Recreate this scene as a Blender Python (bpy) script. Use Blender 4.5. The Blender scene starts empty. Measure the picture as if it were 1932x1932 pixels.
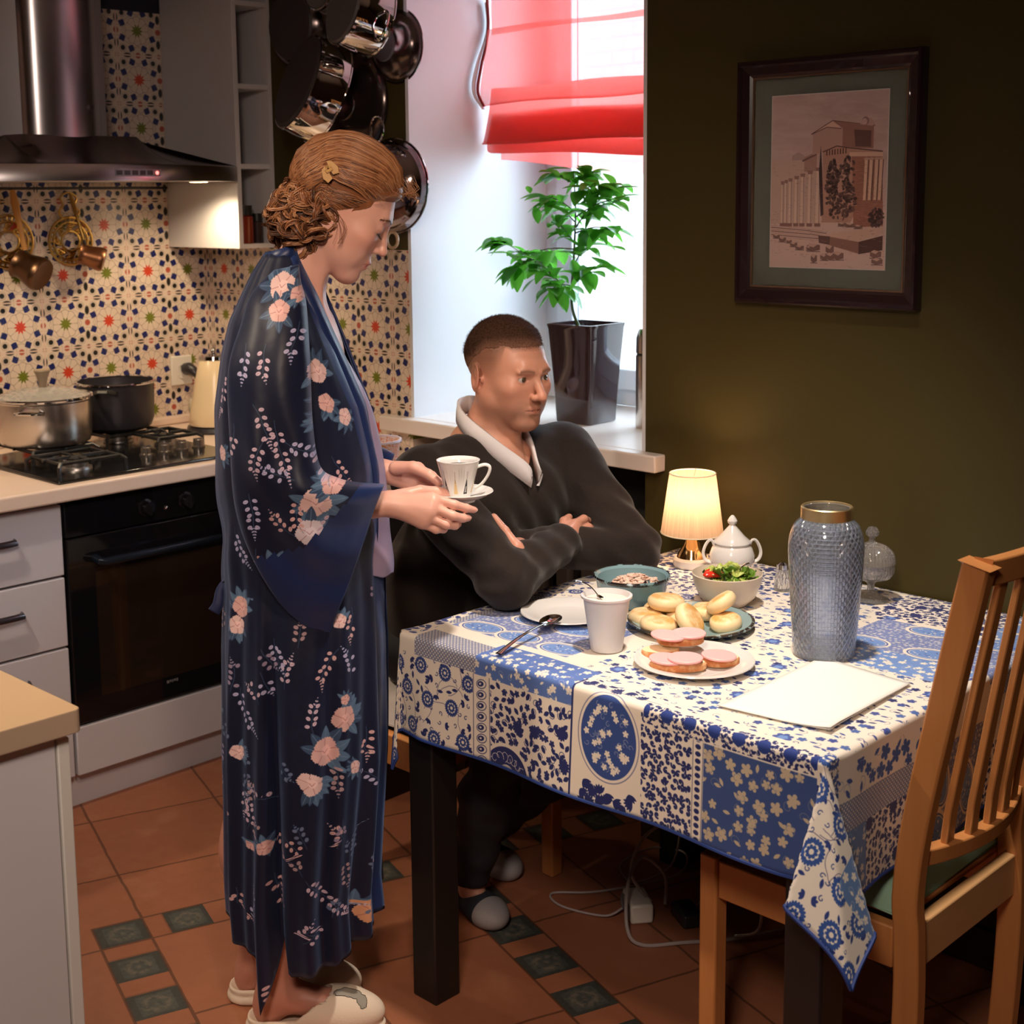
import bpy, math, random
import numpy as np
from mathutils import Vector, Matrix
R = math.radians
PI = math.pi
C = bpy.context.scene.collection
sc = bpy.context.scene

# ---------------------------------------------------------------- camera
# world: X runs along the window wall, Y runs in depth along the stove wall, Z up
F_PX, YAW, PITCH, ROLL = 2690.7, .78346, .146658, -.0121014
CAM = Vector((0, 0, 1.6))
def cam_axes():
    fh = Vector((-math.sin(YAW), math.cos(YAW), 0)); r = Vector((math.cos(YAW), math.sin(YAW), 0)); u = Vector((0, 0, 1))
    fw = fh*math.cos(PITCH) - u*math.sin(PITCH); up = u*math.cos(PITCH) + fh*math.sin(PITCH)
    return r*math.cos(ROLL) + up*math.sin(ROLL), up*math.cos(ROLL) - r*math.sin(ROLL), fw
cd = bpy.data.cameras.new('camera'); cam = bpy.data.objects.new('camera', cd); C.objects.link(cam)
_r, _u, _f = cam_axes()
cam.matrix_world = Matrix(((_r.x, _u.x, -_f.x, CAM.x), (_r.y, _u.y, -_f.y, CAM.y), (_r.z, _u.z, -_f.z, CAM.z), (0, 0, 0, 1)))
cd.sensor_width = 36; cd.lens = 36*F_PX/1932
cd.shift_x = (966-911.6)/1932; cd.shift_y = -(966-769.9)/1932
cd.clip_start = .05
cd.dof.use_dof = True; cd.dof.focus_distance = 2.72; cd.dof.aperture_fstop = 7.0
sc.camera = cam

# ---------------------------------------------------------------- world, lights, exposure
sc.view_settings.view_transform = 'Standard'; sc.view_settings.look = 'None'
sc.view_settings.gamma = 1; sc.view_settings.use_curve_mapping = False
sc.view_settings.exposure = 0.34
w = bpy.data.worlds.new('sky'); sc.world = w; w.use_nodes = True
w.node_tree.nodes['Background'].inputs[0].default_value = (.80, .92, 1, 1)
w.node_tree.nodes['Background'].inputs[1].default_value = 3.0
def light(name, typ, loc, power, col, look=None, **kw):
    d = bpy.data.lights.new(name, typ); d.energy = power; d.color = col
    for k, v in kw.items(): setattr(d, k, v)
    o = bpy.data.objects.new(name, d); C.objects.link(o); o.location = loc
    if look is not None:
        o.rotation_euler = (Vector(look)-Vector(loc)).to_track_quat('-Z', 'Y').to_euler()
    return o
# daylight falling through the window (the sky outside, large and soft)
light('window_daylight', 'AREA', (-2.2, 4.3, 2.1), 75, (.62, .82, 1.0), look=(-2.5, 2.9, 1.2), size=1.6, size_y=1.6, shape='RECTANGLE')
# ceiling lights of the kitchen (warm) and an added fill spot, out of frame
light('ceiling_spot_table', 'SPOT', (-1.32, 1.90, 2.50), 105, (1.0, .88, .76), look=(-1.50, 2.08, .7), spot_size=R(64), spot_blend=.9, shadow_soft_size=.05)
light('ceiling_spot_room', 'SPOT', (-.75, .75, 2.45), 48, (1.0, .72, .50), look=(-2.2, 2.05, .9), spot_size=R(62), spot_blend=.9, shadow_soft_size=.08)
light('ceiling_spot_kitchen', 'SPOT', (-2.65, .65, 2.45), 58, (1.0, .80, .60), look=(-2.5, 1.4, .2), spot_size=R(95), spot_blend=.7, shadow_soft_size=.05)
light('warm_fill_spot', 'SPOT', (-.2, -.2, 2.45), 108, (1.0, .80, .67), look=(-2.15, 1.5, .6), spot_size=R(84), spot_blend=1.0, shadow_soft_size=.22)  # added warm fill behind the camera, not a fixture of the room

# ---------------------------------------------------------------- node expression helper
class NT:
    def __init__(s, name):
        s.m = bpy.data.materials.new(name); s.m.use_nodes = True; s.t = s.m.node_tree
        s.b = s.t.nodes['Principled BSDF']
    def node(s, typ, **kw):
        n = s.t.nodes.new(typ)
        for k, v in kw.items(): setattr(n, k, v)
        return n
    def link(s, a, b): s.t.links.new(a, b)
    def put(s, sock, v):
        if isinstance(v, E): s.link(v.o, sock)
        elif isinstance(v, (tuple, list)): sock.default_value = tuple(v) + ((1,) if len(v) == 3 and sock.type == 'RGBA' else ())
        else: sock.default_value = v
    def math(s, op, *a, clamp=False):
        n = s.node('ShaderNodeMath', operation=op); n.use_clamp = clamp
        for i, v in enumerate(a): s.put(n.inputs[i], v)
        return E(s, n.outputs[0])
    def mix(s, f, a, b, blend='MIX'):
        n = s.node('ShaderNodeMix', data_type='RGBA', blend_type=blend)
        s.put(n.inputs[0], f); s.put(n.inputs[6], a); s.put(n.inputs[7], b)
        return E(s, n.outputs[2])
    def pos(s, local=False):
        if local: v = s.node('ShaderNodeTexCoord').outputs['Object']
        else: v = s.node('ShaderNodeNewGeometry').outputs['Position']
        x = s.node('ShaderNodeSeparateXYZ'); s.link(v, x.inputs[0])
        s.vec = E(s, v)
        return [E(s, o) for o in x.outputs]
    def uv(s):
        v = s.node('ShaderNodeUVMap').outputs[0]; x = s.node('ShaderNodeSeparateXYZ'); s.link(v, x.inputs[0])
        s.vec = E(s, v)
        return [E(s, o) for o in x.outputs]
    def xyz(s, x, y, z=0.0):
        n = s.node('ShaderNodeCombineXYZ')
        for i, v in enumerate((x, y, z)): s.put(n.inputs[i], v)
        return E(s, n.outputs[0])
    def noise(s, scale, detail=3, rough=.5, vec=None, color=False, dist=0.0):
        n = s.node('ShaderNodeTexNoise'); n.inputs['Scale'].default_value = scale
        n.inputs['Detail'].default_value = detail; n.inputs['Roughness'].default_value = rough; n.inputs['Distortion'].default_value = dist
        if vec is not None: s.put(n.inputs['Vector'], vec)
        return E(s, n.outputs['Color' if color else 'Fac'])
    def voro(s, scale, feature='F1', vec=None, out='Distance', rnd=1.0):
        n = s.node('ShaderNodeTexVoronoi', feature=feature); n.inputs['Scale'].default_value = scale; n.inputs['Randomness'].default_value = rnd
        if vec is not None: s.put(n.inputs['Vector'], vec)
        return E(s, n.outputs[out])
    def bump(s, h, strength=.3, dist=.01):
        n = s.node('ShaderNodeBump'); n.inputs['Strength'].default_value = strength; n.inputs['Distance'].default_value = dist
        s.put(n.inputs['Height'], h); s.link(n.outputs[0], s.b.inputs['Normal'])
    def ss(s, x, lo, hi):          # smoothstep
        n = s.node('ShaderNodeMapRange', interpolation_type='SMOOTHSTEP')
        s.put(n.inputs[0], x); s.put(n.inputs[1], lo); s.put(n.inputs[2], hi); n.inputs[3].default_value = 0; n.inputs[4].default_value = 1
        return E(s, n.outputs[0])
    def set(s, **kw):
        names = dict(base='Base Color', rough='Roughness', metal='Metallic', spec='Specular IOR Level', trans='Transmission Weight', ior='IOR',
                     sheen='Sheen Weight', coat='Coat Weight', sss='Subsurface Weight', em='Emission Color', ems='Emission Strength', alpha='Alpha',
                     coatr='Coat Roughness', aniso='Anisotropic', sheenr='Sheen Roughness')
        for k, v in kw.items(): s.put(s.b.inputs[names[k]], v)
        return s
class E:
    def __init__(s, t, o): s.t = t; s.o = o
    def __add__(s, b): return s.t.math('ADD', s, b)
    __radd__ = __add__
    def __sub__(s, b): return s.t.math('SUBTRACT', s, b)
    def __rsub__(s, b): return s.t.math('SUBTRACT', b, s)
    def __mul__(s, b): return s.t.math('MULTIPLY', s, b)
    __rmul__ = __mul__
    def __truediv__(s, b): return s.t.math('DIVIDE', s, b)
    def abs(s): return s.t.math('ABSOLUTE', s)
    def frac(s): return s.t.math('FRACT', s)
    def floor(s): return s.t.math('FLOOR', s)
    def max(s, b): return s.t.math('MAXIMUM', s, b)
    def min(s, b): return s.t.math('MINIMUM', s, b)
    def sqrt(s): return s.t.math('SQRT', s)
    def gt(s, b): return s.t.math('GREATER_THAN', s, b)
    def lt(s, b): return s.t.math('LESS_THAN', s, b)
    def mod(s, b): return s.t.math('FLOORED_MODULO', s, b)

def srgb(r, g, b):
    f = lambda c: (c/255/12.92 if c/255 <= .04045 else ((c/255+.055)/1.055)**2.4)
    return (f(r), f(g), f(b))
MATS = {}
def mat(name, col, rough=.5, metal=0.0, bump=0, bscale=60, var=0.0, **kw):
    """plain procedural material: colour with a little noise variation and bump"""
    if name in MATS: return MATS[name]
    t = NT(name); t.set(rough=rough, metal=metal, **kw)
    if var > 0 or bump > 0:
        t.pos(local=True)
        n = t.noise(bscale, 4, vec=t.vec)
        if var > 0:
            f = t.math('MULTIPLY_ADD', n, 2*var, 1-var)
            g = t.node('ShaderNodeVectorMath', operation='SCALE'); g.inputs[0].default_value = col[:3]; t.put(g.inputs['Scale'], f)
            t.link(g.outputs[0], t.b.inputs['Base Color'])
        else: t.set(base=col)
        if bump > 0: t.bump(n, bump, .002)
    else: t.set(base=col)
    MATS[name] = t.m
    return t.m
def wood(name, c1, c2, axis=0, scale=1.0, rough=.42):
    if name in MATS: return MATS[name]
    t = NT(name); p = t.pos(local=True)
    st = [6*scale]*3; st[axis] = .5*scale
    v = t.xyz(p[0]*st[0]*6, p[1]*st[1]*6, p[2]*st[2]*6)
    n = t.noise(1.0, 5, .6, vec=v, dist=.6); n2 = t.noise(7.0, 3, .6, vec=v)
    f = t.math('MULTIPLY_ADD', n2, .35, n*.8, clamp=True)
    t.set(base=t.mix(f, c1, c2), rough=rough); t.bump(n, .08, .002)
    MATS[name] = t.m
    return t.m

# ---------------------------------------------------------------- mesh helpers
def V3(*a): return Vector(a)
class MB:
    """collects shapes, builds ONE mesh object"""
    def __init__(s): s.v = []; s.f = []; s.mi = []; s.uvs = None
    def add(s, vs, fs, mi=0, M=None):
        o = len(s.v)
        if M is not None: vs = [M @ Vector(v) for v in vs]
        s.v += [tuple(v) for v in vs]; s.f += [tuple(i+o for i in f) for f in fs]; s.mi += [mi]*len(fs)
        return s
    def box(s, a, b, mi=0, M=None):
        (x0, y0, z0), (x1, y1, z1) = a, b
        vs = [(x0,y0,z0),(x1,y0,z0),(x1,y1,z0),(x0,y1,z0),(x0,y0,z1),(x1,y0,z1),(x1,y1,z1),(x0,y1,z1)]
        fs = [(0,3,2,1),(4,5,6,7),(0,1,5,4),(1,2,6,5),(2,3,7,6),(3,0,4,7)]
        return s.add(vs, fs, mi, M)
    def prism(s, poly, z0, z1, mi=0, M=None):
        n = len(poly)
        vs = [(x, y, z0) for x, y in poly] + [(x, y, z1) for x, y in poly]
        fs = [tuple(range(n-1, -1, -1)), tuple(range(n, 2*n))] + [(i, (i+1) % n, n+(i+1) % n, n+i) for i in range(n)]
        return s.add(vs, fs, mi, M)
    def lathe(s, prof, n=32, mi=0, M=None, close=False, sx=1, sy=1):
        vs = []; m = len(prof)
        for r, z in prof:
            for k in range(n):
                a = 2*PI*k/n; vs.append((r*math.cos(a)*sx, r*math.sin(a)*sy, z))
        fs = []
        for j in range(m if close else m-1):
            j2 = (j+1) % m
            for k in range(n):
                k2 = (k+1) % n; fs.append((j*n+k, j*n+k2, j2*n+k2, j2*n+k))
        if not close:
            if prof[0][0] > 1e-6: fs.append(tuple(range(n-1, -1, -1)))
            if prof[-1][0] > 1e-6: fs.append(tuple((m-1)*n+k for k in range(n)))
        return s.add(vs, fs, mi, M)
    def tube(s, pts, r, n=8, mi=0, M=None, closed=False, cap=True, flat=1.0):
        pts = [Vector(p) for p in pts]; m = len(pts)
        rr = r if isinstance(r, (list, tuple)) else [r]*m
        vs = []; up = None
        for i, p in enumerate(pts):
            a = pts[i-1] if (i > 0 or closed) else p; b = pts[(i+1) % m] if (i < m-1 or closed) else p
            d = (b-a).normalized() if (b-a).length > 1e-9 else Vector((0,0,1))
            if up is None: up = d.orthogonal().normalized()
            u = (up - d*up.dot(d))
            u = u.normalized() if u.length > 1e-6 else d.orthogonal().normalized()
            up = u; w_ = d.cross(u)
            for k in range(n):
                t = 2*PI*k/n; vs.append(p + u*(math.cos(t)*rr[i]) + w_*(math.sin(t)*rr[i]*flat))
        fs = []
        for i in range(m if closed else m-1):
            i2 = (i+1) % m
            for k in range(n):
                k2 = (k+1) % n; fs.append((i*n+k, i*n+k2, i2*n+k2, i2*n+k))
        if cap and not closed: fs += [tuple(range(n-1, -1, -1)), tuple((m-1)*n+k for k in range(n))]
        return s.add(vs, fs, mi, M)
    def ball(s, c, r, n=16, m=10, mi=0, M=None):
        rx, ry, rz = r if isinstance(r, (tuple, list)) else (r, r, r)
        vs = [(c[0], c[1], c[2]+rz)]
        for j in range(1, m):
            t = PI*j/m
            for k in range(n):
                a = 2*PI*k/n; vs.append((c[0]+rx*math.sin(t)*math.cos(a), c[1]+ry*math.sin(t)*math.sin(a), c[2]+rz*math.cos(t)))
        vs.append((c[0], c[1], c[2]-rz)); L = len(vs)-1
        fs = [(0, 1+k, 1+(k+1) % n) for k in range(n)]
        for j in range(m-2):
            for k in range(n):
                a = 1+j*n+k; b = 1+j*n+(k+1) % n; fs.append((a, a+n, b+n, b))
        fs += [(L, 1+(m-2)*n+(k+1) % n, 1+(m-2)*n+k) for k in range(n)]
        return s.add(vs, fs, mi, M)
    def grid(s, P, mi=0, wrap=False):
        """P: rows of points"""
        a = len(P); b = len(P[0]); vs = [p for row in P for p in row]; fs = []
        for i in range(a-1):
            for j in range(b if wrap else b-1):
                j2 = (j+1) % b; fs.append((i*b+j, i*b+j2, (i+1)*b+j2, (i+1)*b+j))
        return s.add(vs, fs, mi)
    def build(s, name, mats, parent=None, smooth=True, bevel=0, loc=None, sub=0, angle=35, solid=0, seg=2):
        me = bpy.data.meshes.new(name); me.from_pydata(s.v, [], s.f); me.update()
        if not isinstance(mats, (list, tuple)): mats = [mats]
        for m in mats: me.materials.append(m)
        if len(mats) > 1: me.polygons.foreach_set('material_index', s.mi)
        o = bpy.data.objects.new(name, me); C.objects.link(o)
        if parent is not None: o.parent = parent
        if loc is not None: o.location = loc
        if smooth:
            me.polygons.foreach_set('use_smooth', [True]*len(me.polygons))
            if angle < 180: 
                try: me.set_sharp_from_angle(angle=R(angle))
                except Exception: pass
        if solid:
            q = o.modifiers.new('solid', 'SOLIDIFY'); q.thickness = solid; q.offset = 0
        if bevel > 0:
            q = o.modifiers.new('bevel', 'BEVEL'); q.width = bevel; q.segments = seg; q.limit_method = 'ANGLE'; q.angle_limit = R(40)
        if sub: 
            q = o.modifiers.new('sub', 'SUBSURF'); q.levels = sub; q.render_levels = sub
        return o
def T(x=0, y=0, z=0): return Matrix.Translation((x, y, z))
def RX(a): return Matrix.Rotation(a, 4, 'X')
def RY(a): return Matrix.Rotation(a, 4, 'Y')
def RZ(a): return Matrix.Rotation(a, 4, 'Z')
def align(a, b):
    """matrix taking local +Z onto direction a->b with origin a"""
    a = Vector(a); b = Vector(b)
    return Matrix.Translation(a) @ (b-a).to_track_quat('Z', 'Y').to_matrix().to_4x4()
def tag(o, label=None, cat=None, group=None, kind=None):
    if label: o['label'] = label
    if cat: o['category'] = cat
    if group: o['group'] = group
    if kind: o['kind'] = kind
    return o
def thing(name, label, cat, loc=(0,0,0), rz=0, group=None):
    o = bpy.data.objects.new(name, None); C.objects.link(o); o.empty_display_size = .05
    o.location = loc; o.rotation_euler = (0, 0, rz)
    return tag(o, label, cat, group)
def copy_tree(o, parent=None, **kw):
    c = o.copy(); C.objects.link(c)
    if parent is not None: c.parent = parent
    for ch in list(o.children): copy_tree(ch, c)
    for k, v in kw.items():
        if k in ('label', 'category', 'group'): c[k] = v
        else: setattr(c, k, v)
    return c
def spline(pts, n):
    """Catmull-Rom through points (any dimension) -> n samples"""
    P = np.array(pts, float); m = len(P); out = []
    for t in np.linspace(0, m-1, n):
        i = min(int(t), m-2); f = t-i
        p0 = P[max(i-1, 0)]; p1 = P[i]; p2 = P[i+1]; p3 = P[min(i+2, m-1)]
        out.append(.5*((2*p1) + (-p0+p2)*f + (2*p0-5*p1+4*p2-p3)*f*f + (-p0+3*p1-3*p2+p3)*f**3))
    return np.array(out)
def text_mesh(name, body, size, mtl, parent, M, extrude=.0004):
    cu = bpy.data.curves.new(name, 'FONT'); cu.body = body; cu.size = size; cu.extrude = extrude; cu.align_x = 'CENTER'; cu.align_y = 'CENTER'
    tmp = bpy.data.objects.new(name+'_t', cu); C.objects.link(tmp)
    bpy.context.view_layer.update()
    me = bpy.data.meshes.new_from_object(tmp); bpy.data.objects.remove(tmp); bpy.data.curves.remove(cu)
    me.materials.clear(); me.materials.append(mtl); me.transform(M)
    o = bpy.data.objects.new(name, me); C.objects.link(o); o.parent = parent
    return o
def L(o): return Vector(o.location)
def lb(mb, o, a, b, mi=0):   # world box in a thing's local frame
    l = L(o); mb.box(tuple(Vector(a)-l), tuple(Vector(b)-l), mi); return mb
def rrect(x0, y0, x1, y1, r, n=6):
    P = []
    for cx, cy, a0 in ((x1-r, y1-r, 0), (x0+r, y1-r, 90), (x0+r, y0+r, 180), (x1-r, y0+r, 270)):
        for k in range(n+1): a = R(a0+90*k/n); P.append((cx+r*math.cos(a), cy+r*math.sin(a)))
    return P
# ================================================================= shared materials
WX, WY = -3.955, 2.695          # stove wall plane, window wall plane
CEIL = 2.62
M_white = mat('white_lacquer', srgb(214, 210, 212), .35, var=.02, bscale=8)
M_steel = NT('brushed_steel'); _p = M_steel.pos(local=True)
_n = M_steel.noise(1, 4, .7, vec=M_steel.xyz(_p[0]*12, _p[1]*12, _p[2]*260))
M_steel.set(base=(.56, .54, .55), metal=1.0, rough=M_steel.math('MULTIPLY_ADD', _n, .14, .2)); M_steel = M_steel.m
M_chrome = mat('polished_steel', (.62, .61, .62), .07, 1.0)
M_steelpot = mat('satin_steel', (.66, .60, .55), .27, 1.0, bump=.02, bscale=40)
M_blackenamel = mat('black_enamel', (.008, .008, .009), .12, 0, spec=.6)
M_blackmatte = mat('black_cast_iron', (.014, .013, .013), .42, bump=.1, bscale=300)
M_darkhandle = mat('dark_plastic', (.03, .028, .035), .3)
M_brass = mat('old_brass', (.55, .34, .10), .32, 1.0, bump=.15, bscale=180, var=.2)
M_copper = mat('old_copper', (.33, .15, .08), .34, 1.0, bump=.08, bscale=50, var=.15)
M_porcelain = mat('white_porcelain', (.74, .72, .70), .14, spec=.6)
M_glass = NT('clear_glass').set(base=(.97, .98, 1), rough=.02, trans=1.0, ior=1.46).m
M_gold = mat('polished_gold', (.98, .78, .42), .38, 1.0)
M_dsteel = mat('dark_hammered_steel', (.13, .10, .095), .18, .9, bump=.06, bscale=30)
M_wornblack = mat('worn_black_edge', (.012, .011, .010), .5)

# ---- wall tile: ten pointed stars in a geometric lattice, all from node maths
def tile_mat(name, axis):
    t = NT(name); p = t.pos(); S = .148
    if axis == 'y': U = (p[1]-2.101)/S          # stove wall: runs along Y
    else: U = (p[0]+3.046)/S                     # window wall: runs along X
    W = (p[2]-1.012)/S
    cu, cv = U.floor(), W.floor()
    x = U.frac()-.5; y = W.frac()-.5
    par = (cu+cv).mod(2.0)
    ax, ay = x.abs(), y.abs(); a = ax.max(ay); b = ax.min(ay)
    r = (x*x+y*y).sqrt(); th = t.math('ARCTAN2', y, x)
    k10 = (th*(10/(2*PI))).frac()
    tri = (k10-.5).abs()*2.0
    aa = .012
    def ell(px, py, cx, cy, rx, ry, s=aa):
        dx = (px-cx)/rx; dy = (py-cy)/ry
        return 1.0-t.ss((dx*dx+dy*dy).sqrt(), 1-s/min(rx, ry), 1+s/min(rx, ry))
    cream = srgb(226, 208, 190); col = t.mix(t.noise(9, 2, vec=t.vec), cream, srgb(214, 196, 180))
    line = srgb(128, 104, 92)
    # petals
    rad = (k10-.5).abs().lt(.5)  # dummy, keeps socket types simple
    edge = (tri-1.0).abs().lt(.10)*r.gt(.13)*r.lt(.285)
    ring = t.ss((r-(t.math('COSINE', th*10.0)*-.012+.285)).abs(), .004, .011)
    col = t.mix(edge*.55, col, line); col = t.mix((1.0-ring)*.6, col, line)
    d2 = t.ss((r-.335-(tri*.03)).abs(), .003, .009); col = t.mix((1.0-d2)*.45, col, line)
    # blue kites at eight places
    ca, sa = math.cos(R(22.5)), math.sin(R(22.5))
    rot = a*ca+b*sa; tr = b*ca-a*sa
    k = 1.0-t.ss((rot-.392).abs()+tr.abs()*(t.math('MULTIPLY_ADD', rot-.392, 2.6, 1.05)), .085, .098)
    k = k*(r.gt(.310))
    col = t.mix(k, col, srgb(22, 34, 100))
    # almonds between neighbours, dots on the diagonal
    col = t.mix(ell(a, b, .5, .255, .050, .092), col, srgb(26, 28, 26))
    col = t.mix(ell(a, b, .352, .352, .054, .054), col, srgb(24, 26, 26))
    d3 = t.ss((((a-.43)*(a-.43)+b*b).sqrt()-.115).abs(), .003, .010); col = t.mix((1.0-d3)*.4, col, line)
    d4 = t.ss((((a-.352)*(a-.352)+(b-.352)*(b-.352)).sqrt()-.082).abs(), .003, .010); col = t.mix((1.0-d4)*.5, col, line)
    col = t.mix(ell(a, b, .5, 0, .060, .062), col, srgb(178, 84, 62))
    col = t.mix(ell(a, b, .5, .5, .045, .045), col, srgb(160, 92, 76))
    # star
    star = 1.0-t.ss(r-(tri*.070+.075), -.006, .006)
    sc_ = t.mix(par, srgb(206, 68, 40), srgb(112, 122, 34))
    col = t.mix(star, col, sc_)
    # joints: every cell across, every second cell along
    gh = (y.abs()-.5).abs().lt(.014); U2 = (U*.5).frac(); gv = ((U2-.5).abs()-.5).abs().lt(.010)
    g = gh.max(gv); col = t.mix(g, col, srgb(222, 196, 180))
    t.set(base=col, rough=.28, spec=.5, coat=.15)
    t.bump(1.0-g, .25, .002)
    return t.m
M_tile_s = tile_mat('star_tile_stove_wall', 'y'); M_tile_w = tile_mat('star_tile_window_wall', 'x')

# ---- terracotta floor, laid at an angle, with picture inserts
def floor_mat():
    t = NT('terracotta_floor'); p = t.pos()
    e1 = (.9483, -.3173)
    u = p[0]*e1[0]+p[1]*e1[1]; v = p[0]*-e1[1]+p[1]*e1[0]
    wob = t.noise(14, 2, vec=t.vec)*.008-.004
    uu, vv = u+wob, v+wob
    inU = u.gt(-2.95); inV = v.gt(.65)
    bandV = v.gt(.54)*(1.0-v.gt(.65))*u.gt(-3.05)
    bandU = u.gt(-3.05)*(1.0-inU)*v.gt(.54)
    band3 = v.gt(1.31)*(1.0-v.gt(1.42))*u.gt(-2.85)
    Sz = .332
    gu = ((uu+2.95)/Sz).frac(); gv = ((vv-.65)/Sz).frac()
    def near(q, e): return (q-.5).abs().gt(.5-e)
    g = near(gu, .010).max(near(gv, .010))
    gb = near(((u+3.05)/.155).frac(), .02)*bandV
    gb = gb.max(near(((v-.54)/.155).frac(), .02)*bandU)
    inband = bandV.max(bandU).max(band3)
    ed = (v-.54).abs().min((v-.65).abs()).lt(.0032)*u.gt(-3.053)
    ed = ed.max((u+3.05).abs().min((u+2.95).abs()).lt(.0032)*v.gt(.537))
    ed = ed.max((v-1.31).abs().min((v-1.42).abs()).lt(.003)*u.gt(-2.85))
    grout = (g*(1.0-inband)).max(gb*.5).max(ed)
    n1 = t.noise(2.2, 5, .62, vec=t.vec, dist=.8); n2 = t.noise(26, 4, .65, vec=t.vec); n3 = t.noise(7, 3, vec=t.vec)
    cell = t.node('ShaderNodeTexWhiteNoise', noise_dimensions='2D')
    t.put(cell.inputs['Vector'], t.xyz(((uu+2.95)/Sz).floor(), ((vv-.65)/Sz).floor()))
    cn = E(t, cell.outputs['Value'])
    c = t.mix(n1, srgb(138, 84, 60), srgb(176, 112, 80)); c = t.mix(n2*.45, c, srgb(112, 68, 50)); c = t.mix(cn*.35, c, srgb(178, 116, 84))
    c = t.mix(t.ss(n3, .55, .75)*.3, c, srgb(190, 134, 104))
    # inserts
    def insert(q0, band, su, sv, a, b):
        k = (q0/.155); fi = k.frac(); cx = (fi-.5)*.155; m = cx.abs().lt(.047)*band
        cy = a
        rr = ((cx*cx)+(cy*cy)).sqrt()
        wv = t.noise(70, 3, .7, vec=t.vec)
        bc = t.mix(wv, srgb(48, 54, 56), srgb(96, 100, 92))
        ringm = ((rr*260.0)+(wv*3.0)); ringm = t.math('SINE', ringm)*.5+.5
        bc = t.mix(ringm*rr.lt(.04)*.35*t.ss(wv, .35, .6), bc, srgb(150, 130, 112))
        bc = t.mix((cx.abs().max(cy.abs()).gt(.037))*.5, bc, srgb(50, 46, 44))
        return m, bc
    m1, b1 = insert(u+3.078, bandV, u, v, v-.595, None); m2, b2 = insert(v-.51, bandU*v.gt(.66), v, u, u+3.0, None); m3, b3 = insert(u+3.0, band3, u, v, v-1.365, None)
    c = t.mix(m1, c, b1); c = t.mix(m2, c, b2); c = t.mix(m3, c, b3)
    c = t.mix(grout*.75, c, srgb(84, 54, 40))
    t.set(base=c, rough=t.math('MULTIPLY_ADD', n2, .3, .30), spec=.35)
    t.bump((1.0-grout)*.7+n2*.25+n1*.3, .35, .004)
    return t.m
M_floor = floor_mat()
def paint(name, col, rough=.6):
    t = NT(name); t.pos(); n = t.noise(180, 3, .6, vec=t.vec); n2 = t.noise(1.3, 3, vec=t.vec)
    t.set(base=t.mix(n2*.25, col, tuple(c*.85 for c in col)), rough=rough, spec=.3); t.bump(n, .12, .002)
    return t.m
M_olive = paint('olive_wall_paint', srgb(68, 59, 26), .55)
M_wallwhite = paint('white_wall_paint', srgb(222, 222, 226), .6)
M_ceil = paint('ceiling_paint', srgb(190, 180, 165), .8)
M_dark = paint('dark_room_paint', srgb(120, 104, 88), .8)

def struct(name, mb, m, bevel=0, parent=None, **kw):
    o = mb.build(name, m, parent, bevel=bevel, **kw)
    if parent is None: o['kind'] = 'structure'
    return o
NX0, NX1 = -2.968, -2.130        # niche in the window wall
NZ0, NZ1 = .985, 2.45
WYO = 3.42                        # outer face of the wall
struct('floor', MB().box((WX-.2, -1.6, -.1), (1.6, WYO, 0)), M_floor, smooth=False)
struct('ceiling', MB().box((WX-.2, -1.6, CEIL), (1.6, WYO, CEIL+.1)), M_ceil, smooth=False)
# stove wall: tiled to 2.18, dark above ; window wall: pieces around the niche
m = MB(); m.box((WX-.2, -1.6, 0), (WX, WY, 2.18), 0); m.box((WX-.2, -1.6, 2.18), (WX, WY, CEIL), 1)
struct('wall_left', m, [M_tile_s, mat('navy_wall', srgb(28, 30, 52), .6)], smooth=False)
m = MB()
m.box((WX, WY, 0), (NX0, WYO, .945), 0); m.box((WX, WY, .945), (NX0, WYO, 1.456), 0)
m.box((WX, WY, 1.456), (NX0, WYO, CEIL), 1)
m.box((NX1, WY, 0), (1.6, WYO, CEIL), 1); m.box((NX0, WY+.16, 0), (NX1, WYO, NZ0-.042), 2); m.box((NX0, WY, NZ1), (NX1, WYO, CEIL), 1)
struct('wall_back', m, [M_tile_w, M_olive, mat('recess_shade_black', (.010, .009, .008), .8)], smooth=False)  # wall under the sill: its deep shade is put into the near-black colour
m = MB(); m.box((WX-.2, -1.7, 0), (1.6, -1.6, CEIL)); struct('wall_front', m, M_dark, smooth=False)
m = MB(); m.box((1.6, -1.7, 0), (1.7, WYO, CEIL)); struct('wall_right', m, M_dark, smooth=False)
# white plaster lining of the niche, with a narrow white edge strip on the tiled side
m = MB(); m.box((NX0-.0, WY-.004, NZ0), (NX0+.012, 3.25, NZ1)); m.box((NX1-.012, WY+.002, NZ0), (NX1, 3.25, NZ1)); m.box((NX0, WY+.002, NZ1-.012), (NX1, 3.25, NZ1))
struct('wall_niche_lining', m, M_wallwhite, smooth=False)
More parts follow.
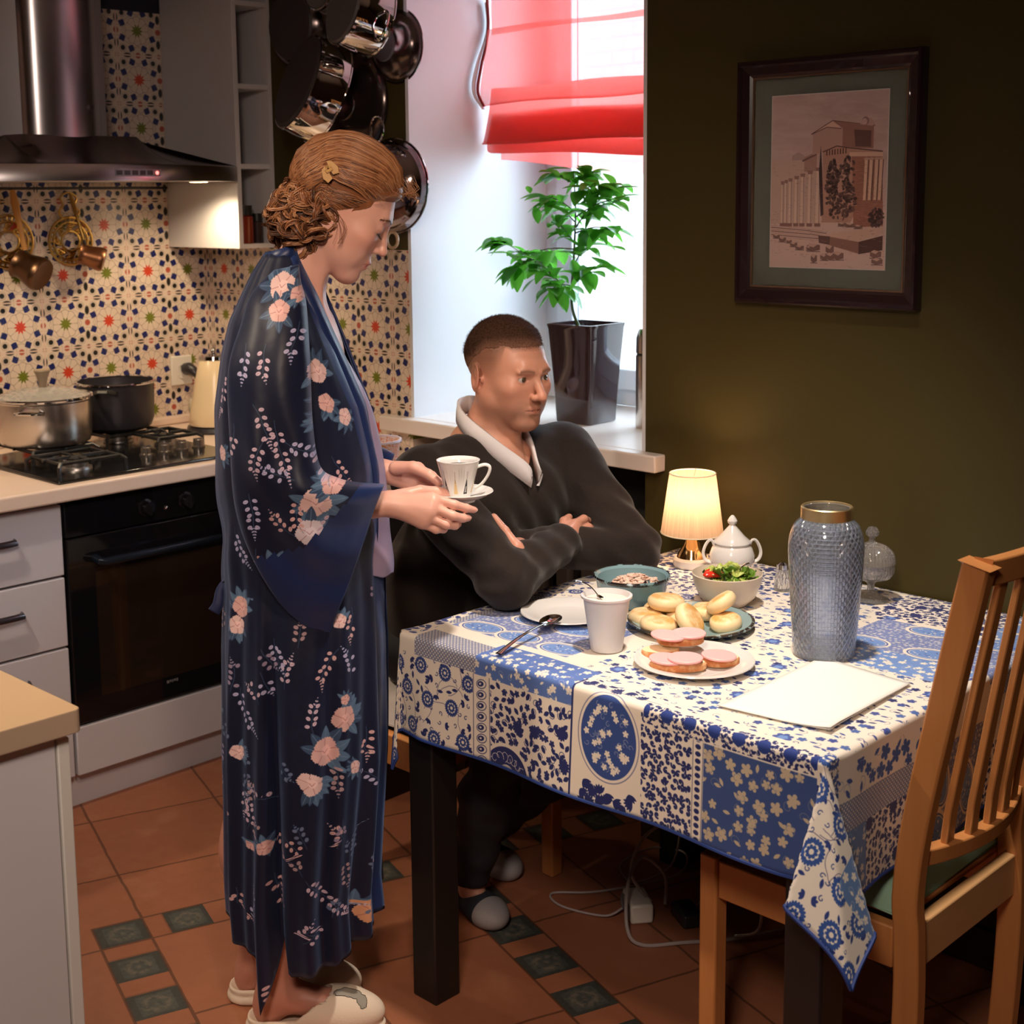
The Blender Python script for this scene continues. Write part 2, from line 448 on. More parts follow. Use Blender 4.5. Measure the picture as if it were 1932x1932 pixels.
# window: frame, sash, pane
WP = 3.25
fr = mat('white_window_frame', srgb(214, 222, 232), .3)
m = MB(); D = .07
for (a, b) in (((NX0+.001, NZ0+.001), (NX0+.075, NZ1)), ((NX1-.075, NZ0+.001), (NX1-.0, NZ1)), ((NX0+.075, NZ0+.001), (NX1-.075, NZ0+.055)), ((NX0+.075, NZ1-.06), (NX1-.075, NZ1))):
    m.box((a[0], WP+.0005, a[1]), (b[0], WP+D, b[1]))
wf = struct('window_1', m, fr, bevel=.004)
m = MB(); x0, x1, z0, z1 = NX0+.07, NX1-.06, NZ0+.05, NZ1-.05; sw = .062
for (a, b) in (((x0, z0), (x0+sw, z1)), ((x1-sw, z0), (x1, z1)), ((x0+sw, z0), (x1-sw, z0+sw)), ((x0+sw, z1-sw), (x1-sw, z1))):
    m.box((a[0], WP-.022, a[1]), (b[0], WP+.035, b[1]))
s_ = m.build('window_sash', fr, wf, bevel=.006)
MB().box((x0+sw, WP+.008, z0+sw), (x1-sw, WP+.012, z1-sw)).build('window_pane', NT('window_glass').set(base=(1, 1, 1), rough=0, trans=1, ior=1.02).m, wf, smooth=False)
# bright pale facade across the yard, seen through the panes
t = NT('pale_brick_facade'); p = t.pos()
bk = t.node('ShaderNodeTexBrick'); t.put(bk.inputs['Vector'], t.xyz(p[0]*1.0, p[2], 0.0)); bk.inputs['Scale'].default_value = 3.2
bk.inputs['Color1'].default_value = (.80, .82, .84, 1); bk.inputs['Color2'].default_value = (.76, .78, .80, 1); bk.inputs['Mortar'].default_value = (.66, .68, .72, 1)
t.link(bk.outputs[0], t.b.inputs['Base Color']); t.set(rough=.9)
fc = MB().box((-8, 6.5, -1), (3, 6.7, 3.2)).build('facade', t.m, None, smooth=False)
tag(fc, 'pale brick facade across the yard seen through the window', 'building')
# window sill board
m = MB(); m.box((NX0+.0005, WY, NZ0-.041), (NX1-.0005, WP+.01, NZ0)); m.box((NX0-.098, WY-.042, NZ0-.042), (NX1+.062, WY, NZ0))
o = m.build('window_sill', mat('cream_sill', srgb(224, 212, 204), .28), wf, bevel=.004)
# skirting along the olive wall
struct('baseboard_back', MB().box((NX1, WY-.014, 0), (1.6, WY, .085)), mat('brown_skirting', srgb(66, 42, 30), .5), bevel=.003)

# ================================================================= roman blind
def linen(name, thin):
    t = NT(name)
    p = t.pos(local=True)
    wv = t.noise(1, 3, .7, vec=t.xyz(p[0]*700, p[1]*90, p[2]*90))*.5+t.noise(1, 3, .7, vec=t.xyz(p[0]*90, p[1]*90, p[2]*700))*.5
    dif = t.node('ShaderNodeBsdfDiffuse'); tr = t.node('ShaderNodeBsdfTranslucent'); tp = t.node('ShaderNodeBsdfTransparent')
    t.put(dif.inputs[0], t.mix(wv, (.62, .12, .11), (.78, .2, .17))); t.put(tr.inputs[0], t.mix(wv, (.70, .085, .075), (.86, .17, .14)))
    tp.inputs[0].default_value = (1, .80, .77, 1)
    a = t.node('ShaderNodeMixShader'); a.inputs[0].default_value = .62; t.link(dif.outputs[0], a.inputs[1]); t.link(tr.outputs[0], a.inputs[2])
    b = t.node('ShaderNodeMixShader'); b.inputs[0].default_value = thin; t.link(a.outputs[0], b.inputs[1]); t.link(tp.outputs[0], b.inputs[2])
    t.link(b.outputs[0], t.t.nodes['Material Output'].inputs[0])
    return t.m
M_blind = linen('red_sheer_linen', .42); M_blind2 = linen('red_doubled_linen', .10)
YB = 2.985
bl = thing('roman_blind', 'red sheer roman blind half lowered over the window', 'blind', (0, 0, 0))
def sheet(prof, x0, x1, nx=26, amp=.006, seed=1, skew=0.0):
    rnd = random.Random(seed); P = []
    ph = [rnd.uniform(0, 6) for _ in range(4)]
    for i, (y, z) in enumerate(prof):
        row = []
        for j in range(nx+1):
            f = j/nx; x = x0+(x1-x0)*f
            row.append((x, y+amp*math.sin(f*7+ph[0]+z*9), z+skew*f*i/len(prof)+.003*math.sin(f*9+ph[1])))
        P.append(row)
    return P
X0, X1 = -2.935, NX1-.02
def bsm(pr, n=40): return [tuple(q) for q in spline(pr, n)]
m = MB(); m.grid(sheet(bsm([(YB+.01, 2.42), (YB, 2.3), (YB-.004, 2.14), (YB+.0, 2.06)]), X0+.012, X1)); m.build('upper_panel', M_blind, bl, angle=180)
m = MB(); m.grid(sheet(bsm([(YB, 2.075), (YB-.012, 1.99), (YB-.03, 1.90), (YB-.02, 1.862), (YB+.01, 1.868)]), X0, X1, seed=2, skew=.004)); m.build('middle_panel', M_blind, bl, angle=180)
m = MB(); m.grid(sheet(bsm([(YB+.01, 1.91), (YB+.0, 1.84), (YB-.02, 1.765), (YB-.03, 1.752), (YB-.01, 1.756), (YB+.01, 1.80), (YB+.012, 1.83)]), X0+.002, X1, seed=3, amp=.004, skew=-.0)); m.build('folded_panel', M_blind2, bl, angle=180)
m = MB(); m.grid(sheet(bsm([(YB+.012, 1.84), (YB-.005, 1.79), (YB-.012, 1.742), (YB-.0, 1.730), (YB+.015, 1.735), (YB+.02, 1.78)]), X0+.0, X1, seed=5, amp=.004, skew=-.045)); m.build('folded_panel', M_blind2, bl, angle=180)
m = MB(); m.grid(sheet(bsm([(YB+.022, 1.80), (YB+.02, 1.75), (YB+.02, 1.705)]), X0+.03, X1, seed=4, amp=.003, skew=-.075)); m.build('hem_panel', M_blind, bl, angle=180)
m = MB(); m.grid([[(x_, y_, z_) for x_ in (X0-.004, X0+.004)] for y_, z_ in bsm([(YB+.0, 2.42), (YB-.004, 2.2), (YB, 2.07), (YB-.03, 1.97), (YB-.045, 1.9), (YB-.02, 1.858)])])
m.build('side_trim', mat('dark_red_trim', (.30, .02, .02), .7), bl, solid=.004)
m = MB(); m.grid([[(X0-.008, y_+d_, z_) for d_ in (0, .018)] for y_, z_ in bsm([(YB-.004, 2.15), (YB+.0, 2.07), (YB-.045, 1.97), (YB-.06, 1.9), (YB-.02, 1.85)])])
m.build('side_tape', mat('white_tape', (.85, .86, .9), .6), bl, solid=.003)
MB().box((X0, YB-.01, 2.40), (X1, YB+.03, 2.44)).build('headrail', fr, bl, bevel=.004)
# ================================================================= kitchen run along the stove wall
M_top = mat('cream_worktop', srgb(226, 204, 188), .3, var=.03, bscale=30)
M_drawer = mat('grey_white_drawer_front', srgb(198, 196, 204), .38)
M_hnd = mat('brushed_dark_handle', (.10, .09, .10), .3, .9)
M_cab = mat('cabinet_body', srgb(200, 196, 196), .5)
t = thing('drawer_cabinet', 'white drawer cabinet with three dark bar handles, left of the black oven', 'cabinet', (-3.6, 1.47, 0))
lb(MB(), t, (-3.93, 1.18, .09), (-3.322, 1.775, .845)).build('body', M_cab, t)
lb(MB(), t, (-3.90, 1.18, 0), (-3.36, 1.775, .088)).build('plinth', M_cab, t)
for z0, z1, hz, hy in ((.647, .833, .762, 1.642), (.458, .641, .572, 1.650), (.10, .452, .388, 1.658)):
    d = lb(MB(), t, (-3.320, 1.183, z0), (-3.300, 1.773, z1)).build('drawer', M_drawer, t, bevel=.003)
    h = MB(); y0 = hy-.15; l = L(t)
    h.tube([Vector((-3.300, y0+.01, hz))-l, Vector((-3.278, y0+.02, hz))-l, Vector((-3.272, y0+.04, hz))-l, Vector((-3.272, hy-.03, hz))-l, Vector((-3.276, hy-.01, hz))-l, Vector((-3.300, hy, hz))-l], [.007, .009, .009, .009, .009, .006], 10, flat=.7)
    h.build('handle', M_hnd, d)
# worktop (continues round the corner along the window wall)
m = MB(); m.box((WX+.002, 1.10, .846), (-3.258, WY-.001, .885)); m.box((-3.258, 2.33, .846), (-2.74, WY-.001, .885))
tag(m.build('worktop', M_top, None, bevel=.006, seg=3), 'cream laminate worktop under the black gas hob', 'worktop')
m = MB(); m.box((WX+.001, 1.10, .8855), (-3.925, WY-.03, .912))
tag(m.build('worktop_upstand', M_top, None, bevel=.006), 'cream upstand strip where worktop meets the star tiles', 'trim')
t = thing('corner_cabinet', 'dark corner cabinet in shadow behind the woman in the robe', 'cabinet', (-3.3, 2.5, 0))
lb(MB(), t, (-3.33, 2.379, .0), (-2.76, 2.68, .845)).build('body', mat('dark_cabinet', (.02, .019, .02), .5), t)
lb(MB(), t, (-3.32, 2.376, .10), (-3.300, 2.379+.0, .84)).build('filler_panel', M_drawer, t)

# built in oven with a drawer below
t = thing('oven', 'black built-in oven with glass door and bar handle under the hob', 'oven', (-3.6, 2.077, 0)); l = L(t)
M_ovenglass = mat('black_oven_glass', (.006, .006, .008), .06, spec=.55)
lb(MB(), t, (-3.90, 1.782, .235), (-3.325, 2.374, .843)).build('body', M_blackmatte, t)
lb(MB(), t, (-3.325, 1.782, .742), (-3.300, 2.374, .843)).build('control_panel', M_ovenglass, t, bevel=.002)
dd = lb(MB(), t, (-3.325, 1.782, .238), (-3.298, 2.374, .738)).build('oven_door', M_ovenglass, t, bevel=.003)
lb(MB(), t, (-3.2979, 1.86, .30), (-3.2975, 2.30, .64)).build('door_window', mat('tinted_oven_window', (.02, .012, .008), .05, spec=.7), dd, smooth=False)
h = MB(); zz = .672
h.tube([Vector((-3.30, 1.862, zz+.004))-l, Vector((-3.262, 1.858, zz))-l, Vector((-3.258, 1.87, zz))-l, Vector((-3.258, 2.30, zz))-l, Vector((-3.262, 2.312, zz))-l, Vector((-3.30, 2.308, zz+.004))-l], .011, 12)
h.build('handle', mat('dark_blue_handle', (.02, .03, .05), .25, .6), dd)
for ky in (2.02, 2.146):
    k = MB(); M_ = align(Vector((-3.300, ky, .785))-l, Vector((-3.2, ky, .785))-l)
    k.lathe([(.024, 0), (.024, .004), (.018, .006), (.016, .024), (.0, .025)], 24, M=M_); k.box((-.003, -.018, .02), (.003, .018, .030), M=M_)
    k.build('knob', mat('oven_knob', (.02, .02, .025), .15, .5), t)
k = MB(); k.ball(Vector((-3.300, 2.083, .775))-l, .006, 12, 8); k.build('button', M_chrome, t)
m = MB()
for i, (a, b) in enumerate(((0, .008), (.010, .015), (.017, .020), (.022, .029), (.031, .036))): m.box(Vector((-3.2979, 2.060+a, .282+.002*(i % 2)))-l, Vector((-3.2974, 2.060+b, .290))-l)
m.build('logo', mat('grey_print', (.16, .16, .17), .4), dd, smooth=False)
t = thing('low_cabinet', 'low white cabinet with a drawer front beneath the black oven', 'cabinet', (-3.6, 2.077, 0)); l = L(t)
lb(MB(), t, (-3.322, 1.782, .098), (-3.300, 2.374, .230)).build('drawer_front', M_drawer, t, bevel=.003)
lb(MB(), t, (-3.88, 1.79, .098), (-3.322, 2.37, .225)).build('body', M_cab, t)
tag(lb(MB(), t, (-3.36, 1.777, 0), (-3.345, 2.68, .094)).build('plinth', M_drawer, t), 'white plinth board')

# gas hob
t = thing('gas_hob', 'black glass gas hob with iron grates and four knobs', 'hob', (-3.55, 2.055, .885)); l = L(t)
MB().box((-.245, -.288, 0), (.255, .290, .009)).build('glass_plate', M_blackenamel, t, bevel=.004)
BUR = [(-3.430, 1.895, .034), (-3.665, 1.935, .030), (-3.735, 2.205, .036), (-3.575, 2.262, .024)]
for bx, by, br in BUR:
    b = MB(); M_ = T(bx+3.55, by-2.055, .009)
    b.lathe([(br*1.25, 0), (br*1.2, .006), (br*.95, .008), (br*.95, .016), (br, .018), (br*1.02, .024), (br*.7, .027), (0, .027)], 32, M=M_)
    bb = b.build('burner', mat('burner_alloy', (.35, .33, .32), .35, .9), t)
    b = MB(); b.lathe([(br*.8, .0275), (br*.82, .031), (br*.5, .034), (0, .034)], 32, M=M_); b.build('burner_cap', M_blackmatte, bb)
def grate(cx, cy, hx, hy, z=.042):
    g = MB(); w_ = .0055
    for sx, sy in ((1, 1), (1, -1), (-1, 1), (-1, -1)):
        g.tube([(cx+sx*hx, cy+sy*hy, 0.008), (cx+sx*hx, cy+sy*hy, z-.008), (cx+sx*(hx-.01), cy+sy*(hy-.01), z)], w_, 6)
    g.tube([(cx-hx+.01, cy-hy+.01, z), (cx+hx-.01, cy-hy+.01, z), (cx+hx-.01, cy+hy-.01, z), (cx-hx+.01, cy+hy-.01, z)], w_, 6, closed=True)
    for a in (0, 1, 2, 3):
        dx, dy = ((1, 0), (-1, 0), (0, 1), (0, -1))[a]
        g.tube([(cx+dx*hx, cy+dy*hy, z), (cx+dx*.018, cy+dy*.018, z)], w_*.9, 6)
    return g
for (bx, by, br), hx, hy in zip(BUR, (.088, .11, .105, .085), (.098, .10, .098, .075)):
    grate(bx+3.55, by-2.055, hx, hy).build('pan_grate', M_blackmatte, t)
for i in range(4):
    k = MB(); M_ = T(-3.462+3.55, 2.130+i*.058-2.055, .009)
    k.lathe([(.019, 0), (.019, .004), (.0155, .006), (.0145, .022), (.012, .024), (0, .024)], 24, M=M_); k.box((-.004, -.014, .022), (.004, .014, .027), M=M_)
    k.build('knob', mat('hob_knob', (.22, .19, .17), .25, .7), t)

# stockpot and saucepan on the grates
ZP = .885+.0475
t = thing('stockpot', 'steel stockpot with glass lid on the left of the hob', 'pot', (-3.665, 1.935, ZP)); t.rotation_euler.z = R(-45)
m = MB(); m.lathe([(.0, 0), (.108, 0), (.122, .006), (.127, .018), (.128, .12), (.131, .124), (.131, .127), (.124, .126), (.122, .02), (0, .012)], 48)
m.build('pot_body', M_steelpot, t)
m = MB(); m.lathe([(.133, .128), (.133, .132), (.120, .136), (.08, .150), (.03, .157), (.012, .158), (.012, .155), (.08, .146), (.12, .132), (.128, .128)], 48, close=True)
ld = m.build('lid', NT('lid_glass').set(base=(.9, .88, .85), rough=.05, trans=.75, ior=1.45).m, t)
m = MB(); m.lathe([(.125, .127), (.136, .127), (.137, .131), (.134, .135), (.125, .134)], 48, close=True); m.build('lid_rim', M_chrome, ld)
m = MB(); m.lathe([(.010, .157), (.012, .172), (.016, .190), (.023, .203), (.022, .207), (.0, .200)], 20); m.build('lid_knob', mat('horn_knob', (.34, .26, .18), .4), ld)
for s in (-1, 1):
    m = MB(); m.tube([(s*.126, -.035, .100), (s*.150, -.032, .104), (s*.168, -.015, .106), (s*.168, .015, .106), (s*.150, .032, .104), (s*.126, .035, .100)], .0055, 8); m.build('side_handle', M_chrome, t)
t = thing('saucepan', 'dark grey non-stick saucepan without lid at the back of the hob', 'pot', (-3.735, 2.205, ZP)); t.rotation_euler.z = R(-45)
M_dgrey = mat('dark_grey_aluminium', (.055, .052, .062), .38, .5, bump=.03, bscale=300)
m = MB(); m.lathe([(0, 0), (.085, 0), (.100, .010), (.109, .035), (.112, .135), (.118, .139), (.118, .143), (.110, .141), (.106, .04), (.09, .012), (0, .008)], 48)
m.build('pot_body', M_dgrey, t)
m = MB(); m.lathe([(.110, .138), (.119, .138), (.120, .141), (.118, .145), (.110, .144)], 48, close=True); m.build('pot_rim', M_chrome, t)
for s in (-1, 1):
    m = MB(); m.tube([(s*.110, -.03, .118), (s*.135, -.026, .124), (s*.152, -.012, .128), (s*.152, .012, .128), (s*.135, .026, .124), (s*.110, .03, .118)], .008, 8, flat=.6); m.build('side_handle', M_blackmatte, t)

# kettle, half hidden by the robe
t = thing('kettle', 'cream conical kettle with steel lid at the right end of the worktop', 'kettle', (-3.72, 2.545, .885))
m = MB(); m.lathe([(.0, .022), (.082, .022), (.084, .03), (.078, .07), (.060, .16), (.046, .225), (.044, .228), (0, .228)], 40); m.build('kettle_body', mat('cream_enamel', srgb(236, 214, 176), .25), t)
m = MB(); m.lathe([(.088, 0), (.092, .006), (.088, .018), (0, .02)], 40); m.build('kettle_base', M_darkhandle, t)
m = MB(); m.lathe([(.047, .226), (.045, .236), (.02, .243), (.0, .244)], 32); m.ball((0, 0, .252), .010, 12, 8); m.build('kettle_lid', M_chrome, t)
m = MB(); m.tube([(.045, 0, .21), (.085, 0, .20), (.105, 0, .15), (.098, 0, .09), (.074, 0, .07)], .009, 8, flat=.7, M=RZ(R(60))); m.build('kettle_handle', M_darkhandle, t)
m = MB(); m.ball((0, 0, 0), (.012, .016, .03), 14, 10, M=RZ(R(-135)) @ T(.074, 0, .075)); m.build('water_gauge', NT('gauge').set(base=(.8, .75, .6), rough=.1, trans=.6).m, t)
# socket with plug and lead
t = thing('wall_socket', 'white double wall socket on the star tiles above the worktop', 'socket', (WX, 2.575, 1.055))
MB().box((0, -.040, -.048), (.010, .040, .048)).build('cover_plate', mat('socket_white', (.80, .76, .68), .35), t, bevel=.004)
m = MB(); m.lathe([(.0, .0102), (.026, .0102), (.028, .0125), (.020, .0125), (.019, .010)], 24, M=RY(PI/2) @ T(0, .006, 0)); m.build('socket_insert', mat('socket_white', (.8, .76, .68), .35), t)
t = thing('power_plug', 'black plug with lead pushed into the white wall socket', 'plug', (WX+.013, 2.588, 1.06))
m = MB(); m.tube([(0, 0, 0), (.018, 0, .002), (.034, .004, -.004), (.046, .012, -.022), (.05, .016, -.045)], [.019, .020, .016, .010, .006], 14); m.build('plug_body', M_darkhandle, t)
m = MB(); m.tube(spline([(.05, .016, -.045), (.055, .02, -.09), (.05, .02, -.125), (.045, .01, -.150), (.05, -.01, -.160), (.06, -.03, -.1655)], 20), .0032, 8); m.build('power_lead', M_darkhandle, t)

# ================================================================= hood, upper cabinet, open shelf
t = thing('range_hood', 'stainless steel range hood with curved front above the hob', 'extractor hood', (WX+.002, 2.10, 1.655)); hx = .002+WX
M_hood = NT('hood_steel'); p = M_hood.pos(local=True)
n = M_hood.noise(1, 4, .7, vec=M_hood.xyz(p[0]*8, p[1]*8, p[2]*300)); M_hood.set(base=(.66, .62, .64), metal=1.0, rough=.26); M_hood = M_hood.m
N = 40; fr_ = []
for i in range(N+1):
    f = -1+2*i/N; fr_.append((.385+.135*(1-f*f), .449*f))
m = MB(); P = []
for z, k in ((0, 0), (.001, .004), (.042, .004), (.046, 0)):
    P.append([(x-.0+k, y, z) for x, y in fr_])
m.grid(P)
o = m.build('front_band', M_hood, t, angle=60)
# sloping canopy from the band up to the chimney
m = MB(); rows = []
for j in range(11):
    g = j/10; zz = .046+.085*g**1.5
    rows.append([(x*(1-g)+(.275 if abs(y) < .2 else .20)*g*1.0, y*(1-g)+max(-.19, min(.19, y))*g, zz) for x, y in fr_])
m.grid(rows); m.add([(0, -.449, .046), (.385, -.449, .046), (.2, -.19, .131), (0, -.19, .131)], [(0, 1, 2, 3)]); m.add([(0, .449, .046), (.385, .449, .046), (.2, .19, .131), (0, .19, .131)], [(3, 2, 1, 0)])
m.build('canopy', mat('dark_steel_canopy', (.20, .17, .18), .22, 1.0), t, angle=50)
m = MB(); m.prism([(0, -.449)]+fr_+[(0, .449)], .004, .008); m.box((0, -.449, .0), (.385, -.445, .046)); m.box((0, .445, .0), (.385, .449, .046))
m.build('underside', mat('hood_underside', (.6, .55, .5), .4, .8), t, smooth=False)
# chimney: rounded steel front with darker side sheets
m = MB(); rows = []
for z in (.12, 1.0):
    row = [(0, -.205, z), (.18, -.205, z)]
    for i in range(25):
        a = PI*(i/24); row.append((.225+.060*math.sin(a)**.8, -.118*math.cos(a)-.03, z))
    row += [(.19, .135, z), (0, .135, z)]; rows.append(row)
m.grid(rows); m.build('chimney', M_hood, t, angle=40)
m = MB(); m.box((.0, .1355, .12), (.175, .139, 1.0)); m.build('chimney_seam', M_chrome, t)
m = MB(); m.lathe([(0, 0), (.0065, 0), (.0065, .002), (0, .002)], 16, M=align((.282, .035, .21), (.4, .04, .21))); m.build('badge', M_chrome, t)
cp = MB(); 
def onband(y, z, e): 
    f = y/.449; return (.385+.135*(1-f*f)+.004+e, y, z)
rows = [[onband(-.045+.145*i/16, z, .0012) for i in range(17)] for z in (.013, .032)]
cp.grid(rows); cpo = cp.build('control_strip', mat('control_grey', (.30, .26, .30), .4, .4), t)
for i in range(5):
    y = -.032+i*.024; q = onband(y, .0225, .0016); m = MB(); m.box((q[0]-.001, y-.009, .0165), (q[0]+.0012, y+.009, .0285)); m.build('control_button', mat('button_dark', (.07, .055, .07), .35), cpo, bevel=.001)
q = onband(.088, .0225, .002); m = MB(); m.ball(q, (.003, .005, .005), 12, 8); m.build('indicator_light', NT('red_led').set(base=(.8, .05, .05), em=(1, .12, .10), ems=4.0).m, cpo)
for ly in (-.33, .33):
    m = MB(); m.lathe([(.030, .0035), (.034, .001), (.030, -.001), (.026, .0)], 28, M=T(.36, ly, 0)); lo = m.build('lamp_ring', M_chrome, t)
    m = MB(); m.lathe([(.0, -.0012), (.026, -.0012), (.026, .002), (0, .002)], 28, M=T(.36, ly, 0)); m.build('lamp_lens', NT('lamp_lens').set(base=(1, .9, .7), em=(1, .78, .45), ems=14).m, lo)
light('hood_lamp', 'SPOT', (hx+.36, 2.10+.33, 1.648), 8.5, (1, .76, .48), look=(hx+.34, 2.10+.36, .9), spot_size=R(150), spot_blend=.6, shadow_soft_size=.02)
light('hood_lamp', 'SPOT', (hx+.36, 2.10-.33, 1.648), 8.5, (1, .76, .48), look=(hx+.34, 2.10-.33, .9), spot_size=R(150), spot_blend=.6, shadow_soft_size=.02)

t = thing('wall_cabinet', 'white wall cabinet with open spice shelves facing the room, beside the hood', 'cabinet', (-3.76, 2.62, 1.455)); l = L(t)
cz0, cz1, cx0, cx1, cy0, cy1 = 1.455, 2.50, WX+.003, -3.572, 2.553, WY-.003
m = MB(); lb(m, t, (cx0, cy0, cz0), (cx1, cy0+.016, cz1)); m.build('side_panel', M_white, t, bevel=.001)
m = MB(); lb(m, t, (cx0, cy1-.014, cz0), (cx1, cy1, cz1)); m.build('side_panel', M_white, t)
m = MB(); lb(m, t, (-3.80, cy0+.016, cz0), (-3.79, cy1-.014, cz1)); m.build('back_panel', mat('shelf_back', (.12, .10, .11), .6), t)
for z in (1.455, 1.694, 1.930, 2.172):
    m = MB(); lb(m, t, (-3.79, cy0+.016, z), (cx1-.001, cy1-.014, z+.014)); m.build('shelf', M_white, t)
m = MB(); lb(m, t, (cx0, cy0, 2.5), (cx1, cy1, 2.515)); m.build('top_panel', M_white, t)
def jar(x, y, z, r, h, col, lab, lid):
    t = thing('spice_jar', lab, 'jar', (x, y, z), group='spice jars on the open shelf')
    m = MB(); m.lathe([(0, 0), (r, 0), (r, h*.7), (r*.8, h*.74), (0, h*.74)], 24); m.build('jar_glass', col, t)
    m = MB(); m.lathe([(0, h*.742), (r*.92, h*.742), (r*.92, h), (0, h)], 24); m.build('jar_lid', lid, t)
Mred = mat('paprika_jar', srgb(120, 40, 24), .2); Mbl = mat('black_lid', (.01, .01, .01), .4)
jar(-3.62, 2.605, 1.4695, .030, .115, Mred, 'red spice jar with black lid at the front of the lowest shelf', Mbl)
jar(-3.62, 2.656, 1.4695, .018, .09, mat('dark_jar', (.04, .02, .02), .2), 'small dark spice jar beside the red jar on the lowest shelf', Mbl)
jar(-3.69, 2.60, 1.708+.0005, .026, .08, mat('green_jar', (.02, .025, .02), .2), 'dark spice jar in shadow on the second shelf', Mbl)
# cream rounded board standing in the corner behind the woman
t = MB(); M_ = T(-3.47, 2.655, 1.53)
pr = [(.0, -.012), (.060, -.012), (.068, -.006), (.068, .006), (.060, .012), (0, .012)]
t.lathe(pr, 40, M=M_ @ RX(PI/2), sx=1.0, sy=1.3)
tag(t.build('hanging_board', mat('cream_board', srgb(208, 186, 150), .5), None), 'cream rounded board hanging behind the woman\'s neck', 'board')

# ================================================================= brass trivets and coffee pots hung below the hood
def trivet(y, z, r, lab, ang=0):
    t = thing('brass_trivet', lab, 'trivet', (WX+.012, y, z), group='brass trivets hung on the star tiles')
    m = MB(); M_ = RY(PI/2)@RZ(ang)
    def ring(rr, w_): m.tube([(rr*math.cos(2*PI*k/48), rr*math.sin(2*PI*k/48), 0) for k in range(48)], w_, 6, closed=True, M=M_)
    ring(r, .0045); ring(r*.80, .0035); ring(r*.42, .0035)
    for k in range(28):
        a = 2*PI*k/28; m.tube([(r*.8*math.cos(a), r*.8*math.sin(a), 0), (r*math.cos(a), r*math.sin(a), 0)], .0028, 5, M=M_)
    for k in range(8):
        a = 2*PI*k/8; c_, s_ = math.cos(a), math.sin(a); pts = []
        for i in range(9):
            f = i/8; rr = r*(.42+.38*f); b = a+.32*math.sin(PI*f*2)
            pts.append((rr*math.cos(b), rr*math.sin(b), 0))
        m.tube(pts, .0034, 5, M=M_)
        m.tube([(r*.61*c_+r*.10*math.cos(q), r*.61*s_+r*.10*math.sin(q), 0) for q in [2*PI*j/10 for j in range(10)]], .0028, 5, closed=True, M=M_)
    m.build('filigree_plate', M_brass, t)
    m = MB(); m.tube(spline([(0, -.022, r*.98), (0, -.034, r*1.25), (0, -.020, r*1.5), (0, -.026, r*1.85), (0, 0, r*2.05), (0, .026, r*1.85), (0, .020, r*1.5), (0, .034, r*1.25), (0, .022, r*.98)], 40), .0035, 6); m.build('trivet_handle', M_brass, t)
    return t
trivet(2.00, 1.488, .076, 'left brass filigree trivet behind the wooden handled coffee pot')
trivet(2.200, 1.484, .071, 'right brass filigree trivet behind the small coffee pot with metal handle')
def cezve(A, B, base_dir, rb, rn, hh, lab, hm, mm, hr):
    t = thing('coffee_pot', lab, 'coffee pot', A, group='long handled coffee pots under the hood')
    A = Vector(A); B = Vector(B)-A; d = Vector(base_dir).normalized()
    m = MB(); n_ = 9; m.tube([B*(i/(n_-1)) for i in range(n_)], [hr*q for q in (.7, 1.1, 1.3, 1.15, .9, .8, .8, .9, .8)], 10, flat=.8); m.build('handle', hm, t)
    side = d.cross(Vector((0, 1, 0))).normalized()
    up = (Vector((0, 0, 1))-d*d.z).normalized()
    c0 = B-up*(rn+.004)-d*.004
    m = MB(); M_ = align(c0, c0+d)
    m.lathe([(rn*1.15, 0), (rn, hh*.12), (rn*1.02, hh*.3), (rb, hh*.75), (rb*1.02, hh*.9), (rb*.93, hh), (rb*.80, hh*.985), (0, hh*.97), (0, hh*.93), (rb*.9, hh*.85), (rn*.9, hh*.2), (rn*1.05, 0)], 32, M=M_); m.build('pot_bowl', mm, t)
    m = MB(); m.tube([B-B.normalized()*.01, B+d*.006-up*.012, c0+up*rn], .005, 8); m.build('bracket', M_blackmatte, t)
cezve((-3.925, 2.012, 1.638), (-3.905, 2.030, 1.463), (.80, .42, -.42), .050, .040, .085, 'dark copper coffee pot with pale wooden handle, hung at the far left', mat('pale_wood_handle', srgb(204, 146, 78), .5), mat('dark_bronze', (.15, .085, .05), .35, 1.0, bump=.1, bscale=40), .0095)
cezve((-3.925, 2.196, 1.628), (-3.90, 2.222, 1.478), (.55, .78, -.30), .036, .030, .072, 'small copper coffee pot with slim brass handle, hung right of the wooden one', M_brass, M_copper, .0055)
m = MB(); m.tube([(WX+.022, 1.30, 1.642), (WX+.022, 2.54, 1.642)], .004, 8)
tag(m.build('hanging_rail', M_blackmatte, None), 'thin rail on the tiles just under the hood', 'rail')

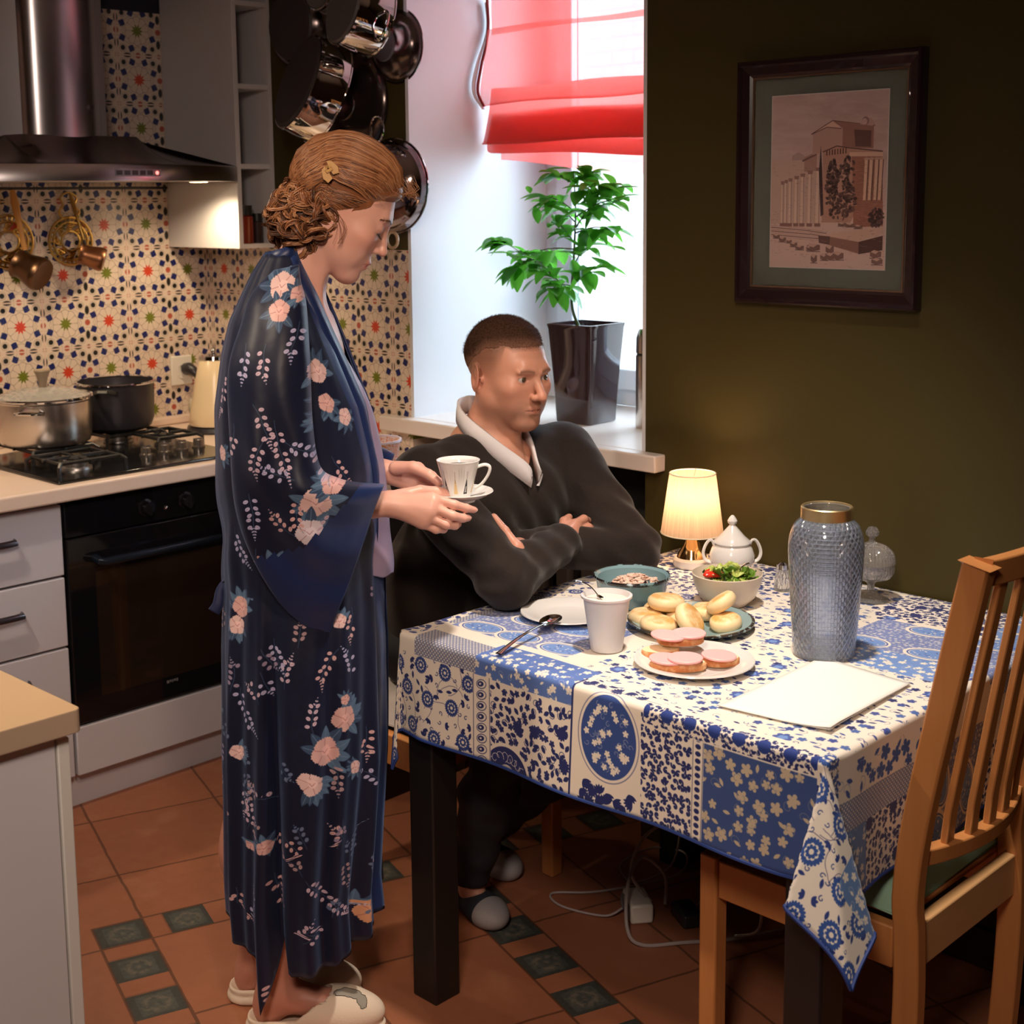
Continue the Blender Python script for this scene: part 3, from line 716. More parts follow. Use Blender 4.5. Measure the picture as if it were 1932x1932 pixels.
# ================================================================= pots and pans hung over the corner
M_base = mat('dark_pan_base', (.045, .036, .038), .5)
M_mirror = mat('mirror_steel', (.72, .70, .70), .035, 1.0)
def pan(name, lab, c, nrm, rb, rr, dep, side, base, ring=True, cat='pan', loop=None, roll=0, edge=.006):
    """c centre of the base disc, nrm the way the base faces; the opening faces the wall"""
    t = thing(name, lab, cat, c, group='pots and pans hung on the corner wall')
    n_ = Vector(nrm).normalized(); M_ = (-n_).to_track_quat('Z', 'Y').to_matrix().to_4x4()
    m = MB(); m.lathe([(0, 0), (rb*.95, 0), (rb, edge), (rb, edge*1.01)], 56, M=M_); m.build('pan_base', base, t)
    m = MB(); e = edge
    prof = [(rb, e)] + [(rb+(rr-rb)*(1-(1-f)**2), e+(dep-e)*f) for f in (.15, .3, .5, .75, 1)] + [(rr+.004, dep), (rr+.004, dep+.003), (rr-.002, dep+.002), (rr-.004, dep-.003), (rb-.002, e+.006), (0, e+.006)]
    m.lathe(prof, 56, M=M_); sd = m.build('pan_side', side, t)
    if ring:
        m = MB(); m.lathe([(rb+.001, e-.001), (rb+.005, e), (rb+.006, e+.008), (rb+.001, e+.010)], 56, M=M_, close=True); m.build('base_ring', M_chrome, t)
    if loop:
        for a in loop:
            m = MB(); q = R(a); u = Vector((math.cos(q), math.sin(q), 0)); v = Vector((-u.y, u.x, 0)); z = Vector((0, 0, dep*.75))
            pts = [u*(rr-.006)-v*.038+z, u*(rr+.022)-v*.036+z*.95, u*(rr+.042)-v*.018+z*.9, u*(rr+.042)+v*.018+z*.9, u*(rr+.022)+v*.036+z*.95, u*(rr-.006)+v*.038+z]
            m.tube(spline([tuple(p) for p in pts], 24), .0042, 8, M=M_); m.build('loop_handle', M_chrome, t)
    return t
pan('frying_pan', 'dark pan at the upper left corner of the hanging pots', (-3.385, 2.62, 2.10), (.02, -1, .0), .098, .125, .055, M_dsteel, M_base, ring=False)
pan('small_pan', 'small grey pan with a pale rim at the top between two pans', (-3.17, 2.55, 2.165), (.1, -1, .05), .045, .052, .05, mat('pale_grey_rim', (.30, .27, .28), .3, .6), mat('grey_base', (.12, .11, .115), .4), ring=True, cat='pan')
pan('saucepan', 'mirror polished saucepan at the top right of the hanging pots', (-2.965, 2.470, 2.095), (-.24, -1, .26), .092, .098, .105, M_mirror, mat('grey_base', (.12, .11, .115), .4), loop=[200])
pan('mixing_bowl', 'dark steel bowl beneath the polished saucepan at the top right', (-3.00, 2.64, 2.015), (.0, -1, .02), .045, .098, .055, M_dsteel, mat('grey_base', (.1, .09, .1), .4), ring=False, cat='bowl')
pan('casserole', 'large mirror steel casserole with black base hung in the middle', (-3.205, 2.500, 1.925), (-.30, -1, .40), .132, .144, .095, M_mirror, M_base, loop=[98])
pan('wok', 'large dark steel wok hung behind the mirror steel casserole', (-3.19, 2.65, 1.870), (.0, -1, .02), .05, .145, .04, M_dsteel, M_dsteel, ring=False)
pan('sieve_pan', 'shiny steel pan with ring handles hung behind the woman\'s forehead', (-2.985, 2.590, 1.635), (.05, -1, .02), .075, .128, .07, mat('half_dark_steel', (.30, .26, .27), .10, 1.0), mat('half_dark_steel', (.30, .26, .27), .10, 1.0), ring=False)
for o in C.objects[:]:
    pass
# ring handles above and below that pan, wall hooks
m = MB()
def rngs(cx, cz, r, w_, y=2.60, sq=1.0): m.tube([(cx+r*math.cos(a), y, cz+r*sq*math.sin(a)) for a in [2*PI*k/28 for k in range(28)]], w_, 8, closed=True)
rngs(-2.985, 1.786, .026, .0032, sq=1.35); tag(m.build('hanging_ring', M_chrome, None), 'steel ring above the pan behind the woman\'s forehead', 'ring')
m = MB(); rngs(-2.965, 1.487, .022, .0045, y=2.63, sq=1.0); tag(m.build('hanging_ring', mat('cream_ring', srgb(180, 150, 120), .4), None), 'cream ring near the woman\'s nose below the pan', 'ring')
m = MB(); m.box((-3.55, WY-.012, 2.17), (-2.99, WY-.001, 2.20))
for x in (-3.45, -3.3, -3.15, -3.02): m.tube([(x, WY-.012, 2.18), (x, WY-.05, 2.175), (x, WY-.06, 2.16), (x, WY-.065, 2.185)], .003, 6)
tag(m.build('hook_rail', M_blackmatte, None), 'black hook rail carrying the pots on the corner wall', 'rail')
# patterned plastic tub on the corner worktop
t = NT('fruit_print'); p = t.pos(local=True)
v = t.node('ShaderNodeTexVoronoi'); v.inputs['Scale'].default_value = 26; c1 = t.mix(t.ss(E(t, v.outputs['Distance']), .40, .52), t.mix(t.noise(8, 1, vec=t.vec), srgb(226, 70, 40), srgb(240, 190, 90)), srgb(235, 215, 215))
t.set(base=c1, rough=.3, trans=.2)
o = thing('plastic_tub', 'plastic tub printed with red and yellow fruit behind the man\'s shoulder', 'tub', (-2.86, 2.46, .885))
m = MB(); m.lathe([(0, 0), (.055, 0), (.058, .004), (.068, .075), (.066, .075), (.056, .006), (0, .004)], 36); m.build('tub_body', t.m, o)
m = MB(); m.lathe([(.067, .074), (.072, .074), (.072, .080), (.066, .080)], 36, close=True); m.build('tub_rim', mat('pale_lilac_rim', (.75, .68, .75), .3), o)

# ================================================================= low cabinet in the near left corner of the frame
t = thing('island_cabinet', 'low white cabinet with wooden worktop in the near left corner', 'cabinet', (-2.4, .7, 0)); l = L(t)
M_fgw = mat('light_wood_worktop', srgb(222, 188, 148), .42, var=.06, bscale=6)
edge_ = mat('worktop_edge_laminate', srgb(190, 164, 138), .5, var=.05, bscale=12)
m = MB()
P = rrect(-3.0, .38, -1.792, .978, .012)
m.prism([(x-l.x, y-l.y) for x, y in P], .849, .884, 0); m.mi = [1 if i >= 2 else 0 for i in range(len(m.mi))]
m.build('worktop', [M_fgw, edge_], t, bevel=.002, smooth=False)
lb(MB(), t, (-2.98, .42, .10), (-1.815, .945, .848)).build('body', M_white, t, bevel=.001)
lb(MB(), t, (-2.396, .948, .10), (-1.813, .967, .838)).build('cabinet_door', mat('cream_white_door', srgb(226, 222, 214), .35), t, bevel=.002)
lb(MB(), t, (-2.98, .948, .10), (-2.400, .967, .838)).build('cabinet_door', mat('cream_white_door', srgb(226, 222, 214), .35), t, bevel=.002)
lb(MB(), t, (-2.95, .45, 0), (-1.84, .92, .10)).build('plinth', M_white, t)
# ================================================================= printed patterns, drawn by code
class Canvas:
    """metric canvas: (x0,y0) lower left corner, s pixels per metre"""
    def __init__(s, x0, y0, x1, y1, ppm, col):
        s.x0, s.y0, s.s = x0, y0, ppm; s.w = int((x1-x0)*ppm); s.h = int((y1-y0)*ppm); s.x1, s.y1 = x1, y1
        s.a = np.empty((s.h, s.w, 3), np.float32); s.a[:] = col; s.clip = None
    def _win(s, xa, ya, xb, yb):
        if s.clip: xa = max(xa, s.clip[0]); ya = max(ya, s.clip[1]); xb = min(xb, s.clip[2]); yb = min(yb, s.clip[3])
        i0 = max(0, int((xa-s.x0)*s.s)); i1 = min(s.w, int((xb-s.x0)*s.s)+1); j0 = max(0, int((ya-s.y0)*s.s)); j1 = min(s.h, int((yb-s.y0)*s.s)+1)
        if i1 <= i0 or j1 <= j0: return None
        X = s.x0+(np.arange(i0, i1)+.5)/s.s; Y = s.y0+(np.arange(j0, j1)+.5)/s.s
        return i0, i1, j0, j1, X[None, :], Y[:, None]
    def put(s, q, m, col):
        i0, i1, j0, j1 = q[:4]; m = np.clip(m, 0, 1)[..., None]
        s.a[j0:j1, i0:i1] = s.a[j0:j1, i0:i1]*(1-m)+np.array(col, np.float32)*m
    def rect(s, xa, ya, xb, yb, col):
        q = s._win(xa, ya, xb, yb)
        if q: s.a[q[2]:q[3], q[0]:q[1]] = col
    def ell(s, cx, cy, rx, ry, ang, col, al=1.0):
        r = max(rx, ry)+1.5/s.s; q = s._win(cx-r, cy-r, cx+r, cy+r)
        if not q: return
        c_, s_ = math.cos(ang), math.sin(ang); X = q[4]-cx; Y = q[5]-cy; u = (X*c_+Y*s_)/rx; v = (-X*s_+Y*c_)/ry
        s.put(q, (1-np.sqrt(u*u+v*v))*min(rx, ry)*s.s+.5, col) if al == 1 else s.put(q, np.clip((1-np.sqrt(u*u+v*v))*min(rx, ry)*s.s+.5, 0, 1)*al, col)
    def leaf(s, x, y, ln, wd, ang, col, mid=None):
        """pointed leaf starting at (x,y)"""
        c_, s_ = math.cos(ang), math.sin(ang); q = s._win(x-ln*1.1, y-ln*1.1, x+ln*1.1, y+ln*1.1)
        if not q: return
        X = q[4]-x; Y = q[5]-y; u = (X*c_+Y*s_)/ln; v = -X*s_+Y*c_
        half = wd*.5*np.sin(np.clip(u, 0, 1)*PI)**.8
        m = (half-np.abs(v))*s.s+.5; m = np.where((u > 0) & (u < 1), m, 0); s.put(q, m, col)
        if mid is not None: s.put(q, np.where((u > .05) & (u < .9), (.0006-np.abs(v))*s.s+.5, 0)*.8, mid)
    def rose(s, cx, cy, r, n, ang, col, depth=.25, ruff=0, ruffa=.05):
        q = s._win(cx-r*1.3, cy-r*1.3, cx+r*1.3, cy+r*1.3)
        if not q: return
        X = q[4]-cx; Y = q[5]-cy; rr = np.hypot(X, Y); th = np.arctan2(Y, X)-ang
        R_ = r*(1-depth+depth*np.abs(np.cos(th*n/2))**.7+(ruffa*np.sin(th*ruff) if ruff else 0))
        s.put(q, (R_-rr)*s.s+.5, col)
    def line(s, pts, w, col, al=1.0):
        P = np.array(pts, float); lo = P.min(0)-w; hi = P.max(0)+w; q = s._win(lo[0], lo[1], hi[0], hi[1])
        if not q: return
        d = np.full((q[3]-q[2], q[1]-q[0]), 1e9)
        for (ax, ay), (bx, by) in zip(P[:-1], P[1:]):
            dx, dy = bx-ax, by-ay; L2 = dx*dx+dy*dy+1e-12
            t = np.clip(((q[4]-ax)*dx+(q[5]-ay)*dy)/L2, 0, 1); d = np.minimum(d, np.hypot(q[4]-ax-t*dx, q[5]-ay-t*dy))
        s.put(q, ((w/2-d)*s.s+.5)*al if al == 1 else np.clip((w/2-d)*s.s+.5, 0, 1)*al, col)
    def poly(s, pts, col, al=1.0):
        P = np.array(pts, float); lo = P.min(0); hi = P.max(0); q = s._win(lo[0], lo[1], hi[0], hi[1])
        if not q: return
        X = np.broadcast_to(q[4], (q[3]-q[2], q[1]-q[0])); Y = np.broadcast_to(q[5], X.shape); ins = np.zeros(X.shape, bool)
        n = len(P)
        for i in range(n):
            x1, y1 = P[i]; x2, y2 = P[(i+1) % n]
            if y1 == y2: continue
            ins ^= ((Y < y1) != (Y < y2)) & (X < (x2-x1)*(Y-y1)/(y2-y1)+x1)
        s.put(q, ins.astype(float)*al, col)
    def curl(s, x, y, r, ang, col, w=.0012, turn=1.6, sgn=1):
        pts = []
        for i in range(14):
            f = i/13; a = ang+sgn*turn*PI*f; rr = r*(1-.8*f)
            pts.append((x+rr*math.cos(a), y+rr*math.sin(a)))
        s.line(pts, w, col)
    def image(s, name):
        im = bpy.data.images.new(name, s.w, s.h); px = np.ones((s.h, s.w, 4), np.float32); px[..., :3] = np.clip(s.a, 0, 1)
        im.pixels.foreach_set(px.ravel()); im.update(); im.pack(); return im
def c8(r, g, b): return (r/255, g/255, b/255)
def cloth_uv(o, cv, fn):
    """uv layer from a per-vertex metric coordinate"""
    me = o.data; uv = me.uv_layers.new(name='UVMap'); n = len(me.loops); idx = np.empty(n, np.int32); me.loops.foreach_get('vertex_index', idx)
    q = np.array(fn, np.float32)[idx]; q[:, 0] = (q[:, 0]-cv.x0)/(cv.x1-cv.x0); q[:, 1] = (q[:, 1]-cv.y0)/(cv.y1-cv.y0)
    uv.data.foreach_set('uv', q.ravel())
def img_node(t, im):
    n = t.node('ShaderNodeTexImage'); n.image = im; n.extension = 'EXTEND'; n.interpolation = 'Cubic'; t.link(t.node('ShaderNodeUVMap').outputs[0], n.inputs[0]); return E(t, n.outputs[0])
# ================================================================= dining table
TX0, TX1, TY0, TY1 = -2.012, -1.075, 1.795, 2.676
ZT = .765
t = thing('dining_table', 'dining table with square black legs under the blue and white cloth', 'table', (-1.54, 2.23, 0)); l = L(t)
M_blk = mat('black_stained_wood', (.012, .010, .010), .4, bump=.05, bscale=60)
lb(MB(), t, (TX0, TY0, .722), (TX1, TY1, .7595)).build('tabletop', M_blk, t, bevel=.004)
lb(MB(), t, (TX0+.03, TY0+.03, .66), (TX1-.03, TY1-.03, .7215)).build('apron', M_blk, t)
for x in (TX0, TX1-.068):
    for y in (TY0+.003, TY1-.071): lb(MB(), t, (x, y, 0), (x+.068, y+.068, .7215)).build('leg', M_blk, t, bevel=.004)

# ---- printed tablecloth: the print first
rnd = random.Random(7)
cream, navy, mid, lightb, grey = c8(236, 226, 212), c8(34, 44, 104), c8(74, 104, 168), c8(112, 146, 206), c8(128, 134, 160)
cv = Canvas(-.26, -.26, 1.26, 1.20, 1350, cream)
def fill(x0, y0, x1, y1, col): cv.clip = (x0, y0, x1, y1); cv.rect(x0, y0, x1, y1, col)
def jit(x0, y0, x1, y1, st, j=.35):
    ny = max(1, int((y1-y0)/st)); nx = max(1, int((x1-x0)/st))
    for a in range(ny+1):
        for b in range(nx+1):
            yield x0+(b+.5*(a % 2)+rnd.uniform(-j, j))*st, y0+(a+rnd.uniform(-j, j))*st
def p_dense(x0, y0, x1, y1, col=navy, st=.014, base=cream):
    fill(x0, y0, x1, y1, base)
    for x, y in jit(x0, y0, x1, y1, st):
        a = rnd.uniform(0, 6.3); k = rnd.random()
        if k < .25:
            for q in range(3): cv.leaf(x, y, st*.62, st*.36, a+q*.75-.75, col)
        elif k < .8: cv.leaf(x-st*.35*math.cos(a), y-st*.35*math.sin(a), st*.95, st*.55, a, col)
        else: cv.rose(x, y, st*.45, 5, a, col, .5)
        if rnd.random() < .5: cv.curl(x, y, st*.5, a+1, col, .0012)
    for x, y in jit(x0, y0, x1, y1, .05, .25):
        if rnd.random() < .35: cv.rose(x, y, .013, 12, 0, col, .3)
def p_scroll(x0, y0, x1, y1, col=navy):
    fill(x0, y0, x1, y1, cream)
    for x, y in jit(x0, y0, x1, y1, .012, .3):
        a = rnd.uniform(0, 6.3); cv.curl(x, y, .0065, a, col, .0036, 1.1, rnd.choice((-1, 1)))
        cv.ell(x, y, .0032, .0026, a, col)
def p_vine(x0, y0, x1, y1, col=navy, fl=c8(44, 66, 132), big=.017):
    fill(x0, y0, x1, y1, cream)
    n = max(1, int((x1-x0)*(y1-y0)/.006))
    for k in range(n*2):
        pts = []; x, y = rnd.uniform(x0, x1), rnd.uniform(y0, y1); a = rnd.uniform(0, 6.3)
        for i in range(16): pts.append((x, y)); a += rnd.uniform(-.1, .45); x += .006*math.cos(a); y += .006*math.sin(a)
        cv.line(pts, .0010, c8(88, 84, 120))
    for x, y in jit(x0, y0, x1, y1, .021, .35):
        a = rnd.uniform(0, 6.3); k = rnd.random()
        if k < .45:
            for q in (-.8, 0, .8): cv.leaf(x, y, .0105, .0058, a+q, col)
        elif k < .75: cv.curl(x, y, .005, a, col, .0014)
        else: cv.leaf(x, y, .015, .006, a, col)
    for x, y in jit(x0, y0, x1, y1, .068, .2):
        cv.rose(x, y, big, 22, 0, fl, .16); cv.rose(x, y, big*.62, 9, 0, cream, .2); cv.rose(x, y, big*.5, 9, .2, fl, .3); cv.ell(x, y, big*.2, big*.2, 0, cream)
def p_sprinkle(x0, y0, x1, y1):
    fill(x0, y0, x1, y1, cream)
    for x, y in jit(x0, y0, x1, y1, .022, .4):
        a = rnd.uniform(-.6, .6)+rnd.choice((0, PI)); k = rnd.random(); c_ = rnd.choice((c8(60, 78, 150), navy, mid))
        if k < .3: cv.rose(x, y, .0085, 5, a, c_, .45)
        elif k < .8: cv.leaf(x, y, .014, .0052, a, c_)
        else: cv.curl(x, y, .006, a, c_, .0012)
        if rnd.random() < .4: cv.curl(x, y, .008, a+1.5, c8(120, 124, 150), .0010)
    for x, y in jit(x0, y0, x1, y1, .11, .25): cv.rose(x, y, .017, 7, rnd.random(), c8(66, 88, 158), .35); cv.rose(x, y, .009, 5, 0, lightb, .3)
def p_bluefl(x0, y0, x1, y1, base=mid, col=cream, st=.019, r=.0075):
    fill(x0, y0, x1, y1, base)
    for x, y in jit(x0, y0, x1, y1, st, .35):
        a = rnd.uniform(0, 6.3); k = rnd.random()
        if k < .6: cv.rose(x, y, r*rnd.uniform(.8, 1.2), 5, a, col, .55)
        else: cv.leaf(x, y, r*1.4, r*.6, a, col)
        if rnd.random() < .6: cv.curl(x, y, r*1.1, a, tuple(.5*q+.5*w_ for q, w_ in zip(base, col)), .0009)
def p_lattice(x0, y0, x1, y1, base=grey, col=cream, st=.0085):
    fill(x0, y0, x1, y1, base)
    q = cv._win(x0, y0, x1, y1)
    if q:
        u = (q[4]+q[5])/st; v = (q[4]-q[5])/st
        m = (np.hypot(np.mod(u, 1)-.5, np.mod(v, 1)-.5) < .27).astype(float); cv.put(q, m, col)
def p_paisley(x0, y0, x1, y1, st=.105, base=lightb):
    p_bluefl(x0, y0, x1, y1, c8(120, 134, 186), c8(206, 206, 210), .010, .0036)
    for x, y in jit(x0+.05, y0+.03, x1-.02, y1, st, .06):
        a = .15; cv.ell(x, y, .052, .034, a, cream); cv.ell(x+.001, y, .046, .028, a, c8(66, 88, 160)); cv.ell(x+.001, y, .043, .026, a, cream); cv.ell(x+.001, y, .041, .024, a, base)
        for k in range(26):
            b = rnd.uniform(0, 6.3); rr = rnd.random()**.5
            cv.ell(x+.035*rr*math.cos(b), y+.019*rr*math.sin(b), .0022, .0014, b, rnd.choice((cream, c8(66, 88, 160))))
def p_col(x0, y0, x1, y1):
    fill(x0, y0, x1, y1, cream); y = y0+.012; cx = (x0+x1)/2
    while y < y1:
        cv.ell(cx, y, .013, .009, .3, navy); cv.ell(cx, y, .0115, .0076, .3, cream); cv.ell(cx-.002, y, .008, .005, .3, navy); cv.ell(cx-.003, y, .003, .002, .3, cream); y += .021
    for x in (x0+.001, x1-.001): cv.line([(x, y0), (x, y1)], .0016, c8(80, 80, 120))
cv.rect(-.3, -.3, 2, 2, cream)
# top centre first, patches over it
p_sprinkle(.40, .02, .95, .50); p_sprinkle(.30, .30, .70, .95); p_dense(-.26, .0, .03, 1.2, c8(52, 66, 132), .02)
p_lattice(.02, .10, .05, .6); p_paisley(.04, .09, .34, .34); p_bluefl(.205, -.045, .443, .068, c8(88, 118, 186)); p_lattice(.04, -.045, .205, .045)
p_vine(.02, .36, .30, .66, c8(44, 58, 124)); p_dense(0, .62, .34, 1.2, c8(38, 50, 110), .016)
p_bluefl(.66, .42, .93, .52, lightb); p_paisley(.64, .52, .96, .70, .13); p_dense(.60, .72, .84, 1.2, navy, .013); p_bluefl(.84, .70, 1.1, 1.2, c8(120, 150, 204)); p_lattice(.93, .56, .99, .70, c8(150, 160, 190))
# front drop
p_vine(-.26, -.26, .198, -.042, navy); p_col(.199, -.26, .242, -.043)
p_dense(.243, -.26, .443, -.045, navy, .0155)
cv.clip = (.243, -.26, .443, -.045); cv.ell(.285, -.215, .062, .058, 0, cream); cv.ell(.285, -.215, .055, .051, 0, navy); 
for k in range(9): cv.curl(.285+.04*math.cos(.35*k), -.215+.034*math.sin(.35*k), .012, k, cream, .0012)
cv.ell(.285, -.215, .02, .018, 0, cream)
fill(.443, -.26, .595, .03, cream); cv.line([(.445, -.26), (.445, .03)], .004, navy)
for k in range(26):
    a = rnd.uniform(0, 6.3); x, y = rnd.uniform(.455, .59), rnd.choice((rnd.uniform(.0, .03), rnd.uniform(-.21, -.165), rnd.uniform(-.21, -.165)))
    for q in (-.7, -.35, 0, .35, .7): cv.leaf(x, y, .018, .006, a+q, navy)
cv.ell(.526, -.080, .066, .081, 0, c8(130, 130, 160)); cv.ell(.526, -.080, .064, .079, 0, cream); cv.ell(.526, -.080, .059, .074, 0, c8(52, 78, 146))
for k in range(60):
    b = rnd.uniform(0, 6.3); rr = rnd.random()**.5*.9; x, y = .526+.053*rr*math.cos(b), -.080+.068*rr*math.sin(b)
    (cv.rose(x, y, .0065, 5, b, cream, .55) if k % 2 else cv.curl(x, y, .006, b, c8(160, 164, 190), .001))
p_scroll(.595, -.26, .700, -.018, navy)
fill(.700, -.26, .724, -.01, cream)
for y in np.arange(-.25, -.02, .012): cv.ell(.712, y, .0055, .0042, 0, navy)
for x in (.702, .722): cv.line([(x, -.26), (x, -.01)], .0012, c8(90, 90, 120))
p_bluefl(.724, -.26, .96, -.036, c8(62, 84, 142), c8(200, 184, 160), .026, .0105)
p_dense(.60, -.034, .96, .008, navy, .009)
for x in np.arange(.60, .96, .047): cv.ell(x, -.012, .012, .012, 0, c8(36, 58, 130))
cv.clip = None; cv.line([(.70, -.036), (.96, -.036)], .0016, cream); cv.line([(.41, .012), (.62, .012)], .0016, c8(120, 124, 150))
# right drop and the hanging corner
p_vine(.93, -.26, 1.26, .02, c8(44, 62, 130), c8(52, 84, 156), .021)
p_bluefl(.965, .02, 1.02, .30, cream, c8(44, 82, 160), .03, .013)
p_lattice(1.02, -.02, 1.07, .30, c8(132, 138, 168)); p_dense(1.07, .10, 1.26, 1.0, navy, .012); p_bluefl(1.07, -.12, 1.26, .10, c8(96, 130, 184)); p_paisley(1.02, .30, 1.26, .5)
cv.clip = None
IM_cloth = cv.image('tablecloth_print')
t = NT('printed_cotton'); c_ = img_node(t, IM_cloth); p = t.pos(); n = t.noise(900, 2, vec=t.vec)
t.set(base=c_, rough=.62, spec=.25, sheen=.15); t.bump(n, .05, .001); M_cloth = t.m
# ---- the cloth itself
DF, DL, DR, DB = .205, .20, .245, .012   # drops: front, left, right, back (wall side lies flat)
er = .010
def corner_path(keys):
    ph = [k[0] for k in keys]
    def f(phi):
        i = 0
        while i < len(ph)-2 and phi > ph[i+1]: i += 1
        g = (phi-ph[i])/(ph[i+1]-ph[i]); g = g*g*(3-2*g)*.5+g*.5
        a, b = keys[i][1], keys[i+1][1]; return (a[0]+(b[0]-a[0])*g, a[1]+(b[1]-a[1])*g)
    return f
er_, ec_ = Vector((.708, .706, 0)), Vector((.706, -.708, 0))
PB = corner_path([(0, (0, 0)), (22, (-.31, .15)), (48, (.05, .32)), (68, (.27, .14)), (90, (0, 0))])
PA = corner_path([(0, (0, 0)), (25, (.05, .10)), (45, (-.12, .06)), (65, (-.10, .0)), (90, (0, 0))])
def cloth_pt(p, q):
    """cloth coordinate (origin at the near left table corner) -> world"""
    W_, D_ = TX1-TX0, TY1-TY0
    dx = -p if p < 0 else (p-W_ if p > W_ else 0); dy = -q if q < 0 else 0
    sx = -1 if p < 0 else 1
    x = TX0+min(max(p, 0), W_); y = TY0+min(max(q, 0), TY1+DB-TY0); z = ZT
    def drop(d):            # distance over the edge -> outward, down
        if d < er*PI/2: a = d/er; return er*math.sin(a), er*(1-math.cos(a))
        return er, er+d-er*PI/2
    if dx > 0 and dy > 0:
        rho = math.hypot(dx, dy); phi = math.degrees(math.atan2(dx, dy)); o, dn = drop(rho)
        k = (PB if sx > 0 else PA)(phi); s_ = max(0, rho-.02)
        v = er_*k[0]*s_+ec_*k[1]*s_
        if sx < 0: v = Vector((-abs(v.x), -abs(v.y)*.6, 0))*.9
        a = R(phi); x += sx*o*math.sin(a)+v.x; y += -o*math.cos(a)+v.y
        if sx > 0: dn *= 1.0
        return (x, y, z-dn)
    if dx > 0:
        o, dn = drop(dx); k = dn/.25; o += .012*k*(1+math.sin(q*19+1.3*sx))*.6 if True else 0
        f = min(1, q/.05); return (x+sx*o*f+sx*er*(1-f), y, z-dn)
    if dy > 0:
        o, dn = drop(dy); k = dn/.2; w_ = min(1, p/.06)*min(1, (TX1-TX0-p)/.06); o += .010*k*(1+math.sin(p*17+.4))*.6*w_
        return (x, y-o, z-dn)
    return (x, y, z+.0006*math.sin(p*23+q*11))
def axis_samples(lo, a, b, hi, st):
    s_ = list(np.arange(lo, a-1e-6, st)); s_ += list(np.linspace(a-er*1.6, a, 5)) if lo < a else []
    s_ += list(np.arange(a+st/2, b-st/2, st)); s_ += list(np.linspace(b, b+er*1.6, 5)) if hi > b+.02 else [b]
    s_ += list(np.arange(b+st, hi+1e-6, st)) if hi > b+.02 else []
    s_ += [hi]; return sorted(set(round(float(v), 5) for v in s_))
ps = axis_samples(-DL, 0, TX1-TX0, TX1-TX0+DR, .009); qs = axis_samples(-DF, 0, TY1-TY0, TY1-TY0+DB, .009)
m = MB(); P = []; uvp = []
for q in qs:
    row = []
    for p in ps: row.append(cloth_pt(p, q)); uvp.append((p, q))
    P.append(row)
m.grid(P)
o = m.build('tablecloth', M_cloth, None, angle=180); cloth_uv(o, cv, uvp)
q = o.modifiers.new('s', 'SOLIDIFY'); q.thickness = .0012; q.offset = -1
tag(o, 'blue and white patchwork print tablecloth with a hanging corner fold', 'tablecloth')
m = MB(); b_ = [cloth_pt(p, -DF) for p in ps]+[cloth_pt(TX1-TX0+DR, q) for q in qs if q > -DF+.001]
m.tube(b_, .0032, 6); m.tube([cloth_pt(-DL, q) for q in qs], .0032, 6); m.build('hem_binding', mat('navy_binding', srgb(34, 60, 128), .6), o)

# ================================================================= things on the table
def put(name, label, cat, x, y, z=ZT+.0012, rz=0, group=None): return thing(name, label, cat, (x, y, z), rz, group)
# lamp
t = put('table_lamp', 'small table lamp with pleated cream shade and brass foot, lit', 'lamp', -1.893, 2.566)
m = MB(); m.lathe([(0, 0), (.040, 0), (.042, .004), (.042, .016), (.037, .021), (0, .021)], 40); m.build('lamp_base', mat('marble_white', (.75, .70, .66), .25), t)
m = MB(); m.lathe([(0, .0212), (.034, .0212), (.031, .030), (.020, .047), (.012, .066), (.009, .078), (.009, .095), (0, .095)], 40); m.build('brass_foot', mat('polished_brass', (.88, .58, .28), .12, 1.0), t)
tt = NT('pleated_shade'); p = tt.pos(local=True); an = tt.math('ARCTAN2', p[1], p[0]); pl = tt.noise(1, 3, .6, vec=tt.xyz(an*46.0, p[2]*6, 0.0)); 
df = tt.node('ShaderNodeBsdfDiffuse'); tr = tt.node('ShaderNodeBsdfTranslucent'); mx = tt.node('ShaderNodeMixShader'); mx.inputs[0].default_value = .5
cc = tt.mix(pl, (.26, .19, .14), (.60, .47, .37)); tt.put(df.inputs[0], cc); tt.put(tr.inputs[0], cc); tt.link(df.outputs[0], mx.inputs[1]); tt.link(tr.outputs[0], mx.inputs[2]); tt.link(mx.outputs[0], tt.t.nodes['Material Output'].inputs[0])
m = MB(); rows = []
for j in range(9):
    f = j/8; r0 = .0700+(.0515-.0700)*f; z = .078+.136*f
    rows.append([(r0*(1+.008*math.cos(k*1.0*PI))*math.cos(2*PI*k/144), r0*(1+.008*math.cos(k*1.0*PI))*math.sin(2*PI*k/144), z) for k in range(144)])
m.grid(rows, wrap=True); sh = m.build('lamp_shade', tt.m, t, angle=180)
m = MB()
for r_, z in ((.0702, .078), (.0517, .214)): m.tube([(r_*math.cos(2*PI*k/60), r_*math.sin(2*PI*k/60), z) for k in range(60)], .0014, 6, closed=True)
for k in range(4): a = PI*k/2+.5; m.tube([(.0516*math.cos(a), .0516*math.sin(a), .214), (.0, .0, .196)], .001, 5)
m.build('shade_wire', mat('cream_wire', (.7, .6, .45), .5), sh)
m = MB(); m.ball((0, 0, .140), (.014, .014, .019), 20, 14); m.tube([(0, 0, .095), (0, 0, .123)], .008, 12)
m.build('bulb', NT('lit_bulb').set(base=(1, .8, .5), em=(1, .72, .36), ems=14).m, t)
light('lamp_bulb', 'POINT', (-1.893, 2.566, ZT+.165), 1.5, (1, .62, .36), shadow_soft_size=.02)

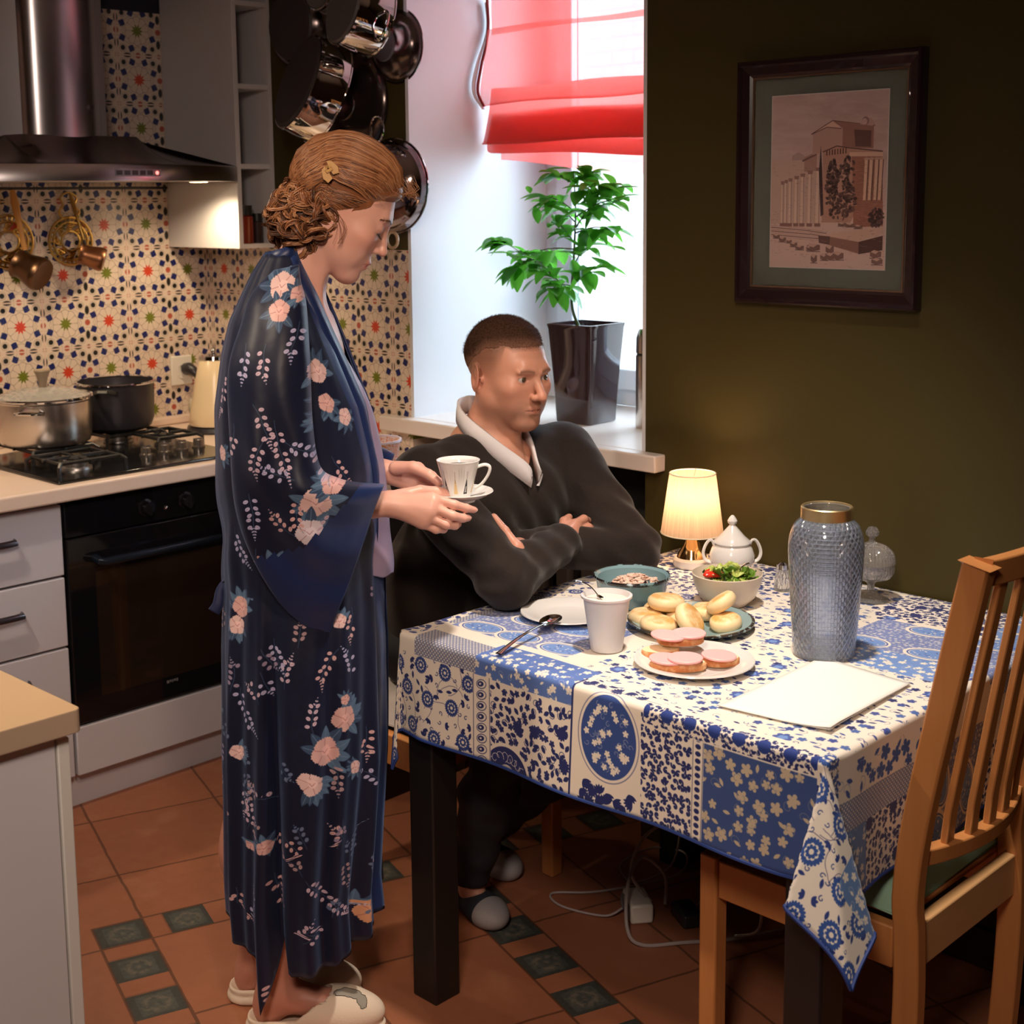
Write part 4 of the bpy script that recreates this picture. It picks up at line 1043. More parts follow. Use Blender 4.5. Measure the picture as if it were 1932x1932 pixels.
# sugar bowl
t = put('sugar_bowl', 'white porcelain sugar bowl with lid and two handles in front of the lamp', 'sugar bowl', -1.79, 2.575, rz=R(45))
m = MB(); m.lathe([(0, 0), (.034, 0), (.036, .004), (.033, .008), (.047, .026), (.050, .042), (.044, .058), (.037, .066), (.040, .070), (.036, .070), (.03, .06), (.0, .05)], 48); m.build('bowl', M_porcelain, t)
m = MB(); m.lathe([(.041, .0705), (.040, .074), (.028, .084), (.016, .098), (.009, .106), (.006, .110), (.010, .114), (.011, .119), (.007, .126), (.003, .131), (0, .132)], 48); m.build('lid', M_porcelain, t)
for s in (-1, 1):
    m = MB(); m.tube(spline([(s*.044, 0, .024), (s*.058, 0, .030), (s*.064, 0, .045), (s*.060, 0, .062), (s*.052, 0, .074), (s*.044, 0, .074), (s*.040, 0, .064)], 22), [.0042]*22, 8, flat=.7); m.build('handle', M_porcelain, t)

# salad bowl and its salad
t = put('salad_bowl', 'cream ceramic bowl of lettuce and tomato salad', 'bowl', -1.655, 2.365)
m = MB(); m.lathe([(0, 0), (.036, 0), (.040, .002), (.057, .018), (.068, .045), (.0725, .066), (.0705, .067), (.064, .045), (.053, .020), (.035, .008), (0, .006)], 56); m.build('bowl', mat('cream_stoneware', srgb(214, 198, 180), .3, spec=.6), t)
sal = put('salad', 'mixed salad of green leaves and red tomato heaped in the cream bowl', 'salad', -1.655, 2.365, ZT+.04)
r2 = random.Random(4)
MG = [mat('lettuce_light', srgb(176, 190, 96), .4, var=.2, bscale=90, trans=0), mat('lettuce_green', srgb(92, 128, 40), .35, var=.3, bscale=80), mat('olive_dark', srgb(44, 60, 24), .35)]
def leafmesh(m, c, r, tilt, az, ruff=5, seed=0):
    rr = random.Random(seed); P = []
    M_ = T(*c) @ RZ(az) @ RX(tilt)
    for i in range(7):
        row = []
        for j in range(15):
            a = -1.4+2.8*j/14; q = r*i/6
            row.append(M_ @ Vector((q*math.sin(a), q*math.cos(a)*1.15, .2*r*(i/6)**2*math.sin(a*ruff+seed)+.25*r*(i/6)**2)))
        P.append(row)
    m.grid(P)
for k, (n_, mm) in enumerate(((16, MG[0]), (15, MG[1]), (9, MG[2]))):
    m = MB()
    for i in range(n_):
        a = r2.uniform(0, 6.3); q = .045*r2.random()**.5; leafmesh(m, (q*math.cos(a), q*math.sin(a), .006+.02*(1-q/.05)+r2.uniform(-.004, .010)), r2.uniform(.012, .022)*(1 if k < 2 else .7), r2.uniform(-.3, 1.1), r2.uniform(0, 6.3), r2.choice((5, 7)), i+k*40)
    tag(m.build('leaves', mm, sal, angle=180, solid=.0006), kind='stuff')
for i, (x, y, a) in enumerate(((-.020, -.030, .3), (-.012, -.018, .6), (-.030, -.010, .2), (.0, .022, 1.0))):
    m = MB(); m.ball((0, 0, 0), (.017, .009, .006), 18, 10, M=T(x, y, .026)@RZ(a+R(45))@RX(.4)); m.build('tomato_slice', mat('tomato_red', srgb(206, 52, 34), .2), sal)
def spoon(name, label, A, B, bowl_r=.019, w_=.004, mt=None, grp=None, bend=.006, cat='spoon', dn=0.0):
    """handle end A, bowl end B"""
    A = Vector(A); B = Vector(B); t = thing(name, label, cat, A, group=grp); d = B-A; Ln = d.length; M_ = Matrix.Translation((0, 0, 0)) @ (d.to_track_quat('X', 'Z').to_matrix().to_4x4())
    m = MB(); rows = []
    for i in range(33):
        f = i/32; x = f*(Ln-bowl_r*2.6); hw = w_*(1.75-1.1*f**.5) if f < .8 else w_*(.65+.25*(f-.8)/.2); z = bend*math.sin(PI*f)
        rows.append([(x, hw*math.cos(a), z+.0012*math.sin(a)) for a in [2*PI*k/10 for k in range(10)]])
    m.grid([[M_ @ Vector(p) for p in r_] for r_ in rows], wrap=True); m.build('spoon_handle', mt or M_chrome, t)
    m = MB(); rows = []; x0 = Ln-bowl_r*2.75
    for side in (0, 1):
        for i in range(11):
            f = i/10; rr = []
            for k in range(24):
                a = 2*PI*k/24; ex = bowl_r*1.42*f*math.cos(a); ey = bowl_r*.92*f*math.sin(a)*(1+.12*math.cos(a))
                rr.append(M_ @ Vector((x0+bowl_r*1.4+ex, ey, -.007*(1-f*f)+(-.0010 if side else 0)-dn)))
            rows.append(rr)
    m.grid(rows[:11], wrap=True); m.grid(rows[11:], wrap=True); m.build('spoon_bowl', mt or M_chrome, t)
    return t
spoon('serving_spoon', 'steel serving spoon standing in the salad bowl', (-1.622, 2.395, ZT+.088), (-1.650, 2.360, ZT+.043), .012, .0035, grp=None)

# worn blue bowl with tuna salad
def worn(name, base, lo, hi, axis='r', thr=.5):
    t = NT(name); p = t.pos(local=True); r = (p[0]*p[0]+p[1]*p[1]).sqrt(); q = r if axis == 'r' else p[2]
    n = t.noise(60, 3, .6, vec=t.vec); k = t.ss(q, lo, hi)*t.ss(n, thr-.04, thr+.04)
    n2 = t.noise(14, 3, vec=t.vec); c0 = t.mix(n2, base, tuple(v*.8 for v in base))
    t.set(base=t.mix(k, c0, (.02, .016, .014)), rough=.22, spec=.6); return t.m
blue = srgb(124, 156, 164)
t = put('enamel_bowl', 'worn blue enamel bowl with chipped black rim holding a pink salad', 'bowl', -1.80, 2.235)
m = MB(); m.lathe([(0, 0), (.050, 0), (.056, .003), (.066, .022), (.070, .030), (.074, .052), (.0795, .060), (.078, .064), (.070, .058), (.065, .034), (.054, .010), (0, .006)], 64); m.build('bowl', worn('blue_enamel_bowl', blue, .0755, .0765, thr=.47), t)
tn = put('tuna_salad', 'flaked pink salad inside the worn blue enamel bowl', 'salad', -1.795, 2.24, ZT+.037)
m = MB(); r3 = random.Random(3)
for i in range(230):
    a = r3.uniform(0, 6.3); q = .052*r3.random()**.5; z = .002+.020*(1-(q/.055)**2)+r3.uniform(-.003, .003); s_ = r3.uniform(.003, .0065)
    m.ball((0, 0, 0), (s_*1.7, s_*.75, s_*.35), 8, 6, M=T(q*math.cos(a), q*math.sin(a), z)@RZ(r3.uniform(0, 6))@RX(r3.uniform(-1, 1))@RY(r3.uniform(-.5, .5)))
tag(m.build('tuna_flakes', mat('tuna_pink', srgb(224, 190, 172), .5, bump=.3, bscale=200, var=.15), tn), kind='stuff')
m = MB(); m.ball((0.026, -.018, .015), (.012, .009, .005), 16, 10); m.tube([(.026, -.018, .015), (.054, -.035, .034)], .003, 8)
tag(m.build('teaspoon', M_dsteel, None, loc=(-1.795, 2.24, ZT+.03)), 'dark teaspoon resting in the pink salad of the blue bowl', 'spoon')

# white plate, cup of sour cream, spoons
t = tag(MB().lathe([(0, .004), (.050, .004), (.060, .006), (.088, .014), (.095, .015), (.094, .017), (.086, .017), (.060, .009), (.052, .007), (0, .007)], 64).build('dinner_plate', M_porcelain, None, loc=(-1.838, 2.078, ZT+.0008-.003)), 'empty white plate beside the man\'s folded arms', 'plate')
t.data.transform(Matrix.Translation((0, 0, 0)))
t = put('plastic_cup', 'white plastic cup of sour cream with a small spoon in it', 'cup', -1.648, 1.972)
m = MB(); m.lathe([(0, .002), (.027, .002), (.028, 0), (.0295, 0), (.0305, .006), (.0435, .099), (.0475, .100), (.0478, .104), (.043, .105), (.0415, .099), (.0285, .006), (0, .004)], 48); m.build('cup_body', mat('white_plastic', (.74, .70, .72), .35, sss=.1), t)
m = MB(); m.lathe([(0, .092), (.02, .091), (.034, .089), (.0405, .095)], 36); sc_o = m.build('sour_cream', mat('sour_cream', (.78, .73, .64), .35, bump=.6, bscale=35), t)
spoon('small_spoon', 'small spoon standing in the white plastic cup', (-1.700, 1.945, ZT+.128), (-1.648, 1.973, ZT+.093), .008, .0024)
spoon('tablespoon', 'steel tablespoon with its bowl resting on the rim of the empty plate', (-1.763, 1.802, ZT+.007), (-1.806, 2.012, ZT+.026), .021, .0042, bend=.005)

# blue plate with round pancakes
t = tag(MB().lathe([(0, .003), (.070, .003), (.085, .006), (.120, .016), (.1235, .016), (.1235, .019), (.118, .020), (.085, .010), (.072, .0065), (0, .0065)], 72).build('enamel_plate', worn('blue_enamel_plate', srgb(142, 172, 176), .1165, .1185, thr=.42), None, loc=(-1.617, 2.190, ZT-.0018)), 'blue enamel plate with chipped dark rim under the round buns', 'plate')
tb = NT('bun_crust'); p = tb.pos(local=True); r = (p[0]*p[0]+p[1]*p[1]).sqrt(); n = tb.noise(40, 4, .6, vec=tb.vec)
k = tb.ss(p[2].abs(), .0085, .0125)*tb.ss(n, .32, .62); tb.set(base=tb.mix(k, tb.mix(n, srgb(242, 220, 176), srgb(236, 208, 160)), srgb(218, 164, 92)), rough=.45, sss=.12); tb.b.inputs['Subsurface Radius'].default_value = (.01, .006, .003); tb.bump(n, .25, .003)
BN = [(1245, 1183, .014, 0, 0, 'pale round bun at the left end of the blue plate'), (1276, 1198, .014, 6, 40, 'pale round bun at the front of the blue plate, left of the tilted one'),
      (1372, 1188, .015, -10, 20, 'golden round bun at the right end of the blue plate'), (1288, 1170, .014, 0, 0, 'round bun half hidden in the middle of the heap'),
      (1250, 1157, .014, 0, 0, 'small pale bun peeping out behind the large golden one'), (1334, 1163, .016, 0, 0, 'round bun at the back of the heap below the leaning one'),
      (1322, 1190, .026, 52, 25, 'tilted round bun leaning at the front of the heap'), (1282, 1158, .039, 4, 0, 'large golden bun on top of the heap at the left'), (1374, 1160, .050, 35, 60, 'pale bun leaning on top of the heap at the right')]
def unproj(px, py, z):      # design helper: point on a level plane under a photo coordinate
    d = _f*F_PX+_r*(px-911.6)-_u*(py-769.9); k = (z-CAM.z)/d.z; return CAM+d*k
bun0 = None
BP = [(-1.682, 2.132), (-1.632, 2.108), (-1.545, 2.205), (-1.628, 2.180), (-1.690, 2.190), (-1.615, 2.242), (-1.585, 2.143), (-1.660, 2.168), (-1.570, 2.225)]
BZ = [.0195, .0195, .020, .0195, .0195, .020, .031, .046, .050]
for i, (b, (x, y), z) in enumerate(zip(BN, BP, BZ)):
    if bun0 is None:
        m = MB(); m.lathe([(0, -.0128), (.018, -.0126), (.026, -.0105), (.0315, -.004), (.032, .001), (.0305, .007), (.025, .0118), (.017, .0130), (0, .0122)], 40)
        o = bun0 = m.build('round_bun', tb.m, None, angle=180)
    else: o = bun0.copy(); C.objects.link(o)
    o.location = (x, y, ZT+z); o.rotation_euler = (R(b[3])*math.cos(R(b[4])), R(b[3])*math.sin(R(b[4])), i*1.3); s_ = 1.06+.07*math.sin(i*2.1); o.scale = (s_, s_*(1+.05*math.cos(i)), 1.12)
    tag(o, b[5], 'bun', 'round buns on the blue plate')

# white plate with sandwiches
tag(MB().lathe([(0, .003), (.060, .003), (.072, .006), (.104, .014), (.108, .015), (.107, .017), (.102, .017), (.072, .009), (.062, .006), (0, .006)], 64).build('side_plate', M_porcelain, None, loc=(-1.472, 2.005, ZT-.0018)), 'white plate of sausage sandwiches in front of the blue plate', 'plate')
Mbread = NT('bread'); p = Mbread.pos(local=True); n = Mbread.noise(60, 4, .6, vec=Mbread.vec); k = Mbread.ss((p[2]).abs(), .0062, .0070)
Mbread.set(base=Mbread.mix(k, Mbread.mix(Mbread.ss(n, .4, .7), srgb(206, 128, 74), srgb(232, 186, 136)), srgb(238, 212, 172)), rough=.7); Mbread.bump(n, .3, .002); Mbread = Mbread.m
Msaus = mat('boiled_sausage_pink', srgb(248, 184, 186), .4, bump=.05, bscale=200, sss=.15)
SW = [('sausage sandwich at the back of the white plate, on top of the others', (-1.520, 2.028, .034), R(45), .043, .024, [(-.024, -.008, .0, .10), (.016, .004, .0, .0)]),
      ('long sausage sandwich at the front left of the white plate', (-1.472, 1.958, .0135), R(42), .050, .024, [(-.020, .004, .0, .06), (.012, -.004, .0045, .0)]),
      ('sausage sandwich at the right side of the white plate', (-1.432, 2.030, .0135), R(50), .034, .022, [(-.004, -.002, 0, .05)]),
      ('slice of bread with sausage lying under the top sandwich', (-1.540, 1.995, .0135), R(60), .036, .024, [])]
for lab, loc, rz, rx, ry, hams in SW:
    t = put('sandwich', lab, 'sandwich', loc[0], loc[1], ZT+loc[2], rz, 'sausage sandwiches on the white plate')
    m = MB(); m.lathe([(0, -.007), (.93, -.007), (1.0, -.004), (1.0, .004), (.93, .007), (0, .007)], 40, sx=rx, sy=ry); 
    m.build('bread_slice', Mbread, t)
    for hx_, hy_, hz_, tl in hams:
        m = MB(); m.lathe([(0, 0), (.030, 0), (.0312, .0012), (.0312, .0034), (.030, .0046), (0, .0046)], 40, M=T(hx_, hy_, .0075+hz_)@RY(tl)); m.build('sausage_slice', Msaus, t)

# blue textured vase with gold rim
t = put('glass_vase', 'tall blue-grey textured glass vase with a gold rim', 'vase', -1.337, 2.217)
tv = NT('diamond_glass'); p = tv.pos(local=True); an = tv.math('ARCTAN2', p[1], p[0])
u_ = an*(34/(2*PI))+p[2]*66.0; v_ = an*(34/(2*PI))-p[2]*66.0
h = ((u_.frac()-.5).abs()).max((v_.frac()-.5).abs()); 
tv.set(base=(.70, .79, .95), rough=.09, trans=.88, ior=1.27, coat=.9); tv.bump(1.0-h*2.0, .8, .004)
pr = [(.052, 0), (.0545, .002), (.056, .010), (.0595, .06), (.0635, .12), (.0665, .17), (.0675, .200), (.0655, .222), (.058, .242), (.047, .254), (.0435, .262), (.0425, .274)]
m = MB(); prs = [tuple(q) for q in spline(pr, 60)]
m.lathe([(0, 0)]+prs+[(r_-.0028, z) for r_, z in reversed(prs) if z > .006]+[(0, .006)], 96); m.build('vase_body', tv.m, t, angle=180)
m = MB(); m.lathe([(.0430, .254), (.0462, .2545), (.0462, .275), (.0445, .277), (.0415, .276), (.041, .262)], 64, close=True); m.build('gold_rim', M_gold, t)

# cut glass candy dish with lid
t = put('candy_dish', 'cut glass footed candy dish with a domed lid behind the vase', 'dish', -1.455, 2.590)
tc = NT('cut_glass'); p = tc.pos(local=True); an = tc.math('ARCTAN2', p[1], p[0]); h = ((an*(20/PI)).frac()-.5).abs()*2.0; n = tc.voro(90, vec=tc.vec)
tc.set(base=(.97, .97, .98), rough=.04, trans=.9, ior=1.45, coat=.5); tc.bump(n*.7+h*.4, .8, .003)
m = MB(); m.lathe([(0, 0), (.036, 0), (.037, .003), (.022, .010), (.008, .020), (.007, .034), (.012, .040), (.040, .050), (.047, .062), (.0475, .080), (.0455, .080), (.044, .064), (.036, .054), (0, .046)], 56); m.build('footed_bowl', tc.m, t)
m = MB(); m.lathe([(.049, .0805), (.049, .085), (.044, .102), (.030, .115), (.012, .121), (.007, .124), (.006, .132), (.013, .138), (.014, .145), (.008, .154), (0, .155), ], 10*4); m.build('lid', tc.m, t)
m = MB(); r4 = random.Random(8)
for i in range(9): a = r4.uniform(0, 6.3); q = .024*r4.random()**.5; m.ball((q*math.cos(a), q*math.sin(a), .060+r4.uniform(0, .008)), (.009, .007, .006), 10, 7)
m.build('candies', mat('dark_candy', (.05, .03, .04), .3), t)
t = put('salt_shaker', 'small glass shaker half hidden behind the left side of the vase', 'shaker', -1.632, 2.535)
m = MB(); m.lathe([(0, 0), (.018, 0), (.019, .004), (.016, .03), (.013, .045), (0, .045)], 28); m.build('shaker_glass', tc.m, t)
m = MB(); m.lathe([(0, .0455), (.0135, .0455), (.013, .055), (.006, .060), (0, .060)], 28); m.build('shaker_cap', M_chrome, t)

# sheets of paper on the near edge
m = MB(); A_, B_, C_, D_ = [Vector(v) for v in ((-1.322, 1.855, 0), (-1.322, 2.200, 0), (-1.135, 2.176, 0), (-1.118, 1.878, 0))]
A_, B_, C_, D_ = Vector((-1.318, 1.862, 0)), Vector((-1.327, 2.195, 0)), Vector((-1.140, 2.172, 0)), Vector((-1.122, 1.884, 0))
for k in range(3):
    rows = []
    for i in range(21):
        f = i/20; row = []
        for j in range(15):
            g = j/14; p_ = (A_*(1-g)+D_*g)*(1-f)+(B_*(1-g)+C_*g)*f
            lift = .010*max(0, g-.55)**2*4*(1-abs(f-.1))*(1 if k == 2 else .6)+.004*math.sin(f*PI)*math.sin(g*PI)
            row.append((p_.x+k*.001, p_.y-k*.0012, .001+k*.0011+lift))
        rows.append(row)
    m.grid(rows)
o = m.build('paper_sheets', mat('white_paper', (.86, .84, .80), .75), None, angle=180, loc=(0, 0, ZT+.0016)); o.modifiers.new('s', 'SOLIDIFY').thickness = .0003
tag(o, 'white sheets of paper with a curled corner beside the vase', 'paper')

# ================================================================= chairs
M_birch = wood('birch_orange', srgb(214, 150, 90), srgb(184, 116, 62), 2, .5); M_birchl = wood('birch_pale', srgb(228, 182, 130), srgb(204, 152, 98), 1, .5)
def bar(m, pts, w_, d_, M=None):
    """rectangular bar through points in the x-z plane: w_ along y, d_ in plane"""
    rows = []
    P = [Vector(p) for p in pts]
    for i, p in enumerate(P):
        d = (P[min(i+1, len(P)-1)]-P[max(i-1, 0)]).normalized(); n_ = Vector((d.z, 0, -d.x)); y = Vector((0, 1, 0))
        rows.append([p+n_*d_/2+y*w_/2, p+n_*d_/2-y*w_/2, p-n_*d_/2-y*w_/2, p-n_*d_/2+y*w_/2])
    if M is not None: rows = [[M @ v for v in r_] for r_ in rows]
    m.grid(rows, wrap=True); k = len(m.v)
    m.f += [(k-1, k-2, k-3, k-4), (k-4*len(P), k-4*len(P)+1, k-4*len(P)+2, k-4*len(P)+3)]; m.mi += [0, 0]; return m
def chair(label, loc, rz, hw=.185, group=None, back=True, cushion='mint_cushion', ccol=srgb(140, 176, 150), cush_label=None, fx=.195, name='dining_chair'):
    t = thing(name, label, 'chair', loc, rz, group)
    for s in (-1, 1):
        y = s*hw
        m = MB(); m.box((fx-.036, y-.018, 0), (fx, y+.018, .448)); m.build('leg', M_birch, t, bevel=.004)
        m = MB(); pts = [(-.185, y, 0), (-.197, y, .15), (-.203, y, .32), (-.200, y, .44), (-.196, y, .50), (-.208, y, .62), (-.245, y, .82), (-.292, y, 1.055)] if back else [(-.19, y, 0), (-.19, y, .448)]
        sp_ = [tuple(q) for q in spline(pts, 26)] if back else pts
        bar(m, sp_, .030, .044); m.build('leg', M_birch, t, bevel=.004)
        m = MB(); m.box((-.178, y-.012, .372), (fx-.036, y+.012, .442)); m.build('seat_rail', M_birchl if False else M_birch, t, bevel=.003)
    m = MB(); m.box((fx-.030, -hw+.018, .372), (fx-.006, hw-.018, .442)); m.build('seat_rail', M_birch, t, bevel=.003)
    m = MB(); m.box((-.212, -hw+.015, .372), (-.190, hw-.015, .448)); m.build('seat_rail', M_birchl, t, bevel=.003)
    m = MB(); m.box((-.18, -hw+.02, .4425), (fx-.002, hw-.02, .452)); m.build('seat_board', M_birch, t, bevel=.003)
    if cushion:
        m = MB(); rows = []
        N_ = 22
        for i in range(N_+1):
            row = []
            for j in range(N_+1):
                u = -1+2*i/N_; v = -1+2*j/N_; ux = math.copysign(abs(u)**.8, u); vx = math.copysign(abs(v)**.8, v); h = ((1-u**6)*(1-v**6))
                row.append((.005+ux*.182, vx*(hw-.005), .456+.062*max(0, h)**.5+.004*math.sin(ux*3+vx*2)))
            rows.append(row)
        m.grid(rows); rows2 = [[(p_[0], p_[1], .4565+.0*p_[2]) for p_ in r_] for r_ in rows]; m.grid([list(reversed(r_)) for r_ in rows2])
        m.build('seat_cushion', mat(cushion, ccol, .75, bump=.2, bscale=350), t, angle=180)
    if back:
        def backx(z): return float(np.interp(z, [.50, .62, .82, 1.055], [-.196, -.208, -.245, -.292]))
        for z0, z1, bow in ((1.015, 1.058, .022), (.545, .575, .040)):
            m = MB(); rows = []
            for i in range(17):
                f = -1+2*i/16; y = f*(hw-.014); zc = (z0+z1)/2; x = backx(zc)-bow*(1-f*f)*.9; th = .012 if z0 > .9 else .013
                rows.append([(x-th-(z0-zc)*.15, y, z0), (x+th-(z0-zc)*.15, y, z0), (x+th-(z1-zc)*.15, y, z1), (x-th-(z1-zc)*.15, y, z1)])
            m.grid(rows, wrap=True); k = len(m.v); m.f += [(k-1, k-2, k-3, k-4), (0+k-68, 1+k-68, 2+k-68, 3+k-68)]; m.mi += [0, 0]
            m.build('back_rail', M_birch, t, bevel=.003)
        for i in range(5):
            f = -.62+1.24*i/4; y = f*hw; m = MB()
            pts = [(backx(z)-.9*(1-(y/(hw-.014))**2)*(.040+(.022-.040)*(z-.56)/.455), y, z) for z in np.linspace(.572, 1.018, 9)]
            bar(m, pts, .026, .012); m.build('back_slat', M_birch, t, bevel=.002)
    return t
chair('birch chair with slatted back and mint cushion, at the right edge', (-1.222, 2.155, 0), R(180))
chair('plain birch stool with two legs showing, the seated man on it', (-2.335, 2.175, 0), 0, back=False, cushion='white_seat_pad', ccol=srgb(196, 188, 184), name='wooden_stool', hw=.205)

# ================================================================= under the table
def cable(name, label, pts, r, col, n=80): 
    m = MB(); m.tube([tuple(q) for q in spline(pts, n)], r, 8); return tag(m.build(name, mat(col[0], col[1], .5), None), label, 'cable')
wc = ('grey_white_cable', (.42, .36, .36)); dc = ('dim_cable', (.36, .30, .28))
t = thing('extension_socket', 'white extension socket block lying on the floor under the table', 'socket', (-1.885, 2.365, 0), R(-38))
MB().box((-.045, -.026, 0), (.045, .026, .045)).build('block_body', mat('socket_white', (.8, .76, .68), .35), t, bevel=.006)
for x in (-.022, .022):
    m = MB(); m.lathe([(.0, .0), (.014, .0), (.017, .004), (.018, .004), (.018, .0)], 24, M=T(x, -.0262, .0225)@RX(PI/2)); m.build('socket_hole', mat('socket_shadow', (.15, .14, .13), .5), t)
t = thing('power_adapter', 'black power adapter beside the white socket block under the table', 'adapter', (-1.79, 2.42, 0), R(-30))
MB().box((-.04, -.024, 0), (.04, .024, .032)).build('adapter_body', M_darkhandle, t, bevel=.006)
cable('thin_cable', 'thin pale cable looping left on the floor from the white socket', [(-1.905, 2.335, .02), (-1.93, 2.30, .006), (-2.03, 2.27, .005), (-2.085, 2.30, .005), (-2.02, 2.37, .005), (-1.96, 2.47, .008), (-1.90, 2.54, .03), (-1.93, 2.60, .05), (-2.03, 2.60, .03), (-2.06, 2.52, .006), (-1.98, 2.47, .006), (-1.93, 2.55, .04), (-1.97, 2.64, .12)], .0026, wc)
cable('thick_cable', 'thick grey cable in a large loop in front of the white socket block', [(-1.835, 2.40, .03), (-1.86, 2.43, .08), (-1.90, 2.40, .12), (-1.875, 2.32, .10), (-1.83, 2.26, .03), (-1.79, 2.26, .006), (-1.73, 2.33, .006), (-1.66, 2.42, .006), (-1.60, 2.52, .01)], .0042, dc)
cable('looped_cable', 'grey cable arching up behind the socket block', [(-1.86, 2.38, .035), (-1.90, 2.36, .10), (-1.90, 2.42, .17), (-1.84, 2.50, .20), (-1.78, 2.52, .15), (-1.775, 2.48, .05), (-1.79, 2.44, .02)], .0040, dc)
cable('wall_cable', 'grey cable running up to the table behind the front chair leg', [(-1.66, 2.42, .012), (-1.60, 2.42, .05), (-1.585, 2.40, .16), (-1.60, 2.40, .30), (-1.62, 2.42, .45)], .0036, dc)

# ================================================================= sill things: plant in pot, thermos; radiator valve; picture
t = thing('plant_pot', 'tall glossy dark brown square plant pot on the windowsill', 'pot', (-2.545, 2.957, NZ0+.0005), R(2))
m = MB()
def sq(h_, z, r=.012): return [(x, y, z) for x, y in rrect(-h_, -h_, h_, h_, r, 3)]
prf = [(.058, 0), (.060, .004), (.063, .07), (.069, .16), (.076, .258), (.078, .268), (.078, .272), (.073, .272), (.072, .248)]
rows = [sq(h_, z, .007) for h_, z in prf]; m.grid(rows, wrap=True); k = len(rows[0]); m.f.append(tuple(range(k-1, -1, -1))); m.mi.append(0)
m.build('pot_body', mat('glossy_brown_ceramic', (.035, .018, .020), .07, spec=.6, coat=.6), t, angle=40)
m = MB(); m.prism([(x, y) for x, y in rrect(-.066, -.066, .066, .066, .006, 3)], .19, .248); m.build('soil', mat('soil', (.03, .02, .015), .9, bump=.8, bscale=120), t)
pl = thing('citrus_tree', 'small leafy green citrus tree growing in the dark pot', 'plant', (-2.560, 2.955, NZ0+.2485))
r5 = random.Random(21); m = MB()
EV = lambda px, py, d=0.0: None
def sill_pt(px, py, yy):     # design helper: photo coordinate on the plane y=yy, local to the tree
    d = _f*F_PX+_r*(px-911.6)-_u*(py-769.9); k = (yy-CAM.y)/d.y; p_ = CAM+d*k; return p_-Vector(pl.location)
YP = 2.925
trunk = [Vector((0, 0, 0)), sill_pt(1079, 575, YP), sill_pt(1083, 480, YP), sill_pt(1086, 400, YP), sill_pt(1082, 322, YP)]
m.tube(spline([tuple(v) for v in trunk], 24), [.0048-.0034*i/23 for i in range(24)], 8)
BR = [((1079, 560), (1010, 490), -.06), ((1079, 552), (965, 465), -.03), ((1080, 540), (1040, 545), -.07), ((1080, 530), (1130, 505), -.06), ((1083, 470), (1000, 478), .02), ((1083, 500), (1120, 445), .03), ((1085, 440), (1150, 430), -.02), ((1086, 420), (1040, 385), .04),
      ((1086, 430), (1130, 378), .02), ((1130, 378), (1165, 350), .02), ((1085, 400), (1030, 370), -.03), ((1084, 370), (1130, 350), -.05), ((1083, 350), (1050, 330), .01), ((1083, 345), (1110, 330), .02), ((1084, 460), (1050, 420), -.04), ((1010, 490), (975, 505), -.05), ((965, 465), (945, 455), -.03), ((1085, 410), (1160, 375), -.04)]
tips = []
for (a, b, dy) in BR:
    A_ = sill_pt(a[0], a[1], YP); B_ = sill_pt(b[0], b[1], YP+dy); mid_ = (A_+B_)/2+Vector((0, 0, .008)); m.tube(spline([tuple(A_), tuple(mid_), tuple(B_)], 8), [.0022-.0012*i/7 for i in range(8)], 6)
    for f in (.3, .48, .66, .84, 1.0): tips.append((A_.lerp(B_, f), (B_-A_).normalized()))
m.build('trunk', mat('plant_stem', srgb(70, 84, 46), .6), pl)
tl = NT('citrus_leaf'); p = tl.pos(local=True); n = tl.noise(16, 3, vec=tl.vec); nn = tl.node('ShaderNodeObjectInfo')
df = tl.node('ShaderNodeBsdfPrincipled'); c_ = tl.mix(n, srgb(20, 84, 24), srgb(64, 140, 36)); tl.set(base=c_, rough=.26, spec=.5)
trn = tl.node('ShaderNodeBsdfTranslucent'); tl.put(trn.inputs[0], tl.mix(n, (.10, .50, .03), (.25, .75, .08))); mx = tl.node('ShaderNodeMixShader'); mx.inputs[0].default_value = .38
tl.t.nodes.remove(df); tl.link(tl.b.outputs[0], mx.inputs[1]); tl.link(trn.outputs[0], mx.inputs[2]); tl.link(mx.outputs[0], tl.t.nodes['Material Output'].inputs[0])
m = MB()
def citrus_leaf(m, p, d, ln, wd, droop):
    d = d.normalized(); sd = d.cross(Vector((0, 0, 1))); sd = sd.normalized() if sd.length > .05 else Vector((1, 0, 0)); up = sd.cross(d).normalized(); rows = []
    for i in range(8):
        f = i/7; c0 = p+d*(ln*f)+Vector((0, 0, -1))*(droop*ln*f*f); h = wd*.5*math.sin(PI*min(1, f*.96+.02))**.8
        rows.append([c0-sd*h+up*h*.35, c0-sd*h*.5+up*h*.12, c0, c0+sd*h*.5+up*h*.12, c0+sd*h+up*h*.35])
    m.grid(rows)
for p_, d_ in tips:
    for k in range(3 if r5.random() < .6 else 2):
        a = r5.uniform(0, 6.3); v = (d_*.6+Vector((math.cos(a), math.sin(a), r5.uniform(-.5, .4))).normalized()*.9)
        citrus_leaf(m, p_, v, r5.uniform(.050, .078), r5.uniform(.032, .048), r5.uniform(.1, .6))
